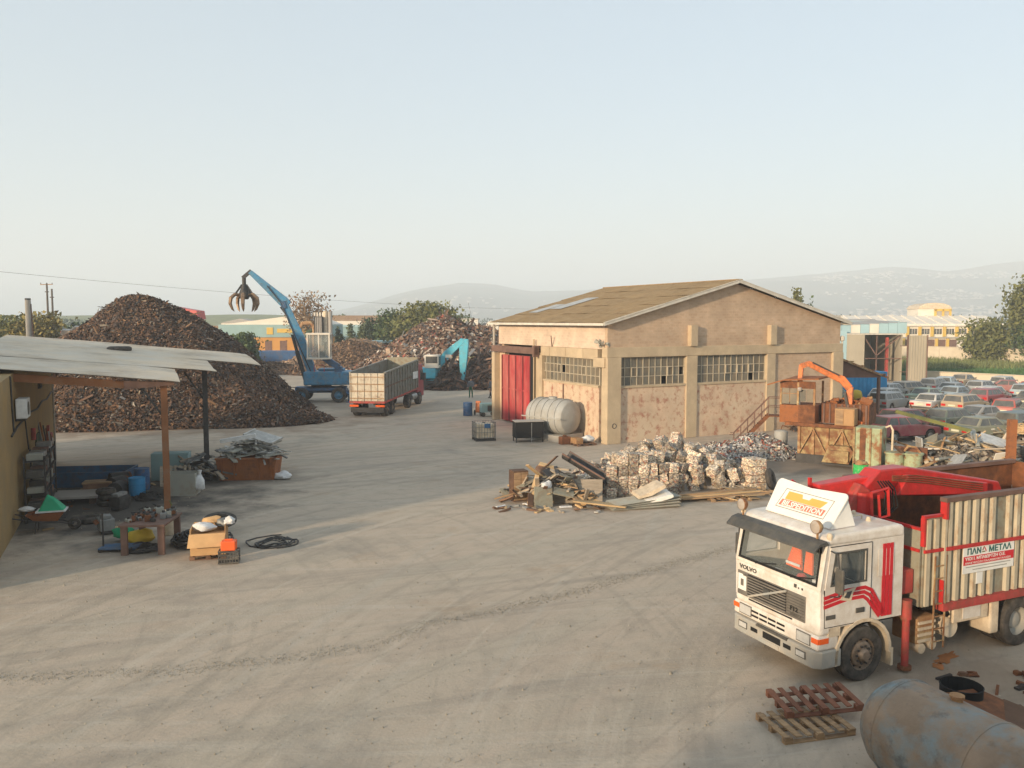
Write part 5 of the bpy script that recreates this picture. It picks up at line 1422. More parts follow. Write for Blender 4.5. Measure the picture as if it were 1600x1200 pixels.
MB().bb(6.9, 8.2, -hw - .11, -hw - .07, 2.2, 2.75).build('name_board', 'plastic_white', st)
tg_ = MB().add([(0, -hw, zb(0)), (0, hw, zb(0)), (0, hw, zt(0)), (0, -hw, zt(0)), (-.05, -hw, zb(0)), (-.05, hw, zb(0)), (-.05, hw, zt(0)), (-.05, -hw, zt(0))], [(0, 1, 2, 3), (7, 6, 5, 4), (0, 4, 5, 1), (1, 5, 6, 2), (2, 6, 7, 3), (3, 7, 4, 0)]).build('tailgate', 'trailer_cream', st)
for k in range(6):
    y = -hw + .05 + k * (2 * hw - .1) / 5
    MB().bb(-.1, -.052, y - .03, y + .03, zb(0), zt(0)).build('tailgate_rib', 'trailer_cream', tg_)
for k in range(4):
    z = zb(0) + .2 + k * .5
    MB().bb(-.115, -.102, -hw, hw, z - .025, z + .025).build('tailgate_bar', 'rust_light', tg_)
MB().bb(-.1, .1, -hw, hw, zb(0) - .16, zb(0) - .01).build('rear_sill', 'dull_red', st)
MB().add([(LB - .05, -hw, zb(LB)), (LB - .05, hw, zb(LB)), (LB - .05, hw, zt(LB) + .25), (LB - .05, -hw, zt(LB) + .25), (LB, -hw, zb(LB)), (LB, hw, zb(LB)), (LB, hw, zt(LB) + .25), (LB, -hw, zt(LB) + .25)], [(0, 1, 2, 3), (7, 6, 5, 4), (0, 4, 5, 1), (1, 5, 6, 2), (2, 6, 7, 3), (3, 7, 4, 0)]).build('headboard', 'olive_steel', st)
MB().add([(0, -hw, zb(0)), (LB, -hw, zb(LB)), (LB, hw, zb(LB)), (0, hw, zb(0))], [(0, 1, 2, 3)]).build('floor', 'rust', st, fix=False)
for s in (-1, 1):
    MB().bar((.1, s * .45, .95), (LB + 2.2, s * .45, 1.0), .16, .28).build('chassis_rail', 'dark_steel', st)
    for x in (.75, 1.95):
        tyre_wheel(st, (x, s * 1.0, .5), .5, .5, 'hub_metal', s)
    for x in (6.3, 9.4):
        tyre_wheel(st, (x, s * 1.05, .5), .5, .42, 'hub_metal', s)
    lf = MB().bb(-.13, -.05, s * .95 - .32, s * .95 + .32, .72, .86).build('tail_light', 'orange_lens', st)
MB().bb(-.1, -.02, -1.2, 1.2, .32, .66).build('rear_bumper', 'dark_steel', st)
MB().cyl((7.2, -.95, .75), (8.6, -.95, .75), .3, n=18).build('fuel_tank', 'steel', st, smooth=40)
cb_ = MB().prism([(8.75, .95), (8.75, 3.05), (9.0, 3.3), (10.3, 3.2), (10.62, 2.2), (10.7, 1.0), (10.7, .6), (9.9, .6), (9.75, 1.05)], -1.2, 1.2, 'y').build('cab', 'cab_red', st, bevel=.07)
MB().bb(9.55, 10.3, -1.225, -1.202, 1.95, 2.75).build('side_window', 'auto_glass', cb_)
MB().bb(9.55, 10.3, 1.202, 1.225, 1.95, 2.75).build('side_window', 'auto_glass', cb_)
MB().bb(8.72, 8.748, -1.0, 1.0, 2.2, 2.9).build('rear_window', 'auto_glass', cb_)
MB().bb(10.1, 10.25, -1.5, -1.24, 1.9, 2.5).build('mirror', 'dark_grey', cb_)
MB().cyl((8.7, .9, 1.2), (8.7, .9, 3.1), .1, n=10).build('exhaust_stack', 'steel', cb_)

# ---------------------------------------------------------------- bales of crushed aluminium
def bale_mesh(seed, d):
    rng = random.Random(seed)
    n = 4
    V = {}; vs = []; fs = []
    def vid(i, j, k):
        key = (i, j, k)
        if key not in V:
            V[key] = len(vs)
            e = sum(q in (0, n) for q in key)
            a = .005 + .006 * e
            vs.append(tuple(d[q] * (key[q] / n - .5) + rng.uniform(-a, a) - (0.012 * (1 if key[q] == n else -1 if key[q] == 0 else 0) if e >= 2 else 0) for q in range(3)))
        return V[key]
    for ax in range(3):
        for side in (0, n):
            for a in range(n):
                for b in range(n):
                    def P(u, w):
                        q = [0, 0, 0]; q[ax] = side; q[(ax + 1) % 3] = u; q[(ax + 2) % 3] = w
                        return vid(*q)
                    f = [P(a, b), P(a + 1, b), P(a + 1, b + 1), P(a, b + 1)]
                    fs.append(tuple(f if side else f[::-1]))
    return MB().add(vs, fs).mesh('bale', 'bale_metal')
BM = [bale_mesh(k, d) for k, d in enumerate([(.40, .40, .40), (.42, .40, .50), (.38, .40, .62), (.42, .42, .44), (.36, .40, .55), (.40, .40, .74)])]
BSEEN = {'wall': 'cube bale of crushed cans in the neatly stacked wall of bales', 'tumbled': 'cube bale of crushed cans tumbled on the tall heap of bales', 'low': 'cube bale of crushed cans at the low right end of the bale heap'}
def bale(x, y, z, rot, kind, rng):
    me_ = rng.choice(BM if kind != 'wall' else BM[:2] + BM[3:4])
    o = bpy.data.objects.new('metal_bale', me_); COL.objects.link(o)
    o.location = (x, y, z); o.rotation_euler = rot
    tag(o, BSEEN[kind] if me_ in (BM[0], BM[1], BM[3]) else BSEEN[kind].replace('cube bale', 'long oblong bale'), 'bale', {'wall': 'bales stacked in a wall', 'tumbled': 'bales tumbled on the heap', 'low': 'bales at the low end'}[kind])
rng = random.Random(77)
bf = R(14)                       # the stack runs roughly along the gable
bx0, by0 = 3.65, 31.45
def bw(u, v):
    return bx0 + u * math.cos(bf) - v * math.sin(bf), by0 + u * math.sin(bf) + v * math.cos(bf)
for i in range(7):               # ordered wall: seven bales wide, four high, two deep
    for k in range(4):
        for j in range(2):
            if k == 3 and (i > 5 or i < 1 or rng.random() < .3): continue
            if j == 1 and k < 3: continue
            x, y = bw(.22 + i * .425, .2 + j * .44 + rng.uniform(-.03, .03))
            bale(x, y, .2 + k * .405, (rng.gauss(0, .06), rng.gauss(0, .06), bf + rng.choice([0, R(90)]) + rng.gauss(0, .12)), 'wall', rng)
def bh(u, v):
    return max(0, min(2.0 - .52 * math.hypot((u - 3.5) * .85, (v - 2.2) * .95), 1.75 + .5 * v)) * (1 if u < 6.4 else max(0, 1 - (u - 6.4)))
heap('crushed_cans', 'crushed cans and shards filling the gaps between the bales', np.vectorize(lambda X, Y: bh((X - bx0) * math.cos(bf) + (Y - by0) * math.sin(bf), -(X - bx0) * math.sin(bf) + (Y - by0) * math.cos(bf)) - .28 if (-(X - bx0) * math.sin(bf) + (Y - by0) * math.cos(bf)) > .7 else 0.0), 2.5, 11.5, 31, 38, 7000, .12, PAL_ALU, 27, step=.2, rag=.15)
spots = []
for k in range(4200):
    u, v = rng.uniform(-.3, 6.6), rng.uniform(.1, 4.4)
    if u < 3.05 and v < .95: continue
    h = bh(u, v)
    if h < .3: continue
    if all((u - a) ** 2 + (v - b) ** 2 > .50 ** 2 for a, b, _ in spots):
        spots.append((u, v, h))
for u, v, h in spots:
    x, y = bw(u, v)
    low = u > 4.9
    bale(x, y, h - .12 + rng.uniform(-.05, .07), (rng.gauss(0, .5), rng.gauss(0, .5), rng.uniform(0, 6.28)), 'low' if low else 'tumbled', rng)
    if v < 2.6:                  # those showing below, on the yard side
        z = h - .5
        while z > .1:
            xx, yy = bw(u + rng.uniform(-.26, .26), v + rng.uniform(-.22, .2))
            bale(xx, yy, max(.19, z), (rng.gauss(0, .45), rng.gauss(0, .45), rng.uniform(0, 6.28)), 'low' if low else 'tumbled', rng)
            z -= .48
big = thing('compressed_block', 'tall block of pressed scrap standing at the right end of the bale heap', 'bale', (9.75, 33.2, 0), R(20))
o = bpy.data.objects.new('pressed_body', bale_mesh(50, (.75, .7, 1.25))); COL.objects.link(o); o.parent = big; o.location = (0, 0, .64)
for z in (.3, .62, .95):
    MB().bb(-.385, .385, -.36, .36, z, z + .02).build('binding_strap', 'rust', big)
tag(MB().lathe([(.18, -.1), (.34, -.12), (.44, -.05), (.44, .05), (.34, .12), (.18, .1), (.16, 0), (.18, -.1)], 20, Matrix.Rotation(R(75), 4, 'X')).build('old_tyre', 'rubber', loc=(10.35, 32.9, .45), rot=(0, 0, R(60)), smooth=40), 'dark tyre leaning against the pressed block', 'tyre')

# sheets, planks and board scraps in front and at the left of the bales
def wavy_sheet(name, label, cat, L, W, m, loc, rot, waves=9, amp=.025, th=.015, group=None):
    n = waves * 4
    vs = []; fs = []
    for i in range(n + 1):
        y = -W / 2 + W * i / n; z = amp * math.cos(2 * math.pi * waves * i / n)
        vs += [(-L / 2, y, z), (L / 2, y, z), (L / 2, y, z - th), (-L / 2, y, z - th)]
    for i in range(n):
        a = i * 4; b = a + 4
        fs += [(a, a + 1, b + 1, b), (a + 3, b + 3, b + 2, a + 2), (a, b, b + 3, a + 3), (a + 1, a + 2, b + 2, b + 1)]
    fs += [(0, 3, 2, 1), (n * 4, n * 4 + 1, n * 4 + 2, n * 4 + 3)]
    o = MB().add(vs, fs).build(name, m, loc=loc, rot=rot)
    return tag(o, label, cat, group)
for k in range(4):
    wavy_sheet('corrugated_sheet', 'flat grey corrugated sheet stacked on the ground before the bales', 'roof sheet', 2.6, .95, 'sheet_grey', (4.75 + k * .03, 29.95 + k * .05, .06 + k * .07), (0, R(-1 - k), R(13 + 2 * k)), group='grey corrugated sheets in a stack')
def folded(name, label, loc, rot, m):
    pts = [(0, 0), (.5, .12), (.95, .36), (1.02, .42), (.98, .5), (.85, .46), (.4, .24), (.05, .1)]
    o = MB().prism(pts, -.5, .5, 'y').build(name, m, loc=loc, rot=rot)
    return tag(o, label, 'sheet')
folded('folded_sheet', 'folded cream metal sheet standing against the bales', (4.55, 30.35, .3), (0, R(0), R(8)), 'cream_paint')
folded('folded_sheet', 'lower folded cream metal sheet under the other one', (4.75, 30.2, .2), (0, R(12), R(4)), 'sign_white')
tag(MB().bb(-.95, .95, -.35, .35, 0, .05).build('ply_board', 'wood_light', loc=(3.2, 29.65, .16), rot=(R(-6), R(3), R(-16))), 'light brown plywood board lying before the bales', 'board')
tag(MB().bb(-1.0, 1.0, -.03, .03, 0, .95).build('flush_door', 'wood_grey', loc=(2.35, 30.45, .02), rot=(R(-32), 0, R(-6))), 'grey brown flush door propped on the wood heap', 'door')
tag(MB().bb(-.35, .35, -.03, .03, 0, .75).build('wooden_board', 'olive_steel', loc=(1.15, 29.75, .02), rot=(R(-24), R(8), R(20))), 'small olive painted board leaning on the wood heap', 'board')
kb = thing('cupboard', 'narrow brown cupboard standing at the left of the wood heap', 'cupboard', (.25, 31.1, 0), R(20))
MB().bb(-.3, .3, -.25, .25, 0, 1.15).build('carcass', 'wood_dark', kb, bevel=.01)
MB().bb(-.28, -.01, -.275, -.252, .05, 1.1).build('door', 'wood', kb)
MB().bb(.01, .28, -.275, -.252, .05, 1.1).build('door', 'wood', kb)
tubp = thing('bath_trough', 'long dark metal trough tilted on top of the wood heap', 'trough', (2.9, 31.9, 1.2), R(-35))
tubp.rotation_euler = (0, R(24), R(-32))
vs = []; fs = []
for i in range(13):
    t_ = math.pi * i / 12
    for x in (-1.0, 1.0):
        vs += [(x, .3 * math.cos(t_), -.28 * math.sin(t_)), (x, .27 * math.cos(t_), -.25 * math.sin(t_))]
for i in range(12):
    a = i * 4; b = a + 4
    fs += [(a, a + 2, b + 2, b), (a + 1, b + 1, b + 3, a + 3), (a, b, b + 1, a + 1), (a + 2, a + 3, b + 3, b + 2)]
MB().add(vs, fs).build('shell', 'dark_steel', tubp)
MB().bar((-1.0, .3, 0), (1.0, .3, 0), .05).build('rim', 'brown_steel', tubp)
MB().bar((-1.0, -.3, 0), (1.0, -.3, 0), .05).build('rim', 'brown_steel', tubp)
rng = random.Random(41)
def hz_(x, y): return max(0, 1.4 - .85 * math.hypot((x - 1.5) * .75, (y - 31.4) * .95))
def around(n, x0, x1, y0, y1, f, lo=0.0):
    out = []
    while len(out) < n:
        x, y = rng.uniform(x0, x1), rng.uniform(y0, y1)
        h = f(x, y)
        if h > lo: out.append((x, y, .04 + h * rng.uniform(.7, 1.02)))
    return out
loose('scrap_plank', 'plank', 'plank in the wood heap beside the bales', 'planks of the wood heap', around(74, -.3, 3.3, 30.1, 32.8, hz_, .1), ((.5, 1.4), (.08, .22), (.03, .07)), ['wood_grey', 'wood_grey', 'wood_dark', 'wood_dark', 'wood', 'wood_light', 'dark_steel'], 11, .38)
loose('scrap_board', 'board', 'broken furniture board in the wood heap beside the bales', 'furniture boards of the wood heap', around(46, -.3, 3.1, 30.0, 32.6, hz_, .1), ((.35, .8), (.25, .5), (.02, .05)), ['wood_grey', 'wood_dark', 'olive_steel', 'alu_dark', 'olive_steel', 'wood_light', 'dark_steel'], 12, .6)
loose('scrap_offcut', 'offcut', 'small offcut scattered on the ground before the wood heap', 'offcuts before the wood heap', [(rng.uniform(-.6, 3.2), rng.uniform(29.0, 30.3), .04) for _ in range(34)], ((.15, .5), (.06, .22), (.03, .07)), ['wood_grey', 'wood_light', 'alu', 'alu_dark', 'wood_dark', 'bag_white'], 13, .12)
tag(blob('white_rag', 'bag_white', .26, None, (1.25, 30.4, .55), 44, 16, .45, (.8, .7, 1.1)), 'white rag hanging over the wood heap', 'rag')
pallet('wooden_pallet', 'long wooden pallet under loose slats before the bales', 8.2, 31.2, R(10), m='wood', L=1.6, W=.8)
for k in range(5):
    o = MB().bb(-1.9 - .1 * k, 1.9 - .2 * k, -.07, .07, 0, .05).build('long_plank', 'wood_light' if k % 2 else 'wood', loc=(7.9, 30.95 + k * .16, .15 + .05 * (k % 3)), rot=(0, R(-2), R(9 + 2 * k)))
    tag(o, 'long sawn plank lying along the foot of the bale heap', 'plank', 'planks along the bale heap')
loose('scrap_lath', 'lath', 'splintered lath scattered at the right foot of the bales', 'slats scattered by the pallet', [(rng.uniform(8.0, 10.4), rng.uniform(30.9, 32.6), rng.uniform(.05, .3)) for _ in range(26)], ((.5, 1.2), (.05, .12), (.02, .04)), ['wood_light', 'wood_grey', 'wood'], 14, .12)
# ---------------------------------------------------------------- baling press with orange crane
bp_ = thing('baling_press', 'rusty baling press with operator cabin and green ram housing', 'baling press', (12.9, 39.9, 0), R(-33.5))
def P_(name, m, x0, x1, y0, y1, z0, z1, par=None, bevel=0.0):
    return MB().bb(x0, x1, y0, y1, z0, z1).build(name, m, par or bp_, bevel=bevel)
P_('skid', 'dark_steel', .8, 3.9, .1, .35, 0, .45); P_('skid', 'dark_steel', .8, 3.9, 1.3, 1.55, 0, .45)
fr = P_('press_body', 'yellow_rust', .9, 3.48, .05, 1.65, .452, 1.78)
for x in (.95, 1.6, 2.25, 2.9, 3.42):
    MB().bb(x - .06, x + .06, -.03, .048, .46, 1.75).build('stiffener', 'rust_light', fr)
for xa, xb in ((1.0, 1.6), (2.2, 1.6), (2.3, 2.9), (3.4, 2.9)):
    MB().bar((xa, -.05, .55), (xb, -.05, 1.7), .09, .05).build('brace', 'rust_light', fr)
MB().bar((.3, -.05, 1.86), (3.5, -.05, 1.86), .2, .16).build('top_rail', 'rust', bp_)
MB().prism([(2.1, .2), (3.3, .2), (3.5, .75), (3.3, 1.0), (2.4, 1.0)], -.4, .04, 'y').build('bale_chute', 'yellow_rust', bp_)
P_('valve_block', 'yellow_rust', 2.5, 3.3, -.55, -.402, .3, .8)
cabin = P_('cabin', 'rust_orange', 0, 1.65, 0, 1.7, 1.9, 2.75)
for x, y in ((.04, .04), (.85, .03), (1.6, .04), (.04, 1.65), (1.6, 1.65)):
    MB().bb(x - .045, x + .045, y - .045, y + .045, 2.752, 3.85).build('cabin_post', 'rust_light', cabin)
for x0, x1 in ((.1, .44), (.47, .8)):
    MB().bb(x0, x1, .02, .035, 2.8, 3.55).build('cabin_window', 'pane', cabin)
    MB().bar((x0, .015, 3.3), (x1, .015, 3.3), .03).build('glazing_bar', 'rust_light', cabin)
for x0, x1 in ((.92, 1.2), (1.24, 1.54)):
    MB().bb(x0, x1, .03, .045, 2.95, 3.5).build('cabin_window', 'pane', cabin)
P_('cabin_panel', 'rust', .88, 1.64, -.02, -.002, 1.95, 2.78, cabin); P_('cabin_header', 'rust', .02, 1.64, -.01, .02, 3.56, 3.9, cabin)
MB().add([(-.55, -.25, 3.66), (.25, -.3, 3.92), (1.85, -.3, 4.02), (1.85, 1.9, 4.02), (.25, 1.9, 3.98), (-.55, 1.8, 3.7), (-.55, -.25, 3.72), (.25, -.3, 3.98), (1.85, -.3, 4.08), (1.85, 1.9, 4.08), (.25, 1.9, 4.04), (-.55, 1.8, 3.76)],
         [(0, 1, 4, 5), (1, 2, 3, 4), (11, 10, 7, 6), (10, 9, 8, 7), (0, 6, 7, 1), (1, 7, 8, 2), (2, 8, 9, 3), (3, 9, 10, 4), (4, 10, 11, 5), (5, 11, 6, 0)]).build('cabin_roof', 'rust_orange', bp_)
MB().lathe([(0, 3.42), (.09, 3.46), (.11, 3.54), (.08, 3.62), (0, 3.64)], 12, Matrix.Translation((.95, -.12, 0))).build('work_lamp', 'spot_glass', bp_)
hp = thing('press_hopper', 'dark ribbed scrap hopper with ragged load behind the press cabin', 'hopper', (12.9, 39.9, 0), R(-33.5))
for (x0, x1, y0, y1) in ((1.75, 3.9, .75, .82), (1.75, 3.9, 2.4, 2.47), (1.75, 1.82, .822, 2.398), (3.83, 3.9, .822, 2.398)):
    MB().bb(x0, x1, y0, y1, 1.9, 2.85).build('hopper_side', 'rust', hp)
for k in range(8):
    MB().bb(1.85 + k * .27, 1.93 + k * .27, .69, .748, 1.92, 2.83).build('rib', 'brown_steel', hp)
for k in range(22):
    MB().box((1.95 + random.uniform(0, 1.8), 1.0 + random.uniform(0, 1.2), 2.85 + random.uniform(-.1, .18)), (random.uniform(.2, .6), random.uniform(.1, .4), random.uniform(.03, .15)), rot=(random.gauss(0, .4), random.gauss(0, .4), random.uniform(0, 3))).build('scrap_piece', random.choice(['rust_orange', 'rust', 'rust_light']), hp)
MB().bb(1.8, 3.85, .85, 2.38, 1.9, 2.7).build('load', 'rust', hp)
eb = thing('control_cabinet', 'plain brown control cabinet standing on the press deck', 'cabinet', (12.9, 39.9, 0), R(-33.5))
MB().bb(2.6, 3.45, -.25, .55, 1.95, 2.72).build('body', 'cardboard_dark', eb, bevel=.01)
MB().bb(2.64, 2.98, -.275, -.252, 2.0, 2.66).build('door', 'wood', eb); MB().bb(3.02, 3.41, -.275, -.252, 2.0, 2.66).build('door', 'cardboard_dark', eb)
gr_ = P_('ram_housing', 'pale_green_rust', 3.6, 4.75, -.95, .3, 0, 2.0, bevel=.03)
P_('recess', 'rust', 3.85, 4.1, -.97, -.952, .4, 1.95, gr_)
for x in (3.62, 4.3, 4.73):
    MB().bb(x - .04, x + .04, -1.02, -.953, 0.02, 2.0).build('edge_strip', 'yellow_rust', gr_)
MB().tube([(4.8, -.3, 2.0), (5.0, -.3, 2.1), (5.1, -.3, 1.9), (5.1, -.35, .9), (5.3, -.4, .6)], .05, 7).build('oil_pipe', 'cream_paint', bp_)
for k, (x, y) in enumerate(((5.3, -.9), (6.0, -.7))):
    MB().cyl((x, y, 0), (x, y, .95), .38, n=18).cyl((x, y, .951), (x, y, 1.02), .44, n=18).build('pump_housing', 'pale_green_rust', bp_, smooth=40)
MB().cyl((5.3, -.2, .9), (6.5, -.1, .9), .3, n=16).build('accumulator', 'rust', bp_, smooth=40)
MB().tube([(5.6, -.7, .98), (5.8, -.7, 1.3), (6.1, -.6, 1.25), (6.3, -.6, .98)], .05, 6).build('oil_pipe', 'rust_light', bp_)
P_('base_frame', 'yellow_rust', 4.9, 6.6, -1.2, .2, .0, .12)
cr = thing('loader_crane', 'orange hydraulic loader crane folded over the press hopper', 'crane', (15.9, 39.1, 1.9), R(-33.5))
MB().cyl((0, 0, -1.9), (0, 0, .4), .2, n=14).build('pedestal', 'crane_orange', cr)
MB().bar((0, 0, .3), (.05, 0, 1.75), .34, .34, w1=.26, h1=.26).build('column', 'crane_orange', cr, bevel=.02)
MB().bar((.15, -.22, .2), (-.15, -.22, 1.5), .12).build('lift_cylinder', 'dark_steel', cr)
MB().bar((.0, 0, 1.7), (-.35, -.12, 2.15), .3, .34).build('elbow', 'crane_orange', cr, bevel=.02)
b_ = MB().bar((-.3, -.1, 2.08), (-1.75, -.75, 2.86), .26, .36, w1=.22, h1=.26).build('boom', 'crane_orange', cr, bevel=.02)
MB().bar((-.4, -.3, 2.3), (-1.5, -.82, 2.9), .07).build('hose_run', 'dark_steel', b_)
MB().bar((-1.7, -.73, 2.84), (-2.02, -.86, 2.72), .24, .24).build('jib_head', 'crane_orange', cr)
MB().bar((-2.0, -.85, 2.78), (-2.06, -.87, 1.75), .15, .2).build('jib', 'crane_orange', cr)
MB().cyl((-2.06, -.87, 1.74), (-2.06, -.87, .75), .06, n=8).build('ram_rod', 'steel', cr)
MB().bar((-.1, .0, .2), (.75, -.3, .05), .3, .25).build('valve_arm', 'crane_orange', cr)
sx_ = thing('steel_stairs', 'steep steel stairs with tube rails leading to the press cabin', 'stairs', (11.5, 43.0, 0), R(-18))
for s in (-.4, .4):
    MB().bar((0, s, 0), (1.75, s, 1.95), .05, .16).build('stringer', 'rust', sx_)
    for h in (.45, .9):
        MB().tube([(-.15, s, h), (0, s, h), (1.75, s, 1.95 + h), (2.6, s, 1.95 + h)], .022, 6).build('hand_rail', 'brown_steel', sx_)
    for k in range(6):
        x = .05 + k * .34
        MB().bar((x, s, x * 1.115), (x, s, x * 1.115 + .9), .03).build('rail_post', 'brown_steel', sx_)
for k in range(9):
    MB().bb(.05 + k * .19, .23 + k * .19, -.37, .37, .2 + k * .211, .235 + k * .211).build('step', 'rust', sx_)
MB().bb(1.75, 2.7, -.42, .42, 1.9, 1.95).build('landing', 'rust', sx_)
vt = thing('oil_tank', 'small grey upright oil tank on a green stand by the stairs', 'tank', (13.55, 41.6, 0))
MB().lathe([(0, .6), (.3, .6), (.33, .64), (.33, 1.2), (.3, 1.24), (.1, 1.3), (0, 1.3)], 18).build('shell', 'tank_grey', vt, smooth=40)
MB().bb(-.35, .35, -.25, .25, 0, .5).build('stand', 'leaf_dark', vt)
for x in (-.3, .3):
    MB().bar((x, 0, 0), (x * .7, 0, .6), .05).build('leg', 'dark_steel', vt)
MB().tube([(0, 0, 1.3), (.1, .1, 1.5), (.4, .1, 1.4)], .03, 6).build('pipe', 'rust', vt)
gd = drum('steel_drum', 'bright green drum full of rags standing before the press', 14.7, 34.7, 'drum_green', h=.75, r=.3, open_top=True)
blob('rags', 'rust_light', .25, gd, (0, 0, .78), 61, 14, .4, (1.1, 1.1, .6))
MB().tube([(-.3, -.1, .9), (-1.1, -.6, .05)], .02, 5).build('leaning_rod', 'rust_light', gd)

# ---------------------------------------------------------------- scrap heap behind the white lorry
heap('mixed_scrap', 'mixed light scrap under the heap of panels beside the press', mx(cone(20.6, 37.2, 1.2, .42, 1.4, .9), cone(24.5, 38.5, 1.3, .42, 1.4, .9)), 15, 30, 33, 43, 4000, .22, [((.30, .26, .20), 3), ((.17, .13, .10), 4), ((.42, .38, .32), 2), ((.10, .085, .07), 3)], 15, step=.3, rag=.3)
rng = random.Random(91)
def rh(x, y): return max(1.7 - .5 * math.hypot((x - 20.6) / 1.4, (y - 37.2) / .9), 1.8 - .5 * math.hypot((x - 24.5) / 1.4, (y - 38.5) / .9))
def rs(n, a=.1): return [(x, y, max(.1, rh(x, y)) * rng.uniform(.75, 1.0) + rng.uniform(0, .3)) for x, y in [(rng.uniform(17.2, 26.5), rng.uniform(34.4, 39.5)) for _ in range(n * 3)] if rh(x, y) > a][:n]
loose('scrap_sheet', 'scrap sheet', 'bent sheet on the mixed heap beside the press', 'sheets on the mixed heap', rs(52), ((.6, 1.6), (.3, .8), (.03, .07)), ['white_clad', 'sheet_grey', 'cream_paint', 'alu', 'alu', 'wood_light', 'olive_steel', 'alu_dark'], 51, .5)
loose('scrap_timber', 'timber', 'long timber lying on the mixed heap beside the press', 'timbers on the mixed heap', rs(40), ((1.2, 3.0), (.1, .25), (.06, .12)), ['rust_light', 'wood_grey', 'wood_light', 'cream_paint', 'sheet_grey', 'wood_dark'], 52, .35)
loose('scrap_strip', 'scrap strip', 'thin strip poking out of the mixed heap beside the press', 'strips on the mixed heap', rs(30), ((.8, 2.0), (.04, .1), (.02, .04)), ['alu', 'rust_light', 'wood_light', 'cream_paint'], 53, .5)
cable_heap('pipe_coil', 'coil of pale tubing on top of the mixed heap', 23.3, 37.2, .75, .5, 40, 'wood_light', 17)
bpy.data.objects['pipe_coil'].location.z = 1.75
tag(MB().bb(-1.6, 1.6, -.16, .16, 0, .16).build('green_girder', 'leaf_olive', loc=(19.3, 38.0, 2.1), rot=(0, R(14), R(-20))), 'yellow green painted girder lying on the mixed heap', 'girder')
tag(MB().bb(-.16, .16, -.11, .11, 0, 2.7).build('rusty_upright', 'rust_orange', loc=(20.7, 34.2, 0)), 'flat rusty steel upright standing at the heap edge', 'upright')

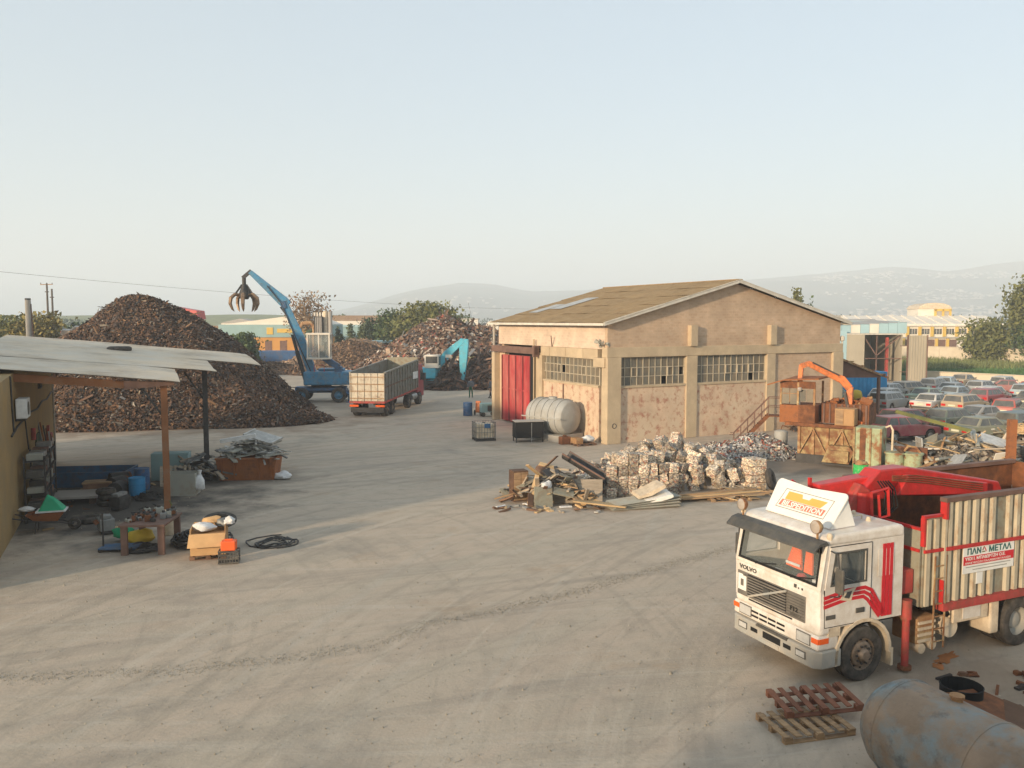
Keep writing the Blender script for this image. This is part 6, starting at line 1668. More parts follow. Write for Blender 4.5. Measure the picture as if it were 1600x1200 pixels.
# ---------------------------------------------------------------- scrap cars
def make_car(style):
    t = thing('scrap_car', 'scrap car', 'car', (0, 0, 0), 0)
    H = {'sedan': 1.38, 'hatch': 1.40, 'wagon': 1.42}[style]
    W = .80
    rearx = {'sedan': -2.1, 'hatch': -1.85, 'wagon': -2.05}[style]
    dk = {'sedan': .92, 'hatch': .93, 'wagon': .95}[style]
    def arch(cx):
        return [(cx + .37, .32), (cx + .33, .5), (cx + .2, .64), (cx, .69), (cx - .2, .64), (cx - .33, .5), (cx - .37, .32)]
    prof = [(rearx + .04, .34), (rearx - .02, .55), (rearx, dk - .04), (rearx + .06, dk)]
    prof += [(-1.15, dk + .01), (.85, .93), (1.2, .86), (1.9, .76), (2.02, .68), (2.06, .5), (2.02, .32)]
    prof += arch(1.28) + arch(-1.22)
    body = MB().prism(prof, -W, W, 'y').build('body', 'car_paint', t, bevel=.05)
    MB().bb(rearx + .1, 1.95, -W + .06, W - .06, .3, .68).build('underbody', 'black_gap', t)
    xb0 = {'sedan': -1.35, 'hatch': rearx + .05, 'wagon': rearx + .04}[style]
    xt0 = {'sedan': -.9, 'hatch': -1.45, 'wagon': rearx + .22}[style]
    xb1, xt1 = 1.0, .28
    zb_, yb_, yt_ = .915, .76, .60
    V = [(xb0, -yb_, zb_), (xb1, -yb_, zb_), (xb1, yb_, zb_), (xb0, yb_, zb_), (xt0, -yt_, H), (xt1, -yt_, H), (xt1, yt_, H), (xt0, yt_, H)]
    cabn = MB().add(V, [(4, 5, 6, 7), (0, 1, 5, 4), (1, 2, 6, 5), (2, 3, 7, 6), (3, 0, 4, 7)]).build('roof', 'car_paint', t, bevel=.04)
    def lerp(a, b, f): return tuple(a[i] + (b[i] - a[i]) * f for i in range(3))
    def glass(a, b, c, d, u0, u1, v0, v1, nrm):
        def q(u, v): return Vector(lerp(lerp(a, b, u), lerp(d, c, u), v)) + Vector(nrm) * .008
        p = [q(u0, v0), q(u1, v0), q(u1, v1), q(u0, v1)]
        p2 = [x - Vector(nrm) * .02 for x in p]
        MB().add(p + p2, [(0, 1, 2, 3), (7, 6, 5, 4), (0, 4, 5, 1), (1, 5, 6, 2), (2, 6, 7, 3), (3, 7, 4, 0)]).build('window', 'auto_glass', cabn)
    ny = (0, .95, .3)
    for s in (-1, 1):
        a, b, c, d = [(p[0], s * abs(p[1]), p[2]) for p in (V[0], V[1], V[5], V[4])]
        nn = (0, s * .95, .32)
        cuts = ((.08, .40), (.44, .86)) if style == 'sedan' else ((.05, .30), (.34, .60), (.63, .90))
        for u0, u1 in cuts:
            glass(a, b, c, d, u0, u1, .12, .88, nn)
    glass(V[1], V[2], V[6], V[5], .06, .94, .1, .9, (.55, 0, .83))
    glass(V[3], V[0], V[4], V[7], .07, .93, .12, .88, (-.75, 0, .6))
    for sx in (1.28, -1.22):
        for s in (-1, 1):
            T = Matrix.Translation((sx, s * .70, .30)) @ Matrix.Rotation(R(-90 * s), 4, 'X')
            o = MB().lathe([(.17, -.08), (.27, -.09), (.30, -.05), (.30, .05), (.27, .09), (.18, .085)], 18, T).build('wheel', 'rubber', t, smooth=40)
            MB().lathe([(.18, .08), (.15, .05), (.06, .075), (0, .08)], 14, T).build('rim', 'steel', o)
    MB().bb(rearx - .07, rearx + .1, -W + .02, W - .02, .40, .54).build('rear_bumper', 'dark_grey', t, bevel=.02)
    MB().bb(1.98, 2.12, -W + .02, W - .02, .38, .52).build('front_bumper', 'dark_grey', t, bevel=.02)
    for s in (-1, 1):
        MB().bb(rearx - .03, rearx + .06, s * .60 - .16, s * .60 + .16, .62, .78).build('tail_light', 'red_lens', t)
        MB().bb(1.99, 2.065, s * .58 - .15, s * .58 + .15, .56, .69).build('headlight', 'lamp_glass', t)
        MB().bb(.62, .74, s * .86 - .07, s * .86 + .07, .95, 1.06).build('mirror', 'dark_grey', t)
    MB().bb(rearx - .035, rearx + .02, -.25, .25, .63, .74).build('number_plate', 'plate', t)
    MB().bb(2.0, 2.07, -.4, .4, .56, .68).build('grille', 'dark_grey', t)
    return t
CARS = {k: make_car(k) for k in ('sedan', 'hatch', 'wagon')}
PC = dict(white=(.62, .60, .55, 1), beige=(.46, .36, .23, 1), red=(.48, .03, .02, 1), maroon=(.26, .025, .045, 1), grey=(.30, .31, .31, 1), lblue=(.33, .45, .52, 1), teal=(.045, .11, .13, 1), dgreen=(.055, .10, .085, 1), olive=(.17, .19, .12, 1), navy=(.03, .045, .09, 1), lgreen=(.22, .33, .24, 1), silver=(.40, .42, .42, 1), crimson=(.34, .02, .05, 1), dark=(.06, .065, .07, 1), tan=(.40, .33, .25, 1))
G_CAR = 'scrap cars parked in rows'
CL = [  # x, y, heading, style, colour, label
    (28.6, 62.6, 38, 'wagon', 'silver', 'silver blue estate car at the end of the row under the lean-to'),
    (31.3, 61.6, 40, 'sedan', 'white', 'white saloon car between the silver estate and the beige estate'),
    (33.2, 60.6, 36, 'wagon', 'beige', 'beige estate car with its rear to the yard beside the white saloon'),
    (34.4, 57.3, 48, 'hatch', 'red', 'bright red hatchback next to the beige estate'),
    (35.6, 55.8, 34, 'sedan', 'dgreen', 'dark green saloon car between red hatchback and white hatchback'),
    (36.3, 52.0, 30, 'hatch', 'white', 'white hatchback beside the dark green saloon at the row end'),
    (25.6, 66.0, 36, 'hatch', 'lgreen', 'pale green hatchback beside the lean-to post'),
    (36.6, 68.4, 38, 'sedan', 'lblue', 'pale blue saloon behind the beige estate'),
    (38.0, 66.0, 34, 'hatch', 'crimson', 'crimson hatchback behind the bright red one'),
    (39.4, 68.0, 40, 'wagon', 'white', 'white estate car in the middle row beside the crimson hatchback'),
    (40.2, 63.8, 36, 'sedan', 'dark', 'near black saloon in the middle row'),
    (41.6, 61.0, 30, 'wagon', 'navy', 'navy estate car behind the dark green saloon'),
    (35.4, 73.4, 30, 'wagon', 'tan', 'tan estate car by the open hangar door'),
    (38.6, 72.6, 40, 'sedan', 'silver', 'silver saloon in the back row beside the tan estate'),
    (41.8, 79.8, 52, 'hatch', 'lblue', 'pale blue hatchback close to the low cream wall'),
    (42.3, 74.6, 38, 'hatch', 'silver', 'silver hatchback in the back row beside the white estate'),
    (44.8, 75.6, 150, 'sedan', 'maroon', 'maroon saloon in the back row near the wall'),
    (46.6, 73.8, 36, 'hatch', 'red', 'red hatchback in the back row beside the maroon saloon'),
    (48.2, 76.0, 38, 'sedan', 'dark', 'dark saloon at the wall end of the back row'),
    (46.0, 68.6, 36, 'sedan', 'grey', 'grey saloon in the third row from the wall'),
    (24.2, 50.6, 24, 'hatch', 'maroon', 'maroon hatchback in the front row behind the press'),
    (27.2, 51.0, 28, 'hatch', 'dgreen', 'dark green hatchback in the front row beside the maroon one'),
    (29.6, 52.6, 205, 'sedan', 'grey', 'grey saloon facing the yard in the front row'),
    (30.6, 49.2, 26, 'wagon', 'teal', 'dark teal estate car in the front row beside the grey saloon'),
    (26.6, 46.6, 20, 'sedan', 'olive', 'olive saloon standing behind the mixed scrap heap'),
    (22.2, 47.0, 18, 'hatch', 'crimson', 'crimson hatchback nearest the press with a dark window'),
    (20.6, 51.6, 60, 'sedan', 'navy', 'navy saloon beside the low heap of car parts'),
    (22.6, 60.5, 42, 'sedan', 'teal', 'dark teal saloon behind the low heap of car parts'),
    (23.6, 69.5, 30, 'wagon', 'white', 'white estate car standing under the lean-to roof'),
    (30.2, 66.4, 38, 'hatch', 'white', 'white hatchback behind the silver estate by the lean-to'),
    (33.4, 66.6, 36, 'sedan', 'lgreen', 'pale green saloon behind the white saloon'),
    (32.6, 71.4, 40, 'hatch', 'silver', 'silver hatchback between the tan estate and the pale green saloon'),
    (43.6, 66.4, 36, 'hatch', 'beige', 'beige hatchback in the middle row beside the near black saloon'),
    (45.6, 63.6, 34, 'sedan', 'white', 'white saloon at the far end of the middle row'),
    (44.2, 70.8, 38, 'wagon', 'lblue', 'pale blue estate in the third row from the wall'),
    (47.6, 80.2, 42, 'wagon', 'white', 'white estate standing against the low cream wall'),
    (50.4, 76.6, 40, 'hatch', 'silver', 'silver hatchback at the right end against the low cream wall'),
    (45.4, 83.4, 40, 'sedan', 'beige', 'beige saloon in the corner by the low cream wall'),
    (39.6, 77.6, 44, 'wagon', 'grey', 'grey estate near the sliding hangar door'),
    (38.6, 59.0, 32, 'sedan', 'silver', 'silver saloon between the navy estate and the red hatchback'),
    (33.4, 50.6, 24, 'sedan', 'lblue', 'pale blue saloon beside the dark teal estate in the front row'),
]
used = set()
for x, y, a, stl, c, lab in CL:
    if stl in used:
        copy_tree(CARS[stl], (x, y, 0), R(a), lab, G_CAR, PC[c])
    else:
        used.add(stl)
        o = CARS[stl]
        first = (o, (x, y, 0), R(a), lab, PC[c])
        CARS[stl + '_first'] = first
for stl in ('sedan', 'hatch', 'wagon'):
    o, loc, a, lab, c = CARS[stl + '_first']
    o.location = loc; o.rotation_euler = (0, 0, a); tag(o, lab, 'car', G_CAR)
    for k in o.children:
        k.color = c
        for g_ in k.children: g_.color = c
# heaped wrecks far left behind the canopy
for k, (x, y, z, rx, a, stl, c, lab) in enumerate(((-46.3, 90, 4.7, .1, 20, 'sedan', 'dark', 'dark wrecked saloon on the pile behind the big scrap heap'), (-43.6, 90, 5.1, -.12, 35, 'hatch', 'silver', 'silver wrecked hatchback on the pile behind the big scrap heap'), (-44.2, 88.5, 3.9, .08, 10, 'wagon', 'white', 'white wrecked estate low on the pile behind the big scrap heap'), (-46.8, 88.6, 3.4, .05, 70, 'hatch', 'maroon', 'maroon wrecked hatchback low on the pile behind the big scrap heap'))):
    o = copy_tree(CARS[stl], (x, y, z), R(a), lab, 'wrecks piled behind the heap', PC[c]); o.rotation_euler = (rx, rx, R(a))
heap('wreck_mound', 'mound of crushed car bodies under the piled wrecks', cone(-45, 90, 4.8, .7, 1.6, 1, top=2), -56, -34, 82, 98, 3000, .5, PAL_WIRE, 19, step=.6)
# ---------------------------------------------------------------- white lorry with red crane and scrap body
LR = thing('crane_lorry', 'white lorry with red stripes, roof deflector, red crane and ribbed scrap body', 'lorry', (6.12, 16.32, 0), R(203.6))
def Q(name, m, x0, x1, y0, y1, z0, z1, par=None, bevel=0.0, seg=2):
    return MB().bb(x0, x1, y0, y1, z0, z1).build(name, m, par or LR, bevel=bevel, seg=seg)
cab_ = Q('cab', 'white_paint', .72, 1.08, -1.2, 1.2, 1.0, 1.87, bevel=.09, seg=4)
# side walls with window openings, doors a little proud of them
for s in (-1, 1):
    out = [(1.05, s * 1.19, 1.14), (1.07, s * 1.19, 1.9), (.92, s * 1.19, 2.74), (-.97, s * 1.19, 2.74), (-.97, s * 1.19, 1.14)]
    hol = [(.4, s * 1.19, 1.93), (.86, s * 1.19, 1.93), (.75, s * 1.19, 2.56), (-.04, s * 1.19, 2.56), (-.04, s * 1.19, 1.93)]
    MB().ring(out, hol, (0, -s * .05, 0)).build('side_panel', 'white_paint', cab_)
    out = [(.96, s * 1.205, 1.18), (.98, s * 1.205, 1.88), (.86, s * 1.205, 2.66), (-.14, s * 1.205, 2.66), (-.14, s * 1.205, 1.18)]
    hol = [(.4, s * 1.205, 1.95), (.84, s * 1.205, 1.95), (.74, s * 1.205, 2.54), (-.02, s * 1.205, 2.54), (-.02, s * 1.205, 1.95)]
    door = MB().ring(out, hol, (0, -s * .014, 0)).build('door', 'white_paint', LR)
    MB().add([(.4, s * 1.185, 1.93), (.86, s * 1.185, 1.93), (.75, s * 1.185, 2.56), (-.04, s * 1.185, 2.56), (-.04, s * 1.185, 1.93)], [(0, 1, 2, 3, 4)]).build('door_glass', 'cab_glass', door, fix=False)
    MB().ring([(.4, s * 1.209, 1.93), (.86, s * 1.209, 1.93), (.755, s * 1.209, 2.56), (-.04, s * 1.209, 2.56), (-.04, s * 1.209, 1.93)], [(.4, s * 1.209, 1.965), (.82, s * 1.209, 1.965), (.73, s * 1.209, 2.525), (-.005, s * 1.209, 2.525), (-.005, s * 1.209, 1.965)], (0, -s * .01, 0)).build('window_seal', 'dark_grey', door)
    for (xa, za, xb, zb3) in ((-.15, 1.18, -.15, 2.66), (-.15, 1.172, .97, 1.172), (.97, 1.18, .99, 1.88), (-.15, 2.668, .86, 2.668)):
        MB().bar((xa, s * 1.197, za), (xb, s * 1.197, zb3), .014, .012).build('door_seam', 'black_gap', door)
    MB().bb(.02, .22, s * 1.212 - .012, s * 1.212 + .012, 1.36, 1.45).build('door_handle', 'dark_grey', door)
    MB().bb(.72, .95, s * 1.209 - .004, s * 1.209 + .004, 1.32, 1.40).build('door_badge', 'dark_grey', door)
    MB().tube([(.86, s * 1.2, 2.6), (.86, s * 1.36, 2.58), (.84, s * 1.40, 2.3), (.84, s * 1.40, 1.8), (.86, s * 1.2, 1.75)], .014, 6).build('mirror_arm', 'dark_steel', door)
    MB().bb(.80, .86, s * 1.40 - .1, s * 1.40 + .1, 1.85, 2.32).build('mirror', 'dark_grey', door, bevel=.03)
    MB().bb(-.72, -.32, s * 1.2 - .004, s * 1.2 + .004, 1.98, 2.5).build('sleeper_panel', 'white_paint', cab_, bevel=.003)
Q('rear_wall', 'white_paint', -.97, -.93, -1.139, 1.139, 1.14, 2.74, cab_)
Q('cab_floor', 'cab_inside', -.92, .72, -1.138, 1.138, 1.14, 1.2, cab_)
rf_ = MB().prism([(.955, 2.68), (.93, 2.82), (.72, 2.88), (-.85, 2.93), (-.99, 2.9), (-.99, 2.68)], -1.207, 1.207, 'y').build('cab_roof', 'white_paint', LR, bevel=.1, seg=5)
MB().bb(-.45, .15, -.3, .3, 2.9, 2.94).build('roof_hatch', 'white_paint', rf_, bevel=.015)
MB().tube([(.05, .55, 2.9), (.05, .55, 3.0), (-.55, .55, 3.0), (-.55, .55, 2.9)], .018, 6).build('roof_rail', 'cream_paint', rf_)
for x, y in ((-.1, .7), (-.55, .72), (-.7, .2)):
    MB().lathe([(.05, 2.9), (.05, 2.96), (.03, 3.0), (0, 3.0)], 10, Matrix.Translation((x, y, 0))).build('roof_fitting', 'cream_paint', rf_)
# windscreen
out = [(1.085, -1.19, 1.86), (1.085, 1.19, 1.86), (.935, 1.19, 2.75), (.935, -1.19, 2.75)]
hol = [(1.07, -1.08, 1.95), (1.07, 1.08, 1.95), (.953, 1.06, 2.64), (.953, -1.06, 2.64)]
ws = MB().ring(out, hol, (-.05, 0, 0)).build('windscreen_frame', 'white_paint', cab_, bevel=.01)
MB().ring([(1.088, -1.1, 1.93), (1.088, 1.1, 1.93), (.962, 1.08, 2.66), (.962, -1.08, 2.66)], [(1.078, -1.06, 1.97), (1.078, 1.06, 1.97), (.968, 1.04, 2.62), (.968, -1.04, 2.62)], (-.03, 0, 0)).build('screen_seal', 'black_gap', cab_)
MB().add([(1.06, -1.08, 1.95), (1.06, 1.08, 1.95), (.943, 1.06, 2.64), (.943, -1.06, 2.64)], [(0, 1, 2, 3)]).build('windscreen', 'cab_glass', cab_, fix=False)
for y in (-.55, .45):
    MB().bar((1.11, y, 1.94), (1.085, y + .55, 2.06), .02).build('wiper', 'black_gap', cab_)
# cab interior
Q('dashboard', 'cab_inside', .62, 1.02, -1.1, 1.1, 1.6, 1.9, cab_, .04)
for y in (-.6, .6):
    st_ = Q('seat', 'cab_inside', -.3, .25, y - .27, y + .27, 1.25, 1.75, cab_, .06)
    Q('seat_back', 'cab_inside', -.38, -.24, y - .26, y + .26, 1.75, 2.4, cab_, .05)
MB().lathe([(.2, -.015), (.23, 0), (.2, .015), (.19, 0), (.2, -.015)], 20, Matrix.Translation((.5, .6, 1.98)) @ Matrix.Rotation(R(-60), 4, 'Y')).build('steering_wheel', 'black_gap', cab_)
ve = thing('safety_vest', 'orange safety vest hanging inside the white lorry windscreen', 'vest', (6.12, 16.32, 0), R(203.6))
MB().add([(.72, .12, 2.52), (.74, .3, 2.5), (.82, .42, 2.02), (.84, .02, 2.04), (.69, .12, 2.52), (.71, .3, 2.5), (.78, .42, 2.02), (.8, .02, 2.04)], [(0, 1, 2, 3), (7, 6, 5, 4), (0, 4, 5, 1), (1, 5, 6, 2), (2, 6, 7, 3), (3, 7, 4, 0)]).build('front_half', 'vest_orange', ve)
MB().add([(.72, .44, 2.5), (.74, .62, 2.48), (.82, .7, 2.0), (.84, .5, 2.02), (.69, .44, 2.5), (.71, .62, 2.48), (.78, .7, 2.0), (.8, .5, 2.02)], [(0, 1, 2, 3), (7, 6, 5, 4), (0, 4, 5, 1), (1, 5, 6, 2), (2, 6, 7, 3), (3, 7, 4, 0)]).build('back_half', 'vest_orange', ve)
MB().bb(.845, .855, .03, .41, 2.08, 2.13).build('reflective_band', 'plastic_white', ve)
for k, (nm, lb, y, m) in enumerate((('red_white_cap', 'small red and white cap on the lorry dashboard', .55, 'red_paint'), ('paper_sheet', 'white paper on the lorry dashboard', -.1, 'plastic_white'), ('card', 'white card at the right corner of the lorry windscreen', .98, 'plastic_white'))):
    dv = Matrix.Rotation(R(203.6), 4, 'Z') @ Vector((.93, y, 0))
    o = MB().lathe([(.11, 0), (.1, .05), (.06, .1), (0, .11)], 12).build(nm, m, smooth=60) if k == 0 else MB().bb(-.06, .06, -.09, .09, 0, .012 if k == 1 else .1).build(nm, m)
    o.location = (6.12 + dv.x, 16.32 + dv.y, 1.905); o.rotation_euler = (0, 0, R(203.6))
    tag(o, lb, nm.split('_')[-1])
# visor, lamps, deflector
vz = MB().prism([(.95, 2.73), (1.0, 2.80), (1.16, 2.76), (1.29, 2.64), (1.3, 2.605), (1.15, 2.72)], -1.24, 1.24, 'y').build('sun_visor', 'dark_grey', LR)
for y in (-1.0, 1.0):
    MB().bar((1.0, y, 2.72), (.96, y, 2.6), .03).build('visor_bracket', 'dark_steel', vz)
for y in (-1.08, 1.0):
    sp = MB().lathe([(0, -.1), (.07, -.09), (.12, -.03), (.13, .03), (.12, .05)], 18, Matrix.Translation((1.02, y, 3.02)) @ Matrix.Rotation(R(90), 4, 'Y')).bar((1.0, y, 2.76), (1.0, y, 2.93), .03).build('spot_lamp', 'rust_light', LR, smooth=40)
    MB().lathe([(.118, .045), (.08, .062), (0, .068)], 18, Matrix.Translation((1.02, y, 3.02)) @ Matrix.Rotation(R(90), 4, 'Y')).build('lamp_lens', 'spot_glass', sp, smooth=60)
    bc = MB().lathe([(.05, 2.8), (.055, 2.88), (.03, 2.92), (0, 2.92)], 10, Matrix.Translation((.86, y + .16 * (1 if y > 0 else -1), 0))).build('marker_lamp', 'cream_paint', LR)
ud = Vector((-.4, 0, .63)).normalized()
TD = basis((.60, 0, 2.9), (0, 1, 0), tuple(ud))
def outl():
    pts = []
    def arc(cx, cy, r, a0, a1):
        for k in range(5):
            a = R(a0 + (a1 - a0) * k / 4); pts.append((cx + r * math.cos(a), cy + r * math.sin(a)))
    arc(-.84, .06, .05, 180, 270); arc(.84, .06, .05, 270, 360); arc(.84, .66, .1, 0, 90)
    pts.extend([(.45, .735), (0, .70), (-.45, .735)])
    arc(-.84, .66, .1, 90, 180)
    return pts
df = MB().prism(outl(), -.04, 0, 'z', T=TD).build('roof_deflector', 'sign_white', LR, bevel=.01)
for y in (-.6, .6):
    MB().bar((.05, y, 2.9), (.28, y, 3.38), .03).build('deflector_stay', 'dark_steel', df)
    MB().prism([(.58, 2.9), (.2, 3.48), (-.02, 2.92)], y * 1.48 - .012, y * 1.48 + .012, 'y').build('side_wing', 'sign_white', df)
MB().prism([(-.62, .20), (.56, .20), (.60, .335), (-.58, .335)], .001, .004, 'z', T=TD).build('red_band', 'logo_red', df)
MB().prism([(-.52, .345), (.44, .345), (.56, .50), (.14, .50), (.10, .44), (-.08, .44), (-.12, .52), (-.50, .52)], .001, .004, 'z', T=TD).build('orange_emblem', 'logo_orange', df)
MB().ring([TD @ Vector(p) for p in ((-.68, .15, .003), (.63, .15, .003), (.70, .56, .003), (-.6, .57, .003))], [TD @ Vector(p) for p in ((-.665, .162, .003), (.62, .162, .003), (.685, .55, .003), (-.59, .558, .003))], TD.to_3x3() @ Vector((0, 0, -.002))).build('outline', 'grille_grey', df)
text_mesh('lettering', 'BILSPEDITION', .155, 'sign_white', df, TD @ Matrix.Translation((-.01, .212, .005)), .001, 'CENTER', sx=1.12, bold=.004, shear=.15)
# front: grille, lamps, bumper
gp = Q('grille_panel', 'grille_grey', 1.06, 1.092, -1.1, .84, 1.16, 1.66, LR, .01)
for k in range(8):
    z = 1.20 + k * .055
    MB().bb(1.09, 1.118, -.78 if k < 7 else -.9, .34, z, z + .03).build('grille_slat', 'grille_grey', gp)
    MB().bb(1.0935, 1.096, -.78, .34, z + .031, z + .0545).build('grille_gap', 'black_gap', gp)
    MB().bb(1.09, 1.102, .36, .82, z + .004, z + .012).build('grille_line', 'dark_grey', gp)
MB().bar((1.125, -.72, 1.2), (1.125, .36, 1.64), .035, .04).build('diagonal_bar', 'bumper_grey', gp)
MB().bb(1.12, 1.14, -.27, -.09, 1.34, 1.5).build('grille_emblem', 'dark_grey', gp)
MB().bb(1.094, 1.1, -1.07, -.82, 1.27, 1.6).build('white_plate', 'sign_white', gp)
MB().bb(1.1005, 1.103, -.99, -.9, 1.36, 1.5).build('plate_emblem', 'grille_grey', gp)
TF = basis((1.087, 0, 0), (0, 1, 0), (0, 0, 1))
text_mesh('lettering', 'VOLVO', .12, 'dark_grey', gp, TF @ Matrix.Translation((-1.05, 1.715, .0)), .004, sx=1.3, bold=.004)
text_mesh('lettering', 'F12', .12, 'black_gap', gp, basis((1.104, 0, 0), (0, 1, 0), (0, 0, 1)) @ Matrix.Translation((.45, 1.31, 0)), .003, sx=1.2, bold=.003)
text_mesh('lettering', 'TURBO 6', .06, 'grille_grey', gp, basis((1.104, 0, 0), (0, 1, 0), (0, 0, 1)) @ Matrix.Translation((.45, 1.225, 0)), .003, sx=1.2)
for y, w_ in ((.52, .07), (.63, .03), (.72, .04), (.74, .02)):
    MB().bb(1.081, 1.086, y, y + w_, 1.76, 1.76 + w_).build('sticker', 'dark_grey', gp)
MB().bb(1.082, 1.09, -.75, .5, 1.115, 1.145).build('grille_slot', 'black_gap', gp)
lp = Q('lamp_panel', 'white_paint', .6, 1.1, -1.19, 1.19, .74, 1.02, LR, .04, 3)
for r_ in range(2):
    for k in range(4):
        MB().bb(1.1, 1.106, -.65 + k * .25, -.43 + k * .25, .82 + r_ * .09, .86 + r_ * .09).build('air_slot', 'black_gap', lp)
for s in (-1, 1):
    MB().bb(1.095, 1.108, s * .82 - .185, s * .82 + .185, .785, 1.0).build('headlight_frame', 'grille_grey', lp)
    MB().bb(1.1, 1.118, s * .82 - .165, s * .82 + .165, .805, .98).build('headlight', 'lamp_glass', lp, bevel=.006)
    MB().bb(1.04, 1.108, s * 1.105 - .085, s * 1.105 + .087, .87, .97).build('indicator', 'orange_lens', lp, bevel=.006)
    MB().bb(.85, 1.07, s * 1.192 - .006, s * 1.192 + .006, .87, .97).build('side_indicator', 'orange_lens', lp)
bu = MB().prism([(1.16, -.9), (1.14, -1.12), (1.02, -1.22), (.55, -1.22), (.55, 1.22), (1.02, 1.22), (1.14, 1.12), (1.16, .9)], .40, .738).build('bumper', 'bumper_grey', LR, bevel=.03)
MB().bb(1.12, 1.175, -.42, .46, .70, .742).build('step_recess', 'dark_grey', bu)
MB().bb(1.14, 1.166, -.22, .28, .53, .66).build('tow_recess', 'black_gap', bu)
for y in (-.58, .36):
    MB().bb(1.14, 1.167, y, y + .2, .55, .63).build('vent_slot', 'black_gap', bu)
for s in (-1, 1):
    MB().bb(1.13, 1.168, s * .82 - .13, s * .82 + .13, .52, .66).build('fog_lamp_recess', 'dark_grey', bu)
    MB().bb(1.15, 1.176, s * .82 - .11, s * .82 + .11, .54, .64).build('fog_lamp', 'lamp_glass', bu, bevel=.004)
MB().bb(1.15, 1.17, -.28, .24, .42, .50).build('number_plate', 'bumper_grey', bu)
# stripes, laid on the visible side and the far one
def stripe(pts, w, s, m='stripe_red', par=None):
    n = len(pts); L = []; Rr_ = []
    for i in range(n):
        a = Vector(pts[max(i - 1, 0)]); b = Vector(pts[min(i + 1, n - 1)]); d = (b - a).normalized()
        nn = Vector((-d.y, d.x)); p = Vector(pts[i])
        L.append(p + nn * w / 2); Rr_.append(p - nn * w / 2)
    poly = L + Rr_[::-1]
    y0 = s * 1.2065
    mb = MB()
    for i in range(n - 1):
        q = [L[i], L[i + 1], Rr_[i + 1], Rr_[i]]
        mb.add([(a.x, y0, a.y) for a in q] + [(a.x, y0 - s * .006, a.y) for a in q], [(0, 1, 2, 3), (7, 6, 5, 4), (0, 4, 5, 1), (2, 6, 7, 3)])
    return mb.build('stripe', m, par or cab_)
for s in (-1, 1):
    for k in (-1, 0, 1):
        stripe([(1.0, 1.645 + k * .085), (.45, 1.735 + k * .085), (.02 - k * .02, 1.735 + k * .085), (-.12 - k * .05, 1.66 + k * .085), (-.44 - k * .06, 1.24 + k * .03)], .07, s)
        stripe([(-.56 + k * .095, 1.2), (-.56 + k * .095, 2.60)], .08, s)
    lg = MB().prism([(.35, 1.6), (.62, 1.66), (.5, 1.82), (.22, 1.86), (.3, 1.76)], s * 1.211 - .003, s * 1.211 + .003, 'y').build('door_emblem', 'cream_paint', cab_)
    MB().prism([(.4, 1.66), (.52, 1.69), (.45, 1.79), (.33, 1.8)], s * 1.216 - .002, s * 1.216 + .002, 'y').build('emblem_mark', 'dark_grey', lg)
# mudguards and wheels
for s in (-1, 1):
    mg = MB()
    pts = []
    for k in range(13):
        a = R(-10 + 195 * k / 12)
        pts.append((math.cos(a), math.sin(a)))
    vs = []; fs = []
    for c_, d_ in pts:
        for r_ in (.62, .68):
            for y in (.82, 1.22):
                vs.append((c_ * r_ * 1.05, s * y, .53 + d_ * r_ * 1.02))
    for k in range(12):
        a = k * 4; b = a + 4
        fs += [(a, a + 1, b + 1, b), (a + 2, b + 2, b + 3, a + 3), (a + 1, a + 3, b + 3, b + 1), (a, b, b + 2, a + 2)]
    fs += [(0, 2, 3, 1), (48, 49, 51, 50)]
    mg.add(vs, fs).build('mudguard', 'cream_paint', LR, smooth=40)
    MB().bb(-.76, -.70, s * 1.02 - .2, s * 1.02 + .2, .2, .55).build('mud_flap', 'cream_paint', LR)
    MB().bb(.58, .86, s * 1.1 - .1, s * 1.1 + .1, .98, 1.15).build('cab_step', 'cream_paint', LR)
def big_wheel(x, y, s, dual=False):
    T = Matrix.Translation((x, y, .525)) @ Matrix.Rotation(R(-90 * s), 4, 'X')
    o = MB().lathe([(.28, -.14), (.40, -.15), (.49, -.145), (.52, -.12), (.525, -.06), (.51, -.05), (.51, -.03), (.525, -.025), (.525, .025), (.51, .03), (.51, .05), (.525, .06), (.52, .12), (.49, .145), (.40, .155), (.31, .14), (.30, .10)], 40, T).build('wheel', 'rubber', LR, smooth=30)
    if dual:
        MB().lathe([(.31, .1), (.29, -.02), (.20, -.04), (.17, .02), (.1, .04), (0, .05)], 28, T).build('rim', 'bumper_grey', o, smooth=30)
    else:
        MB().lathe([(.31, .135), (.29, .09), (.26, .08), (.235, .135), (.20, .15), (.13, .15), (.12, .2), (.09, .24), (0, .25)], 28, T).build('rim', 'hub_metal', o, smooth=30)
        for k in range(10):
            a = 2 * math.pi * k / 10
            p = T @ Vector((.168 * math.cos(a), .168 * math.sin(a), .15)); q = T @ Vector((.168 * math.cos(a), .168 * math.sin(a), .185))
            MB().cyl(p, q, .02, n=6).build('wheel_nut', 'dark_steel', o)
            a += .31
            p = T @ Vector((.262 * math.cos(a), .262 * math.sin(a), .081)); q = T @ Vector((.262 * math.cos(a), .262 * math.sin(a), .1))
            MB().cyl(p, q, .022, n=8).build('hand_hole', 'black_gap', o)
for s in (-1, 1):
    big_wheel(0, s * 1.05, s)
    for x in (-4.35, -5.65):
        big_wheel(x, s * 1.08, s, True); big_wheel(x, s * .72, s, True)
    MB().bar((.9, s * .42, .85), (-7.4, s * .42, .95), .09, .26).build('chassis_rail', 'dark_steel', LR)
Q('axle_beam', 'dark_steel', -.1, .1, -.9, .9, .42, .58)
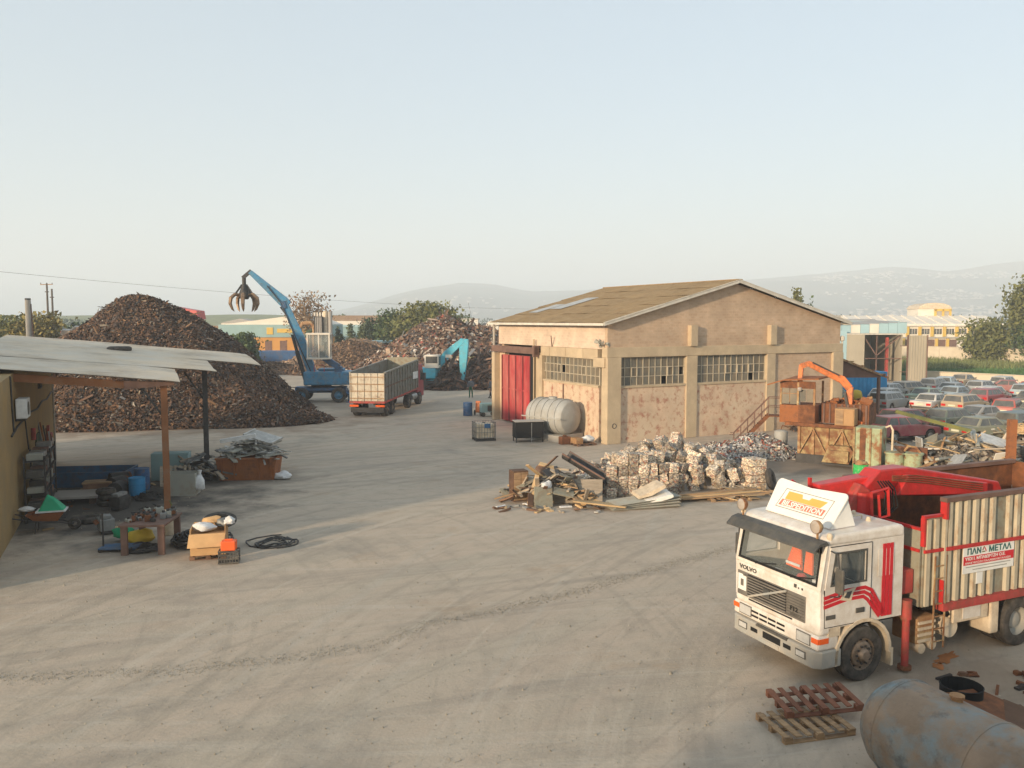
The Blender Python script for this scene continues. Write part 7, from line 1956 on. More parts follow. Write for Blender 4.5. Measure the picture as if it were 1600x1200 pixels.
# scrap body
XF, XR, ZB, ZT, YW = -1.95, -7.4, 1.27, 3.32, 1.25
for s in (-1, 1):
    sw = Q('body_side', 'olive_steel' if s > 0 else 'rust', XR, XF, s * YW - .025, s * YW + .025, ZB, ZT)
    for k in range(22):
        x = XF - .10 - k * .245
        if abs(k - 6) == 0 or k in (14,): continue
        MB().prism([(x - .075, s * YW + s * .026), (x - .045, s * YW + s * .085), (x + .045, s * YW + s * .085), (x + .075, s * YW + s * .026)], ZB + .02, ZT - .04).build('body_rib', 'rib_cream', sw)
    MB().bb(XR, XF + .06, s * YW - .05, s * YW + .11, ZT - .035, ZT + .05).build('top_rail', 'brown_steel', sw)
    MB().bb(XR, XF + .02, s * YW + s * .10 - .018, s * YW + s * .10 + .018, 2.33, 2.40).build('mid_rail', 'red_paint', sw)
    MB().bb(XR, XF + .06, s * YW - .05, s * YW + .12, ZB - .14, ZB + .012).build('bottom_rail', 'dull_red', sw)
    MB().bb(XF + .001, XF + .06, s * YW - .03, s * YW + .1, ZB + .015, 2.95).build('corner_post', 'rib_cream', sw)
    MB().bb(XF + .001, XF + .06, s * YW - .03, s * YW + .115, 2.952, ZT - .04).build('corner_cap', 'red_paint', sw)
    MB().bb(XF + .061, XF + .075, s * YW - .03, s * YW + .115, ZB + .02, 1.75).build('corner_edge', 'red_paint', sw)
    fw_ = Q('front_side', 'olive_steel', -1.42, XF + .062 - .001 + .0, s * YW - .02, s * YW + .02, 1.25, 3.0)
    for x in (-1.5, -1.72):
        MB().bb(x - .05, x + .05, s * YW + s * .021 - .0, s * YW + s * .065, 1.27, 2.97).build('body_rib', 'rib_cream', fw_)
    MB().bb(-1.9, -1.38, s * YW - .03, s * YW + .05, 3.0, 3.05).build('top_rail', 'red_paint', fw_)
    MB().bb(-1.43, -1.38, s * YW - .04, s * YW + .05, 2.45, 2.999).build('edge_rail', 'red_paint', fw_)
    MB().bb(-1.89, -1.38, s * YW + s * .066 - .02, s * YW + s * .066 + .02, 2.33, 2.39).build('mid_rail', 'red_paint', fw_)
hb = Q('front_wall', 'olive_steel', -1.42, -1.38, -1.22, 1.22, 1.25, 2.75)
MB().bb(-1.44, -1.36, -1.22, 1.22, 2.751, 2.80).build('top_rail', 'red_paint', hb)
MB().bb(-1.378, -1.34, -1.22, 1.22, 2.33, 2.39).build('mid_rail', 'red_paint', hb)
Q('body_floor', 'rust', XR, -1.43, -1.22, 1.22, ZB - .03, ZB)
Q('tail_wall', 'rust', XR - .04, XR, -1.22, 1.22, ZB, ZT)
# company board
TS = basis((-2.42, YW + .09, 0), (-1, 0, 0), (0, 0, 1))
bd = MB().bb(-3.90, -2.42, YW + .086, YW + .095, 1.80, 2.325).build('company_board', 'sign_white', LR)
MB().bb(-3.89, -2.43, YW + .096, YW + .099, 1.97, 2.145).build('red_band', 'stripe_red', bd)
TS1 = basis((-2.42, YW + .099, 0), (-1, 0, 0), (0, 0, 1)); TS2 = basis((-2.42, YW + .103, 0), (-1, 0, 0), (0, 0, 1))
text_mesh('lettering', '\u03a0\u0391\u039d', .165, 'sign_green', bd, TS1 @ Matrix.Translation((.10, 2.18, 0)), .001, bold=.005, sx=1.15)
text_mesh('lettering', '\u039c\u0395\u03a4\u0391\u039b', .165, 'sign_green', bd, TS1 @ Matrix.Translation((.72, 2.18, 0)), .001, bold=.005, sx=1.15)
for k in range(3):                # recycling triangle
    a = R(90 + 120 * k); b_ = R(90 + 120 * (k + 1)); cx_, cy_ = .59, 2.235
    MB().bar(TS1 @ Vector((cx_ + .07 * math.cos(a), cy_ + .07 * math.sin(a), 0)), TS1 @ Vector((cx_ + .07 * (.25 * math.cos(a) + .75 * math.cos(b_)), cy_ + .07 * (.25 * math.sin(a) + .75 * math.sin(b_)), 0)), .02, .004, up=(0, 1, 0)).build('recycling_mark', ['rust', 'leaf_olive', 'stripe_red'][k], bd)
text_mesh('lettering', '\u03a5\u0399\u039f\u0399 \u0399. \u039c\u03a0\u0391\u039a\u0399\u03a1\u03a4\u0396\u0397 \u039f.\u0395.', .085, 'sign_white', bd, TS2 @ Matrix.Translation((.05, 2.065, 0)), .001, bold=.002, sx=1.25)
text_mesh('lettering', '\u0391\u039d\u0391\u039a\u03a5\u039a\u039b\u03a9\u03a3\u0397 \u03a0\u0391\u039b\u0391\u0399\u03a9\u039d \u039c\u0395\u03a4\u0391\u039b\u039b\u03a9\u039d', .055, 'sign_white', bd, TS2 @ Matrix.Translation((.05, 1.99, 0)), .001, sx=1.35)
for k in range(2):
    MB().bb(-3.8 + k * .1, -2.5 - k * .2, YW + .0955, YW + .097, 1.915 - k * .06, 1.935 - k * .06).build('faded_line', 'bumper_grey', bd)
MB().bb(-3.0, -2.82, YW + .086, YW + .094, 1.56, 1.79).build('notice_plate', 'sign_white', LR)
# crane
kr = MB().bb(-1.3, -1.0, -.45, .45, .95, 1.5).cyl((-1.15, 0, 1.5), (-1.15, 0, 3.3), .2, .17, n=14).build('crane_column', 'red_paint', LR)
MB().prism([(-.95, 3.18), (-1.7, 3.1), (-2.0, 3.15), (-5.2, 2.85), (-5.35, 2.95), (-5.2, 3.2), (-2.4, 3.72), (-1.6, 3.72)], -.42, .02, 'y').build('crane_boom', 'red_paint', LR, bevel=.03)
MB().prism([(-1.9, 3.2), (-4.6, 3.0), (-4.6, 3.25), (-2.2, 3.6)], .04, .2, 'y').build('crane_jib', 'red_paint', LR, bevel=.02)
MB().bar((-.35, -.5, 3.28), (-1.5, -.3, 3.35), .3, .32, w1=.4, h1=.45).build('crane_elbow', 'red_paint', LR, bevel=.03)
MB().bar((-.9, -.15, 2.9), (-1.2, -.1, 3.4), .3, .3).build('crane_knuckle', 'dull_red', LR, bevel=.03)
MB().tube([(-1.0, .35, 3.35), (-1.45, .35, 3.42), (-1.5, .35, 2.85), (-1.05, .35, 2.8), (-1.0, .35, 3.35)], .035, 6).build('control_frame', 'red_paint', LR)
MB().tube([(-1.2, .35, 3.3), (-1.25, .35, 2.85)], .03, 6).build('control_lever', 'red_paint', LR)
for k in range(5):
    MB().tube([(-1.3 - .05 * k, .22 + .02 * k, 3.55), (-1.45 - .06 * k, .3, 3.3 + .02 * k), (-1.4 - .1 * k, .3, 3.0), (-1.25, .2, 2.6)], .016, 5).build('hydraulic_hose', 'black_gap', LR)
for k in range(4):
    MB().tube([(-1.7, .22, 3.62 - .03 * k), (-2.4 - .1 * k, .22, 3.58 - .06 * k), (-4.4, .22, 3.25 - .05 * k)], .013, 5).build('hydraulic_hose', 'rust', LR)
MB().bar((-.2, -.65, 3.3), (.05, -.75, 3.5), .05).build('hook_arm', 'red_paint', LR)
MB().bar((-.3, -.6, 3.2), (-.32, -.62, 3.55), .06).build('hook_pin', 'red_paint', LR)
Q('oil_tank', 'dull_red', -1.36, -1.0, .5, 1.12, 1.5, 1.98, bevel=.03)
for s in (-1, 1):
    lg_ = MB().cyl((-1.12, s * 1.18, .12), (-1.12, s * 1.18, 1.3), .07, n=14).cyl((-1.12, s * 1.18, 1.05), (-1.12, s * 1.18, 1.42), .10, n=14).build('stabiliser_leg', 'red_paint', LR, smooth=40)
    lg_.data.materials[0] = MT('dull_red')
    MB().cyl((-1.12, s * 1.18, .05), (-1.12, s * 1.18, .12), .13, n=14).build('foot_pad', 'rust', lg_)
    MB().bb(-1.2, -1.04, s * .8 - .36, s * .8 + .36, 1.15, 1.35).build('stabiliser_beam', 'dull_red', LR)
# under the body
pk = Q('pump_unit', 'rust_light', -1.95, -1.45, .55, 1.15, .45, 1.0, bevel=.04)
for k in range(4):
    MB().bb(-1.93, -1.47, 1.151, 1.18, .5 + k * .12, .55 + k * .12).build('cooling_fin', 'cream_paint', pk)
MB().cyl((-1.55, .9, .38), (-1.55, 1.2, .38), .1, n=12).build('filter', 'cream_paint', pk); MB().cyl((-1.85, .9, .42), (-1.85, 1.2, .42), .1, n=12).build('filter', 'cream_paint', pk)
for z in (.55, .8, 1.05, 1.3, 1.55, 1.8, 2.05):
    MB().bar((-1.66, 1.34, z), (-1.96, 1.34, z), .02).build('ladder_rung', 'rust_light', LR)
for x in (-1.66, -1.96):
    MB().bar((x, 1.34, .4), (x, 1.34, 2.25), .025).build('ladder_rail', 'rust_light', LR)
MB().cyl((-2.35, .5, .68), (-2.35, 1.18, .68), .2, n=20).build('air_tank', 'cream_paint', LR, smooth=40)
MB().tube([(-1.7, 1.0, 1.15), (-2.0, 1.05, 1.1), (-2.3, 1.1, .95), (-2.6, 1.0, .9)], .07, 7).build('air_hose', 'black_gap', LR)
Q('side_cabinet', 'cream_paint', -3.35, -2.35, .85, 1.24, .78, 1.11, bevel=.015)
Q('side_locker', 'white_paint', -3.1, -2.6, 1.242, 1.255, .84, 1.08)
for s in (-1, 1):
    Q('rear_mudguard', 'cream_paint', -3.68, -3.42, s * 1.0 - .25, s * 1.0 + .25, .4, 1.11, bevel=.04)
    Q('rear_mudguard_top', 'cream_paint', -6.4, -3.7, s * 1.0 - .25, s * 1.0 + .25, 1.085, 1.11)

# ---------------------------------------------------------------- near the camera
ft = thing('rusty_tank', 'big rusty cylindrical tank with flaking pale blue paint lying in the foreground', 'tank', (6.0, 11.5, 0), R(-67))
T = Matrix.Translation((0, 0, .78)) @ Matrix.Rotation(R(90), 4, 'Y')
MB().lathe([(0, -.95), (.3, -.9), (.54, -.78), (.68, -.58), (.72, -.4), (.72, 2.6), (.68, 2.8), (.54, 3.0), (0, 3.15)], 48, T).build('shell', 'tank_rust', ft, smooth=40)
for x in (-.42, 1.0, 2.4):
    MB().lathe([(.718, x - .03), (.731, x - .02), (.731, x + .02), (.718, x + .03)], 48, T).build('weld_seam', 'tank_rust', ft, smooth=40)
MB().lathe([(.08, 1.4), (.08, 1.53), (.1, 1.54), (.1, 1.57), (0, 1.57)], 14, Matrix.Translation((.3, .12, 0))).build('filler_neck', 'rust_light', ft)
for x in (-.2, 2.2):
    MB().bb(x - .1, x + .1, -.6, .6, 0, .2).build('cradle', 'rust', ft)
drum('steel_drum', 'black open topped drum behind the rusty foreground tank', 7.3, 13.1, 'black_gap', h=.9, r=.32, open_top=True)
pp_ = MB().prism([(0, 0), (1.5, -.3), (1.2, .75), (.35, .85)], 0, .02).build('rust_plate', 'rust', loc=(7.1, 12.0, .7), rot=(R(12), R(6), R(35)))
tag(pp_, 'flat rusty steel plate lying beside the black drum', 'plate')
tag(MB().bb(-.5, .5, -.4, .4, 0, .66).build('scrap_crate', 'wood_dark', loc=(7.75, 12.5, 0), rot=(0, 0, .5)), 'dark wooden crate under the rusty plate', 'crate')
rng = random.Random(5)
loose('scrap_chain_link', 'scrap bit', 'scrap bit lying on the ground beyond the black drum', 'scrap bits near the black drum', [(rng.uniform(8.2, 10.4), rng.uniform(13.4, 15.6), .03) for _ in range(26)], ((.1, .35), (.05, .12), (.03, .08)), ['dark_steel', 'rust', 'rust', 'wood_dark'], 6, .2)
fl = thing('finned_block', 'grey finned engine block standing at the scrap edge', 'engine block', (9.9, 14.3, 0), .4)
MB().bb(-.2, .2, -.15, .15, 0, .45).build('block', 'alu_dark', fl)
for k in range(6):
    MB().bb(-.22, .22, -.17, .17, .05 + k * .07, .07 + k * .07).build('fin', 'alu_dark', fl)
pallet('wooden_pallet', 'reddish brown pallet propped on the stack in front of the lorry', 5.25, 14.0, R(8), .16, 'pallet_red', 1.4, .8, tilt=(R(3), R(-2)))
pallet('wooden_pallet', 'pale wooden pallet beneath the reddish one in front of the lorry', 4.9, 13.45, R(14), 0, 'wood', 1.3, .9)
# stains and the gravel ridge pushed up by traffic
def stain(name, x, y, rx, ry, a, m, seed):
    rng = random.Random(seed); n = 26
    pts = []
    for k in range(n):
        t_ = 2 * math.pi * k / n; r_ = 1 + rng.uniform(-.35, .35)
        pts.append((rx * r_ * math.cos(t_), ry * r_ * math.sin(t_)))
    vs = [(p[0], p[1], 0) for p in pts]
    tag(MB().add(vs, [tuple(range(n))]).build(name, m, loc=(x, y, .013), rot=(0, 0, a), fix=False), kind='structure')
stain('rust_stain', 8.75, 16.3, .42, .13, R(40), 'rust_stain', 1)
stain('rust_stain', 8.4, 15.9, .16, .11, 1, 'rust_stain', 2)
def ridge():
    pts = [(-12.0, 15.1), (-9.74, 15.36), (-6.23, 15.73), (-4.52, 16.32), (-3.15, 16.74), (-1.79, 18.2), (-.2, 19.19), (1.6, 20.4), (3.85, 22.28), (6.72, 24.53)]
    rng = np.random.default_rng(3)
    V = []; F = []
    tet = np.array([(1, 0, -.3), (-.5, .87, -.3), (-.5, -.87, -.3), (0, 0, 1)], float)
    q = np.array([(0, 1, 3), (1, 2, 3), (2, 0, 3)])
    n = 0
    for (xa, ya), (xb, yb) in zip(pts[:-1], pts[1:]):
        L = math.hypot(xb - xa, yb - ya); nx, ny = -(yb - ya) / L, (xb - xa) / L
        for k in range(int(L * 260)):
            f = rng.random(); o_ = rng.normal(0, .16) + .05 * math.sin(3 * (xa + f * (xb - xa)))
            s_ = rng.uniform(.004, .017) * (1.5 if rng.random() < .04 else 1)
            p = (xa + (xb - xa) * f + nx * o_, ya + (yb - ya) * f + ny * o_, .006)
            V.append(tet * s_ * rng.uniform(.7, 1.3, 3) + p); F.append(q + n); n += 4
    tag(npmesh('gravel_ridge', np.concatenate(V), np.concatenate(F), ['gravel']), 'thin line of loose gravel across the dusty yard', 'gravel', kind='stuff')
ridge()
def pebbles():
    rng = np.random.default_rng(8); n = 5200
    y = 11 + 26 * rng.random(n) ** 1.4; x = rng.uniform(-.62, .62, n) * y
    tet = np.array([(1, 0, -.3), (-.5, .87, -.3), (-.5, -.87, -.3), (0, 0, 1)], float)
    s = rng.lognormal(math.log(.011), .5, n)[:, None, None]
    V = (tet[None] * s * rng.uniform(.7, 1.3, (n, 1, 3)) + np.stack([x, y, np.full(n, .006)], 1)[:, None, :]).reshape(-1, 3)
    F = (np.array([(0, 1, 3), (1, 2, 3), (2, 0, 3)])[None] + 4 * np.arange(n)[:, None, None]).reshape(-1, 3)
    tag(npmesh('loose_pebbles', V, F, ['gravel']), 'loose pebbles and crumbs scattered over the dusty yard', 'gravel', kind='stuff')
pebbles()
# ---------------------------------------------------------------- trees
def tree(name, label, x, y, h, rx, m, n=2600, seed=1, base=.25, trunk=.25, leaf=.32, clumps=26, group=None, shape='round', gap=.0):
    rng = np.random.default_rng(seed)
    t = thing(name, label, 'tree', (x, y, 0), 0, group)
    rz = h * (1 - base) / 2; cz_ = h * base + rz
    C = []
    while len(C) < clumps:
        d = rng.normal(0, 1, 3); d /= np.linalg.norm(d); r = rng.uniform(.35, 1.0) ** .6
        c = d * r
        if shape == 'cone':
            f = 1 - (c[2] + 1) / 2; c[:2] *= .15 + 1.1 * f
        elif shape == 'poplar':
            c[:2] *= .9 - .3 * c[2]
        C.append(c)
    C = np.array(C)
    C[:, :2] *= rx * .8; C[:, 2] = C[:, 2] * rz * .88 + cz_
    mb = MB()
    r0 = trunk
    mb.tube([(0, 0, 0), (rx * .03, 0, h * base * .6), (0, rx * .04, h * base * 1.2), (0, 0, h * .72)], [r0, r0 * .8, r0 * .6, r0 * .15], 7)
    mb.build('trunk', 'bark', t)
    for c in C[rng.permutation(len(C))[:9]]:
        s0 = Vector((0, 0, h * base * rng.uniform(.8, 1.8)))
        if s0.z > c[2]: s0.z = c[2] * .8
        e = Vector(c); mid = s0.lerp(e, .5) + Vector((0, 0, .06 * h))
        MB().tube([s0, mid, e], [r0 * .4, r0 * .25, r0 * .06], 5).build('limb', 'bark', t)
    k = rng.integers(0, len(C), n)
    sp = np.array([rx, rx, rz]) * (.30 if shape != 'cone' else .2)
    P = C[k] + rng.normal(0, 1, (n, 3)) * sp * rng.uniform(.55, 1.05, (len(C), 1))[k]
    P[:, 2] = np.maximum(P[:, 2], h * base * .6)
    P = P[P[:, 2] < h * 1.02]; n = len(P)
    u = rng.normal(0, 1, (n, 3)); u /= np.linalg.norm(u, axis=1)[:, None]
    w = np.cross(u, rng.normal(0, 1, (n, 3))); w /= np.linalg.norm(w, axis=1)[:, None]
    L = (leaf * rng.uniform(.5, 1.3, n))[:, None]; W = L * rng.uniform(.35, .7, (n, 1))
    V = np.stack([P - u * L, P + w * W, P + u * L * .9 + np.cross(u, w) * L * .3, P - w * W], 1).reshape(-1, 3)
    F = np.arange(4 * n).reshape(-1, 4)
    o = npmesh('crown', V, F, [m]); o.parent = t
    return t
G_T = 'trees beyond the yard'
tree('bush_tree', 'broad olive shrub behind the canopy roof near the concrete pole', -57.5, 96, 7.2, 4.2, 'leaf_olive', 5200, 1, .08, .2, .30, 30)
tree('bush_tree', 'yellowing shrub right of the concrete pole behind the canopy', -54.0, 95, 7.6, 3.2, 'leaf_yellow', 5000, 2, .08, .2, .30, 30)
tree('bush_tree', 'low brownish shrub at the left end behind the canopy', -63.5, 98, 6.0, 3.6, 'leaf_yellow', 4000, 3, .06, .2, .30, 26)
tree('small_tree', 'small dark tree between the shrubs and the piled wrecks', -56, 108, 6.4, 2.2, 'leaf_dark', 2200, 4, .15, .15, .3)
tree('bare_tree', 'thin brown tree with sparse leaves behind the blue grab boom', -34.4, 142, 11.6, 4.0, 'leaf_brown', 2100, 5, .30, .25, .26, 40)
tree('broad_tree', 'broad olive tree rising behind the bright scrap heap', -13.2, 131, 9.6, 5.6, 'leaf_olive', 8200, 6, .14, .3, .34, 44)
tree('round_tree', 'dark round tree left of the broad olive tree', -20.6, 141, 8.6, 2.6, 'leaf_green', 2800, 7, .2, .2, .32)
tree('small_tree', 'small dark green tree beside the dark round tree', -24.4, 143, 7.2, 2.0, 'leaf_dark', 1800, 8, .2, .15, .32)
tree('conifer', 'slim dark conifer behind the blue handler cab', -26.3, 126, 6.0, 1.3, 'leaf_dark', 2200, 9, .05, .14, .26, 26, None, 'cone')
tree('conifer', 'grey green conifer, left one of a close pair', -23.3, 121, 6.2, 1.3, 'leaf_grey', 2600, 10, .04, .14, .26, 26, None, 'cone')
tree('conifer', 'grey green conifer, right one of a close pair', -21.6, 121, 6.3, 1.4, 'leaf_grey', 2600, 11, .04, .14, .26, 26, None, 'cone')
tree('round_tree', 'dusty green tree at the right foot of the big rusty heap', -33.8, 104, 5.2, 2.4, 'leaf_green', 3600, 12, .1, .15, .28)
tree('hedge_tree', 'dark low tree beside the small white gabled house', -9.5, 190, 5.6, 3.4, 'leaf_dark', 2200, 13, .05, .2, .4)
tree('hedge_tree', 'dark low tree in front of the small white gabled house', -4.2, 186, 3.8, 3.6, 'leaf_dark', 2200, 14, .05, .2, .4)
tree('hedge_tree', 'low green tree between gabled house and warehouse roof', 1.0, 180, 4.2, 3.5, 'leaf_green', 2000, 15, .05, .2, .4)
tree('poplar', 'slim poplar showing above the warehouse roof slope', 37.4, 110, 11.0, .9, 'leaf_olive', 1500, 16, .2, .14, .26, 22, None, 'poplar')
tree('poplar', 'shorter poplar beside the slim one above the warehouse roof', 39.2, 111, 10.2, .9, 'leaf_green', 1400, 17, .2, .14, .26, 22, None, 'poplar')
tree('tall_tree', 'tall tree with open crown behind the far pale wall', 80.0, 129, 13.6, 3.4, 'leaf_olive', 4200, 18, .2, .35, .34, 34)
tree('tall_tree', 'spreading tree beside the tall one behind the far pale wall', 84.5, 127, 12.2, 4.0, 'leaf_olive', 5600, 19, .12, .3, .34, 34)
tree('broad_tree', 'wide dark tree left of the tall one behind the far pale wall', 74.5, 130, 7.0, 3.6, 'leaf_olive', 6000, 20, .06, .3, .34, 36)
tree('broad_tree', 'wide dark tree under the tall one behind the far pale wall', 80.5, 126, 6.6, 4.4, 'leaf_green', 6000, 21, .04, .3, .34, 36)
# far tree belts that read as one mass
def belt(name, label, x0, x1, y0, y1, h, n, m, seed):
    rng = np.random.default_rng(seed)
    x = rng.uniform(x0, x1, n); y = rng.uniform(y0, y1, n)
    hh = h * (.45 + .75 * vnoise(x / 9.0, y * 0, seed))
    z = hh * rng.random(n) ** .7
    P = np.stack([x, y, z], 1)
    u = rng.normal(0, 1, (n, 3)); u /= np.linalg.norm(u, axis=1)[:, None]; w = np.cross(u, rng.normal(0, 1, (n, 3))); w /= np.linalg.norm(w, axis=1)[:, None]
    s = rng.uniform(.3, .8, (n, 1))
    V = np.stack([P - u * s, P + w * s * .6, P + u * s, P - w * s * .6], 1).reshape(-1, 3)
    tag(npmesh(name, V, np.arange(4 * n).reshape(-1, 4), [m]), label, 'tree belt', kind='stuff')
belt('tree_belt', 'far belt of dark trees beyond the plain on the left', -230, -60, 330, 350, 7, 9000, 'leaf_dark', 3)
belt('tree_belt', 'far belt of green trees beyond the middle buildings', -70, 60, 300, 320, 7.5, 9000, 'leaf_green', 4)
belt('tree_belt', 'far belt of trees beyond the factory on the right', 60, 330, 330, 350, 8, 12000, 'leaf_dark', 5)
belt('tree_belt', 'farther belt of trees across the plain', -300, 480, 600, 640, 9, 16000, 'leaf_dark', 6)

# ---------------------------------------------------------------- buildings beyond
def bld(name, label, x, y, rz=0.0, cat='building'):
    t = thing(name, label, cat, (x, y, 0), rz)
    def part(nm, m, *b, bevel=0.0, par=None): return MB().bb(*b).build(nm, m, par or t, bevel=bevel)
    return t, part
t, p = bld('trade_hall', 'teal and orange trade hall with a white gabled roof behind the blue handler', -42, 145)
p('wall', 'orange_clad', -5, 9, 0, 16, 0, 3.8); p('wall', 'teal_clad', -9, 9.3, -.2, 16.2, 3.802, 6.0); p('wall', 'grey_clad', -9, -5.01, .05, 16, 0, 3.8)
for k in range(5):
    p('door_panel', 'brown_steel', -3.6 + k * 2.6, -2.4 + k * 2.6, -.06, -.002, 0, 3.2)
MB().prism([(-8.5, 6.0), (9.3, 6.0), (5, 7.7)], .2, 16, 'y').build('roof', 'white_clad', t)
p('fascia_sign', 'yellow_clad', 1.2, 7.0, -.3, -.202, 4.6, 5.3); p('emblem_sign', 'yellow_clad', -.6, .5, -.3, -.202, 4.3, 5.5)
t, p = bld('long_shed', 'long pale teal shed behind the chimney', -32, 172)
p('wall', 'teal_clad', -8, 6.5, 0, 18, 0, 5.4); p('roof', 'teal_light', -8.2, 6.7, -.2, 18.2, 5.402, 5.8); p('fascia', 'white_clad', -6, 1, -.3, -.202, 5.82, 6.6)
t, p = bld('red_roof_hall', 'low hall with brownish roof at the far side of the plain', -40, 215)
p('wall', 'white_clad', -9, 16, 0, 12, 0, 6.2); MB().prism([(-.5, 6.2), (12.5, 6.2), (6, 8.0)], -9.2, 16.2, 'x').build('roof', 'rust_light', t)
t, p = bld('yellow_house', 'pale yellow flat roofed building with orange bay', -22.5, 152)
p('wall', 'cream_paint', -3.2, 3.0, 0, 8, 0, 5.0); p('wall', 'orange_clad', -4.8, -3.21, -.2, 7, 0, 4.3); p('roof', 'white_clad', -3.3, 3.1, -.1, 8.1, 5.002, 5.4); p('chimney', 'white_clad', 2.2, 2.7, 1, 1.6, 5.402, 6.4)
for k in range(3):
    w_ = p('window', 'auto_glass', -2.4 + k * 1.9, -1.3 + k * 1.9, -.04, -.002, 2.6, 3.8)
t, p = bld('open_shed', 'low white shed with flat grey roof beside the turnings heap', -19.5, 131)
p('roof', 'teal_light', -4, 5.5, -.5, 6, 3.2, 3.5); p('wall', 'white_clad', -3.6, -1.2, 0, 5, 0, 3.198); p('wall', 'white_clad', 1.4, 4.2, .1, 5, 0, 3.198); p('opening', 'black_gap', -1.19, 1.39, 1.5, 4, 0, 3.1)
t, p = bld('block_of_flats', 'white far building behind the bright scrap heap', -13.6, 250, 0)
p('wall', 'white_clad', -2.4, 3.4, 0, 10, 0, 6.9); p('roof', 'grey_clad', -2.5, 3.5, -.1, 10.1, 6.902, 7.3)
for k in range(4):
    p('window', 'grey_clad', -1.9 + k * 1.3, -1.2 + k * 1.3, -.06, -.002, 4.8, 5.9)
t, p = bld('gabled_house', 'small white gabled house showing beside the warehouse', -5.0, 200, 0, 'house')
p('wall', 'white_clad', -1.7, 1.7, 0, 8, 0, 5.6); MB().prism([(-1.9, 5.6), (1.9, 5.6), (0, 6.7)], -.2, 8.2, 'y').build('roof', 'white_clad', t)
for k in range(3):
    p('window', 'grey_clad', -1.1 + k * .85, -.6 + k * .85, -.06, -.002, 4.3, 4.9)
t, p = bld('low_hall', 'long low pale hall right of the gabled house', 3.5, 205)
p('wall', 'white_clad', -6, 5, 0, 10, 0, 4.6); p('roof', 'teal_light', -6.2, 5.2, -.2, 10.2, 4.602, 5.0)
t, p = bld('far_store', 'low pale store behind the piled wrecks', -75, 170)
p('wall', 'white_clad', -6, 26, 0, 8, 0, 4.4); MB().prism([(-.3, 4.4), (8.3, 4.4), (4, 5.6)], -6.2, 26.2, 'x').build('roof', 'rust_light', t)
t, p = bld('far_store', 'teal store at the far left behind the shrubs', -88, 130)
p('wall', 'teal_light', -8, 8, 0, 8, 0, 5.2); p('roof', 'teal_clad', -8.2, 8.2, -.2, 8.2, 5.202, 5.5)
# dust filter with ducts and stack
df_ = thing('dust_filter', 'dust filter plant with bent ducts, framework and two tall stacks', 'filter plant', (-28.6, 121, 0))
MB().cyl((1.55, 0, 0), (1.55, 0, 8.1), .32, n=14).build('stack', 'cream_paint', df_, smooth=40)
MB().cyl((2.2, .1, 0), (2.2, .1, 8.0), .32, n=14).build('stack', 'grey_clad', df_, smooth=40)
MB().tube([(-2.2, 0, .5), (-2.2, 0, 5.6), (-1.7, 0, 6.3), (-.6, 0, 6.4), (-.1, 0, 5.9), (-.1, 0, 3.0)], .34, 10).build('duct', 'rust_light', df_)
MB().tube([(-1.2, 0, 4.2), (-1.0, 0, 5.1), (-.4, 0, 5.3)], .3, 10).build('duct', 'leaf_dark', df_)
MB().bb(.2, 1.15, -.8, .8, 3.2, 7.3).build('filter_box', 'dark_steel', df_)
for k in range(4):
    MB().bb(.25 + k * .25, .38 + k * .25, -.83, -.802, 3.3, 7.2).build('filter_rib', 'grey_clad', df_)
for x in (.15, 1.2):
    for y in (-.85, .85):
        MB().bb(x - .06, x + .06, y - .06, y + .06, 0, 7.4).build('leg', 'dark_steel', df_)
for k in range(4):
    MB().cyl((.0 + k * .4, 0, 7.32), (.0 + k * .4, 0, 7.9), .12, n=8).build('vent', 'white_clad', df_)
hp_ = heap('sand_heap', 'pale brown heap of earth behind the blue containers', mx(cone(-22, 118, 4.2, .5, 1.6, 1)), -33, -12, 112, 126, 3000, .3, [((.36, .24, .15), 3), ((.30, .19, .12), 2)], 25, step=.6)
# containers
def container(name, label, x, y, rz, L, m, H=2.5, W=2.4):
    t = thing(name, label, 'container', (x, y, 0), rz)
    MB().bb(-L / 2, L / 2, -W / 2, W / 2, .1, H).build('box', m, t)
    n = int(L / .35)
    for k in range(n):
        xx = -L / 2 + .2 + k * (L - .4) / (n - 1)
        MB().bb(xx - .07, xx + .07, -W / 2 - .035, -W / 2 - .001, .25, H - .15).build('corrugation', m, t)
    for s in (-1, 1):
        MB().bb(s * L / 2 - .09, s * L / 2 + .09, -W / 2 - .04, W / 2 + .04, 0, H + .02).build('end_frame', m, t)
    return t
container('shipping_container', 'long blue container left of the handler boom', -31.5, 117, R(4), 9.5, 'bluecont', 2.5)
container('shipping_container', 'blue container seen below the handler cab', -22.8, 116, R(2), 6.5, 'bluecont', 2.4)
container('shipping_container', 'short grey container at the left end of the blue ones', -36.9, 116.2, R(4), 1.6, 'grey_clad', 2.4)
container('shipping_container', 'bright blue container under the brown lean-to', 28.0, 68.2, R(12), 4.4, 'bright_blue', 2.6)
# red tipper lorry showing over the big heap
rt = thing('red_tipper', 'red tipper body showing above the big rusty heap', 'lorry', (-46.2, 119, 0), R(-6))
MB().prism([(-2.1, 6.9), (-2.0, 8.75), (1.9, 8.1), (2.1, 6.9)], -1.2, 1.2, 'y').build('tipper_body', 'red_paint', rt)
MB().bb(-2, 2, -.5, .5, .9, 1.2).build('chassis', 'dark_steel', rt)
MB().cyl((-1.0, 0, 1.2), (-.6, 0, 6.95), .2, n=10).build('lift_ram', 'steel', rt); MB().bar((1.9, 0, 1.2), (2.0, 0, 6.95), .3).build('rear_frame', 'dark_steel', rt)
for x in (-1.5, 1.3):
    for s in (-1, 1):
        tyre_wheel(rt, (x, s * 1.0, .5), .5, .35, 'hub_metal', s)
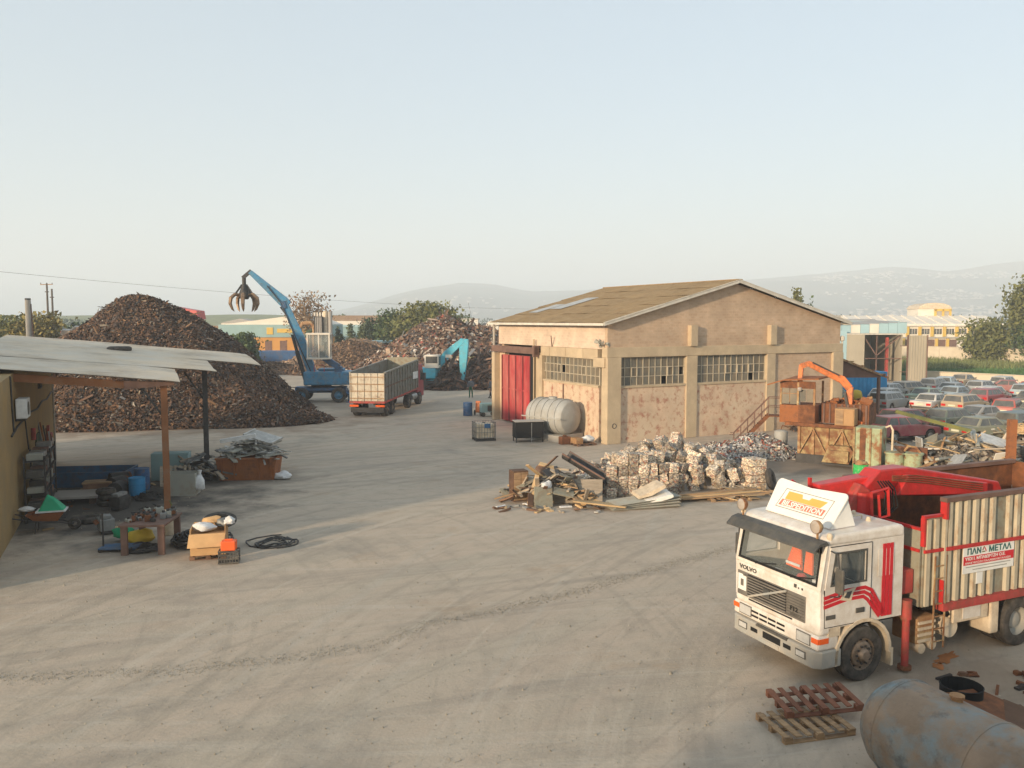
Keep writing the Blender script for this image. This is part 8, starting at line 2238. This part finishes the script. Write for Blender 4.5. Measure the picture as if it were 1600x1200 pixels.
# poles and wires
cpole = thing('concrete_pole', 'thick round concrete pole rising behind the canopy roof', 'pole', (-36.2, 62.5, 0))
MB().cyl((0, 0, 0), (0, 0, 8.3), .26, .2, n=16).build('shaft', 'concrete_grey', cpole, smooth=40)
MB().cyl((0, 0, 8.3), (0, 0, 8.42), .2, n=12).build('cap', 'dark_steel', cpole)
MB().bar((.22, 0, 8.0), (.3, 0, 5.0), .06).build('conduit', 'brown_steel', cpole)
for lb, x, h, arm_ in (('wooden utility pole with cross arm behind the shrubs', -77.8, 12.9, True), ('plain wooden pole beside the one with a cross arm', -77.0, 12.0, False)):
    up = thing('utility_pole', lb, 'pole', (x, 140, 0))
    MB().cyl((0, 0, 0), (0, 0, h), .2, .14, n=10).build('shaft', 'bark', up)
    if arm_:
        MB().bar((-1.1, 0, h - .2), (1.0, 0, h - .15), .12).build('cross_arm', 'rust_light', up)
        for q in (-1.0, 0, .9):
            MB().cyl((q, 0, h - .12), (q, 0, h + .12), .06, n=8).build('insulator', 'dark_grey', up)
    MB().bar((-.35, 0, h - 1.4), (.3, 0, h - 1.4), .14).build('bracket', 'dark_steel', up)
wpole = thing('wire_pole', 'steel wire pole standing behind the warehouse', 'pole', (8.0, 152, 0))
MB().cyl((0, 0, 0), (0, 0, 8.8), .12, n=8).build('shaft', 'concrete_grey', wpole)
wp2 = thing('wire_pole', 'steel wire pole at the left edge of the yard', 'pole', (-44, 54, 0))
MB().cyl((0, 0, 0), (0, 0, 11.2), .14, n=8).build('shaft', 'concrete_grey', wp2)
A = Vector((-44, 54, 11.0)); B = Vector((8, 152, 8.75))
tag(MB().tube([A.lerp(B, f) - Vector((0, 0, 3.6 * f * (1 - f))) for f in np.linspace(0, 1, 25)], .011, 4).build('overhead_cable', 'wire'), 'overhead cable crossing the sky above the heaps', 'cable')

# ---------------------------------------------------------------- hangar, lean-to and factory on the right
hg = thing('hangar', 'pale blue steel hangar with a tall open sliding door', 'hangar', (36.6, 91, 0), R(-3))
def hgp(nm, m, *b, par=None): return MB().bb(*b).build(nm, m, par or hg)
hgp('wall', 'hangar_panel', 0, 1.9, 0, .12, 0, 5.2)
hgp('wall', 'teal_light', -1.5, -.01, .0, .12, 0, 5.6)
hgp('wall', 'teal_light', -2.0, 9.2, 9, 9.15, 0, 6.7)
hgp('side_wall', 'hangar_panel', 5.9, 6.0, .13, 9, 0, 5.2)
hgp('side_wall', 'grey_clad', -1.6, -1.5, 0, 9, 0, 5.6)
hgp('inner_wall', 'hangar_panel', -1.4, 5.8, 8.8, 8.95, 0, 5.2)
hgp('red_column', 'dull_red', 4.45, 4.72, .6, .9, 0, 4.9)
hgp('lintel', 'fascia', -.02, 6.1, -.05, .2, 5.202, 5.34)
for k in range(9):
    x0 = -2.4 + k * 1.0
    hgp('cladding_panel', 'white_clad' if k in (3, 5) else 'teal_light', x0, x0 + .97, .55, .66, 5.36, 6.15 + .05 * k)
MB().add([(-2.5, .5, 6.1), (6.7, .5, 6.55), (6.7, 9.2, 6.75), (-2.5, 9.2, 6.4)], [(0, 1, 2, 3)]).build('roof', 'grey_clad', hg, fix=False)
for (a, b) in (((1.9, .3, 5.0), (3.3, .3, 2.9)), ((3.3, .3, 2.9), (5.8, .3, 5.1)), ((3.3, .3, 0), (3.3, .3, 5.1)), ((1.9, .3, 2.6), (5.9, .3, 2.6)), ((1.9, .3, 0), (1.9, .3, 5.1))):
    MB().bar(a, b, .1).build('brace', 'brown_steel', hg)
dl = hgp('sliding_door', 'hangar_panel', 6.02, 8.0, -1.3, -1.2, .05, 5.15)
for k in range(7):
    hgp('door_rib', 'hangar_panel', 6.12 + k * .28, 6.19 + k * .28, -1.36, -1.302, .1, 5.1, par=dl)
for x in (5.98, 8.02):
    hgp('door_edge', 'brown_steel', x - .05, x + .05, -1.38, -1.18, 0, 5.2, par=dl)
for z in (1.2, 2.6, 4.0):
    hgp('door_rail', 'brown_steel', 5.2, 6.0, -1.3, -1.25, z, z + .07, par=dl)
hgp('floor_slab', 'concrete_grey', -1.4, 5.8, .2, 8.8, 0.02, .06)
lt = thing('lean_to', 'brown tin lean-to roof on posts against the warehouse', 'lean-to', (5.2, 45.3, 0), WA)
def lz(x): return 5.0 - (x - 18.2) * .30
MB().add([(18.15, 2.6, lz(18.15)), (25.8, 2.6, lz(25.8)), (25.8, 11, lz(25.8)), (18.15, 11, lz(18.15)), (18.15, 2.6, lz(18.15) + .06), (25.8, 2.6, lz(25.8) + .06), (25.8, 11, lz(25.8) + .06), (18.15, 11, lz(18.15) + .06)], [(3, 2, 1, 0), (4, 5, 6, 7), (0, 1, 5, 4), (1, 2, 6, 5), (2, 3, 7, 6), (3, 0, 4, 7)]).build('roof_sheet', 'tin_brown', lt)
MB().prism([(18.2, 2.9), (25.2, 2.7), (25.2, lz(25.2) - .02), (18.2, lz(18.2) - .02)], 2.7, 2.76, 'y').build('tin_gable', 'tin_brown', lt)
MB().bar((18.15, 2.56, lz(18.15) - .02), (25.9, 2.56, lz(25.9) - .02), .06, .14).build('verge_strip', 'rust_light', lt)
for k in range(7):
    x = 18.8 + k * 1.1
    MB().bar((x, 2.4, lz(x) + .1), (x, 2.7, lz(x) + .1), .08).build('rafter_end', 'rust_light', lt)
for x, y in ((25.2, 2.8), (25.2, 6.8), (25.2, 10.8)):
    MB().bb(x - .09, x + .09, y - .09, y + .09, 0, lz(x) - .02).build('post', 'brown_steel', lt)
ym = thing('yellow_mixer', 'small yellow mixer drum standing before the blue container', 'mixer', (26.6, 64.5, 0), .4)
MB().lathe([(.2, .4), (.42, .6), (.45, 1.0), (.28, 1.35), (.2, 1.4)], 16, Matrix.Translation((0, 0, 0)) @ Matrix.Rotation(.3, 4, 'Y')).build('drum', 'plastic_yellow', ym, smooth=40)
MB().bb(-.4, .4, -.3, .3, .15, .4).build('frame', 'dark_steel', ym)
for s in (-1, 1):
    MB().cyl((s * .35, -.35, .2), (s * .35, -.28, .2), .2, n=12).build('wheel', 'rubber', ym)
t, p = bld('factory', 'long white factory with yellow pilasters and striped roof', 79, 172, R(-4))
p('wall', 'white_clad', -8, 22, 0, 14, 0, 6.0)
MB().add([(-8.2, -.4, 5.5), (22.2, -.4, 5.5), (22.2, 9, 7.6), (-8.2, 9, 7.6), (-8.2, -.4, 5.65), (22.2, -.4, 5.65), (22.2, 9, 7.75), (-8.2, 9, 7.75)], [(3, 2, 1, 0), (4, 5, 6, 7), (0, 1, 5, 4), (1, 2, 6, 5), (2, 3, 7, 6), (3, 0, 4, 7)]).build('roof', 'white_clad', t)
for k in range(12):
    x = -7.6 + k * 2.45
    MB().bar((x, -.42, 5.72), (x, 9, 7.82), .3, .14).build('roof_rib', 'white_clad', t)
    p('pilaster', 'yellow_clad', x, x + .55, -.35, -.002, 3.4, 5.45)
    w_ = p('window', 'auto_glass', x + .75, x + 2.25, -.05, -.002, 3.9, 5.0)
    for q in range(2):
        p('glazing_bar', 'white_clad', x + 1.2 + q * .5, x + 1.26 + q * .5, -.1, -.051, 3.9, 5.0, par=w_)
p('string_course', 'grey_clad', -8, 22, -.3, -.003, 3.05, 3.35)
for k in range(5):
    x = 1.5 + k * 2.2
    p('pilaster', 'yellow_clad', x, x + .5, -.32, -.002, 0, 3.0)
    p('doorway', 'brown_steel', x + .6, x + 2.1, -.06, -.002, 0, 2.8)
t, p = bld('factory_tower', 'boxy factory tower with yellow frames and rounded roof', 91.3, 180, R(-4))
p('wall', 'white_clad', -3.6, 3.2, 0, 6, 0, 9.2)
MB().prism([(-3.8, 9.2), (3.4, 9.2), (2.8, 9.9), (1.6, 10.35), (-.2, 10.5), (-2.0, 10.35), (-3.2, 9.9)], -.2, 6.2, 'y').build('roof', 'cream_paint', t)
for x in (-.3, 1.3, 2.8):
    p('frame_post', 'yellow_clad', x, x + .45, -.25, -.002, 5, 9.2)
p('frame_beam', 'yellow_clad', -.3, 3.25, -.25, -.002, 8.7, 9.19)
p('panel', 'grey_clad', .16, 1.29, -.1, -.003, 5, 8.69); p('panel', 'grey_clad', 1.76, 2.79, -.1, -.003, 5, 8.69)
t, p = bld('far_hall', 'pale low hall behind the factory roof', 84, 215)
p('wall', 'white_clad', -4, 4, 0, 10, 0, 7.6); p('roof', 'grey_clad', -4.2, 4.2, -.2, 10.2, 7.602, 8.0)
t, p = bld('far_hall', 'grey hall with pale roof beyond the hangar', 60, 150)
p('wall', 'grey_clad', -9, 8, 0, 14, 0, 5.0); MB().prism([(-.3, 5.0), (14.3, 5.0), (7, 7.0)], -9.2, 8.2, 'x').build('roof', 'grey_clad', t)
rng = random.Random(12)
for k in range(26):
    f = rng.uniform(.34, .68); y = rng.uniform(260, 620); x = f * y
    if k % 3 == 0: x = rng.uniform(-.34, .02) * y
    t, p = bld('plain_house', 'small pale house on the hazy plain beyond the factory' if k % 3 else 'small pale house on the hazy plain beyond the heaps', x, y, rng.uniform(-.4, .4), 'house')
    tag(t, group='houses on the plain right' if k % 3 else 'houses on the plain centre')
    w, d, h = rng.uniform(4, 12), rng.uniform(4, 9), rng.uniform(3.5, 8.2)
    p('wall', rng.choice(['white_clad', 'white_clad', 'cream_paint', 'grey_clad']), -w / 2, w / 2, 0, d, 0, h)
    MB().prism([(-w / 2 - .3, h), (w / 2 + .3, h), (0, h + 1.4)], -.2, d + .2, 'y').build('roof', rng.choice(['rust_light', 'grey_clad', 'white_clad']), t)
    for q in range(int(w / 2)):
        p('window', 'auto_glass', -w / 2 + .5 + q * 2, -w / 2 + 1.5 + q * 2, -.05, -.002, h * .45, h * .45 + 1.2)
# ---------------------------------------------------------------- hazy air
hz = bpy.data.materials.new('hazy_air'); hz.use_nodes = True
hn = hz.node_tree.nodes
hn.remove(hn['Principled BSDF'])
pv = hn.new('ShaderNodeVolumePrincipled')
pv.inputs['Color'].default_value = (0.85, 0.925, 1.0, 1)
pv.inputs['Density'].default_value = 0.00072
pv.inputs['Anisotropy'].default_value = 0.0
hz.node_tree.links.new(pv.outputs[0], hn['Material Output'].inputs['Volume'])
_M['hazy_air'] = hz
tag(MB().bb(-3650, 4250, -1550, 4850, -3.2, 235).build('haze', 'hazy_air'), 'pale hazy air over the whole plain', 'haze', kind='stuff')
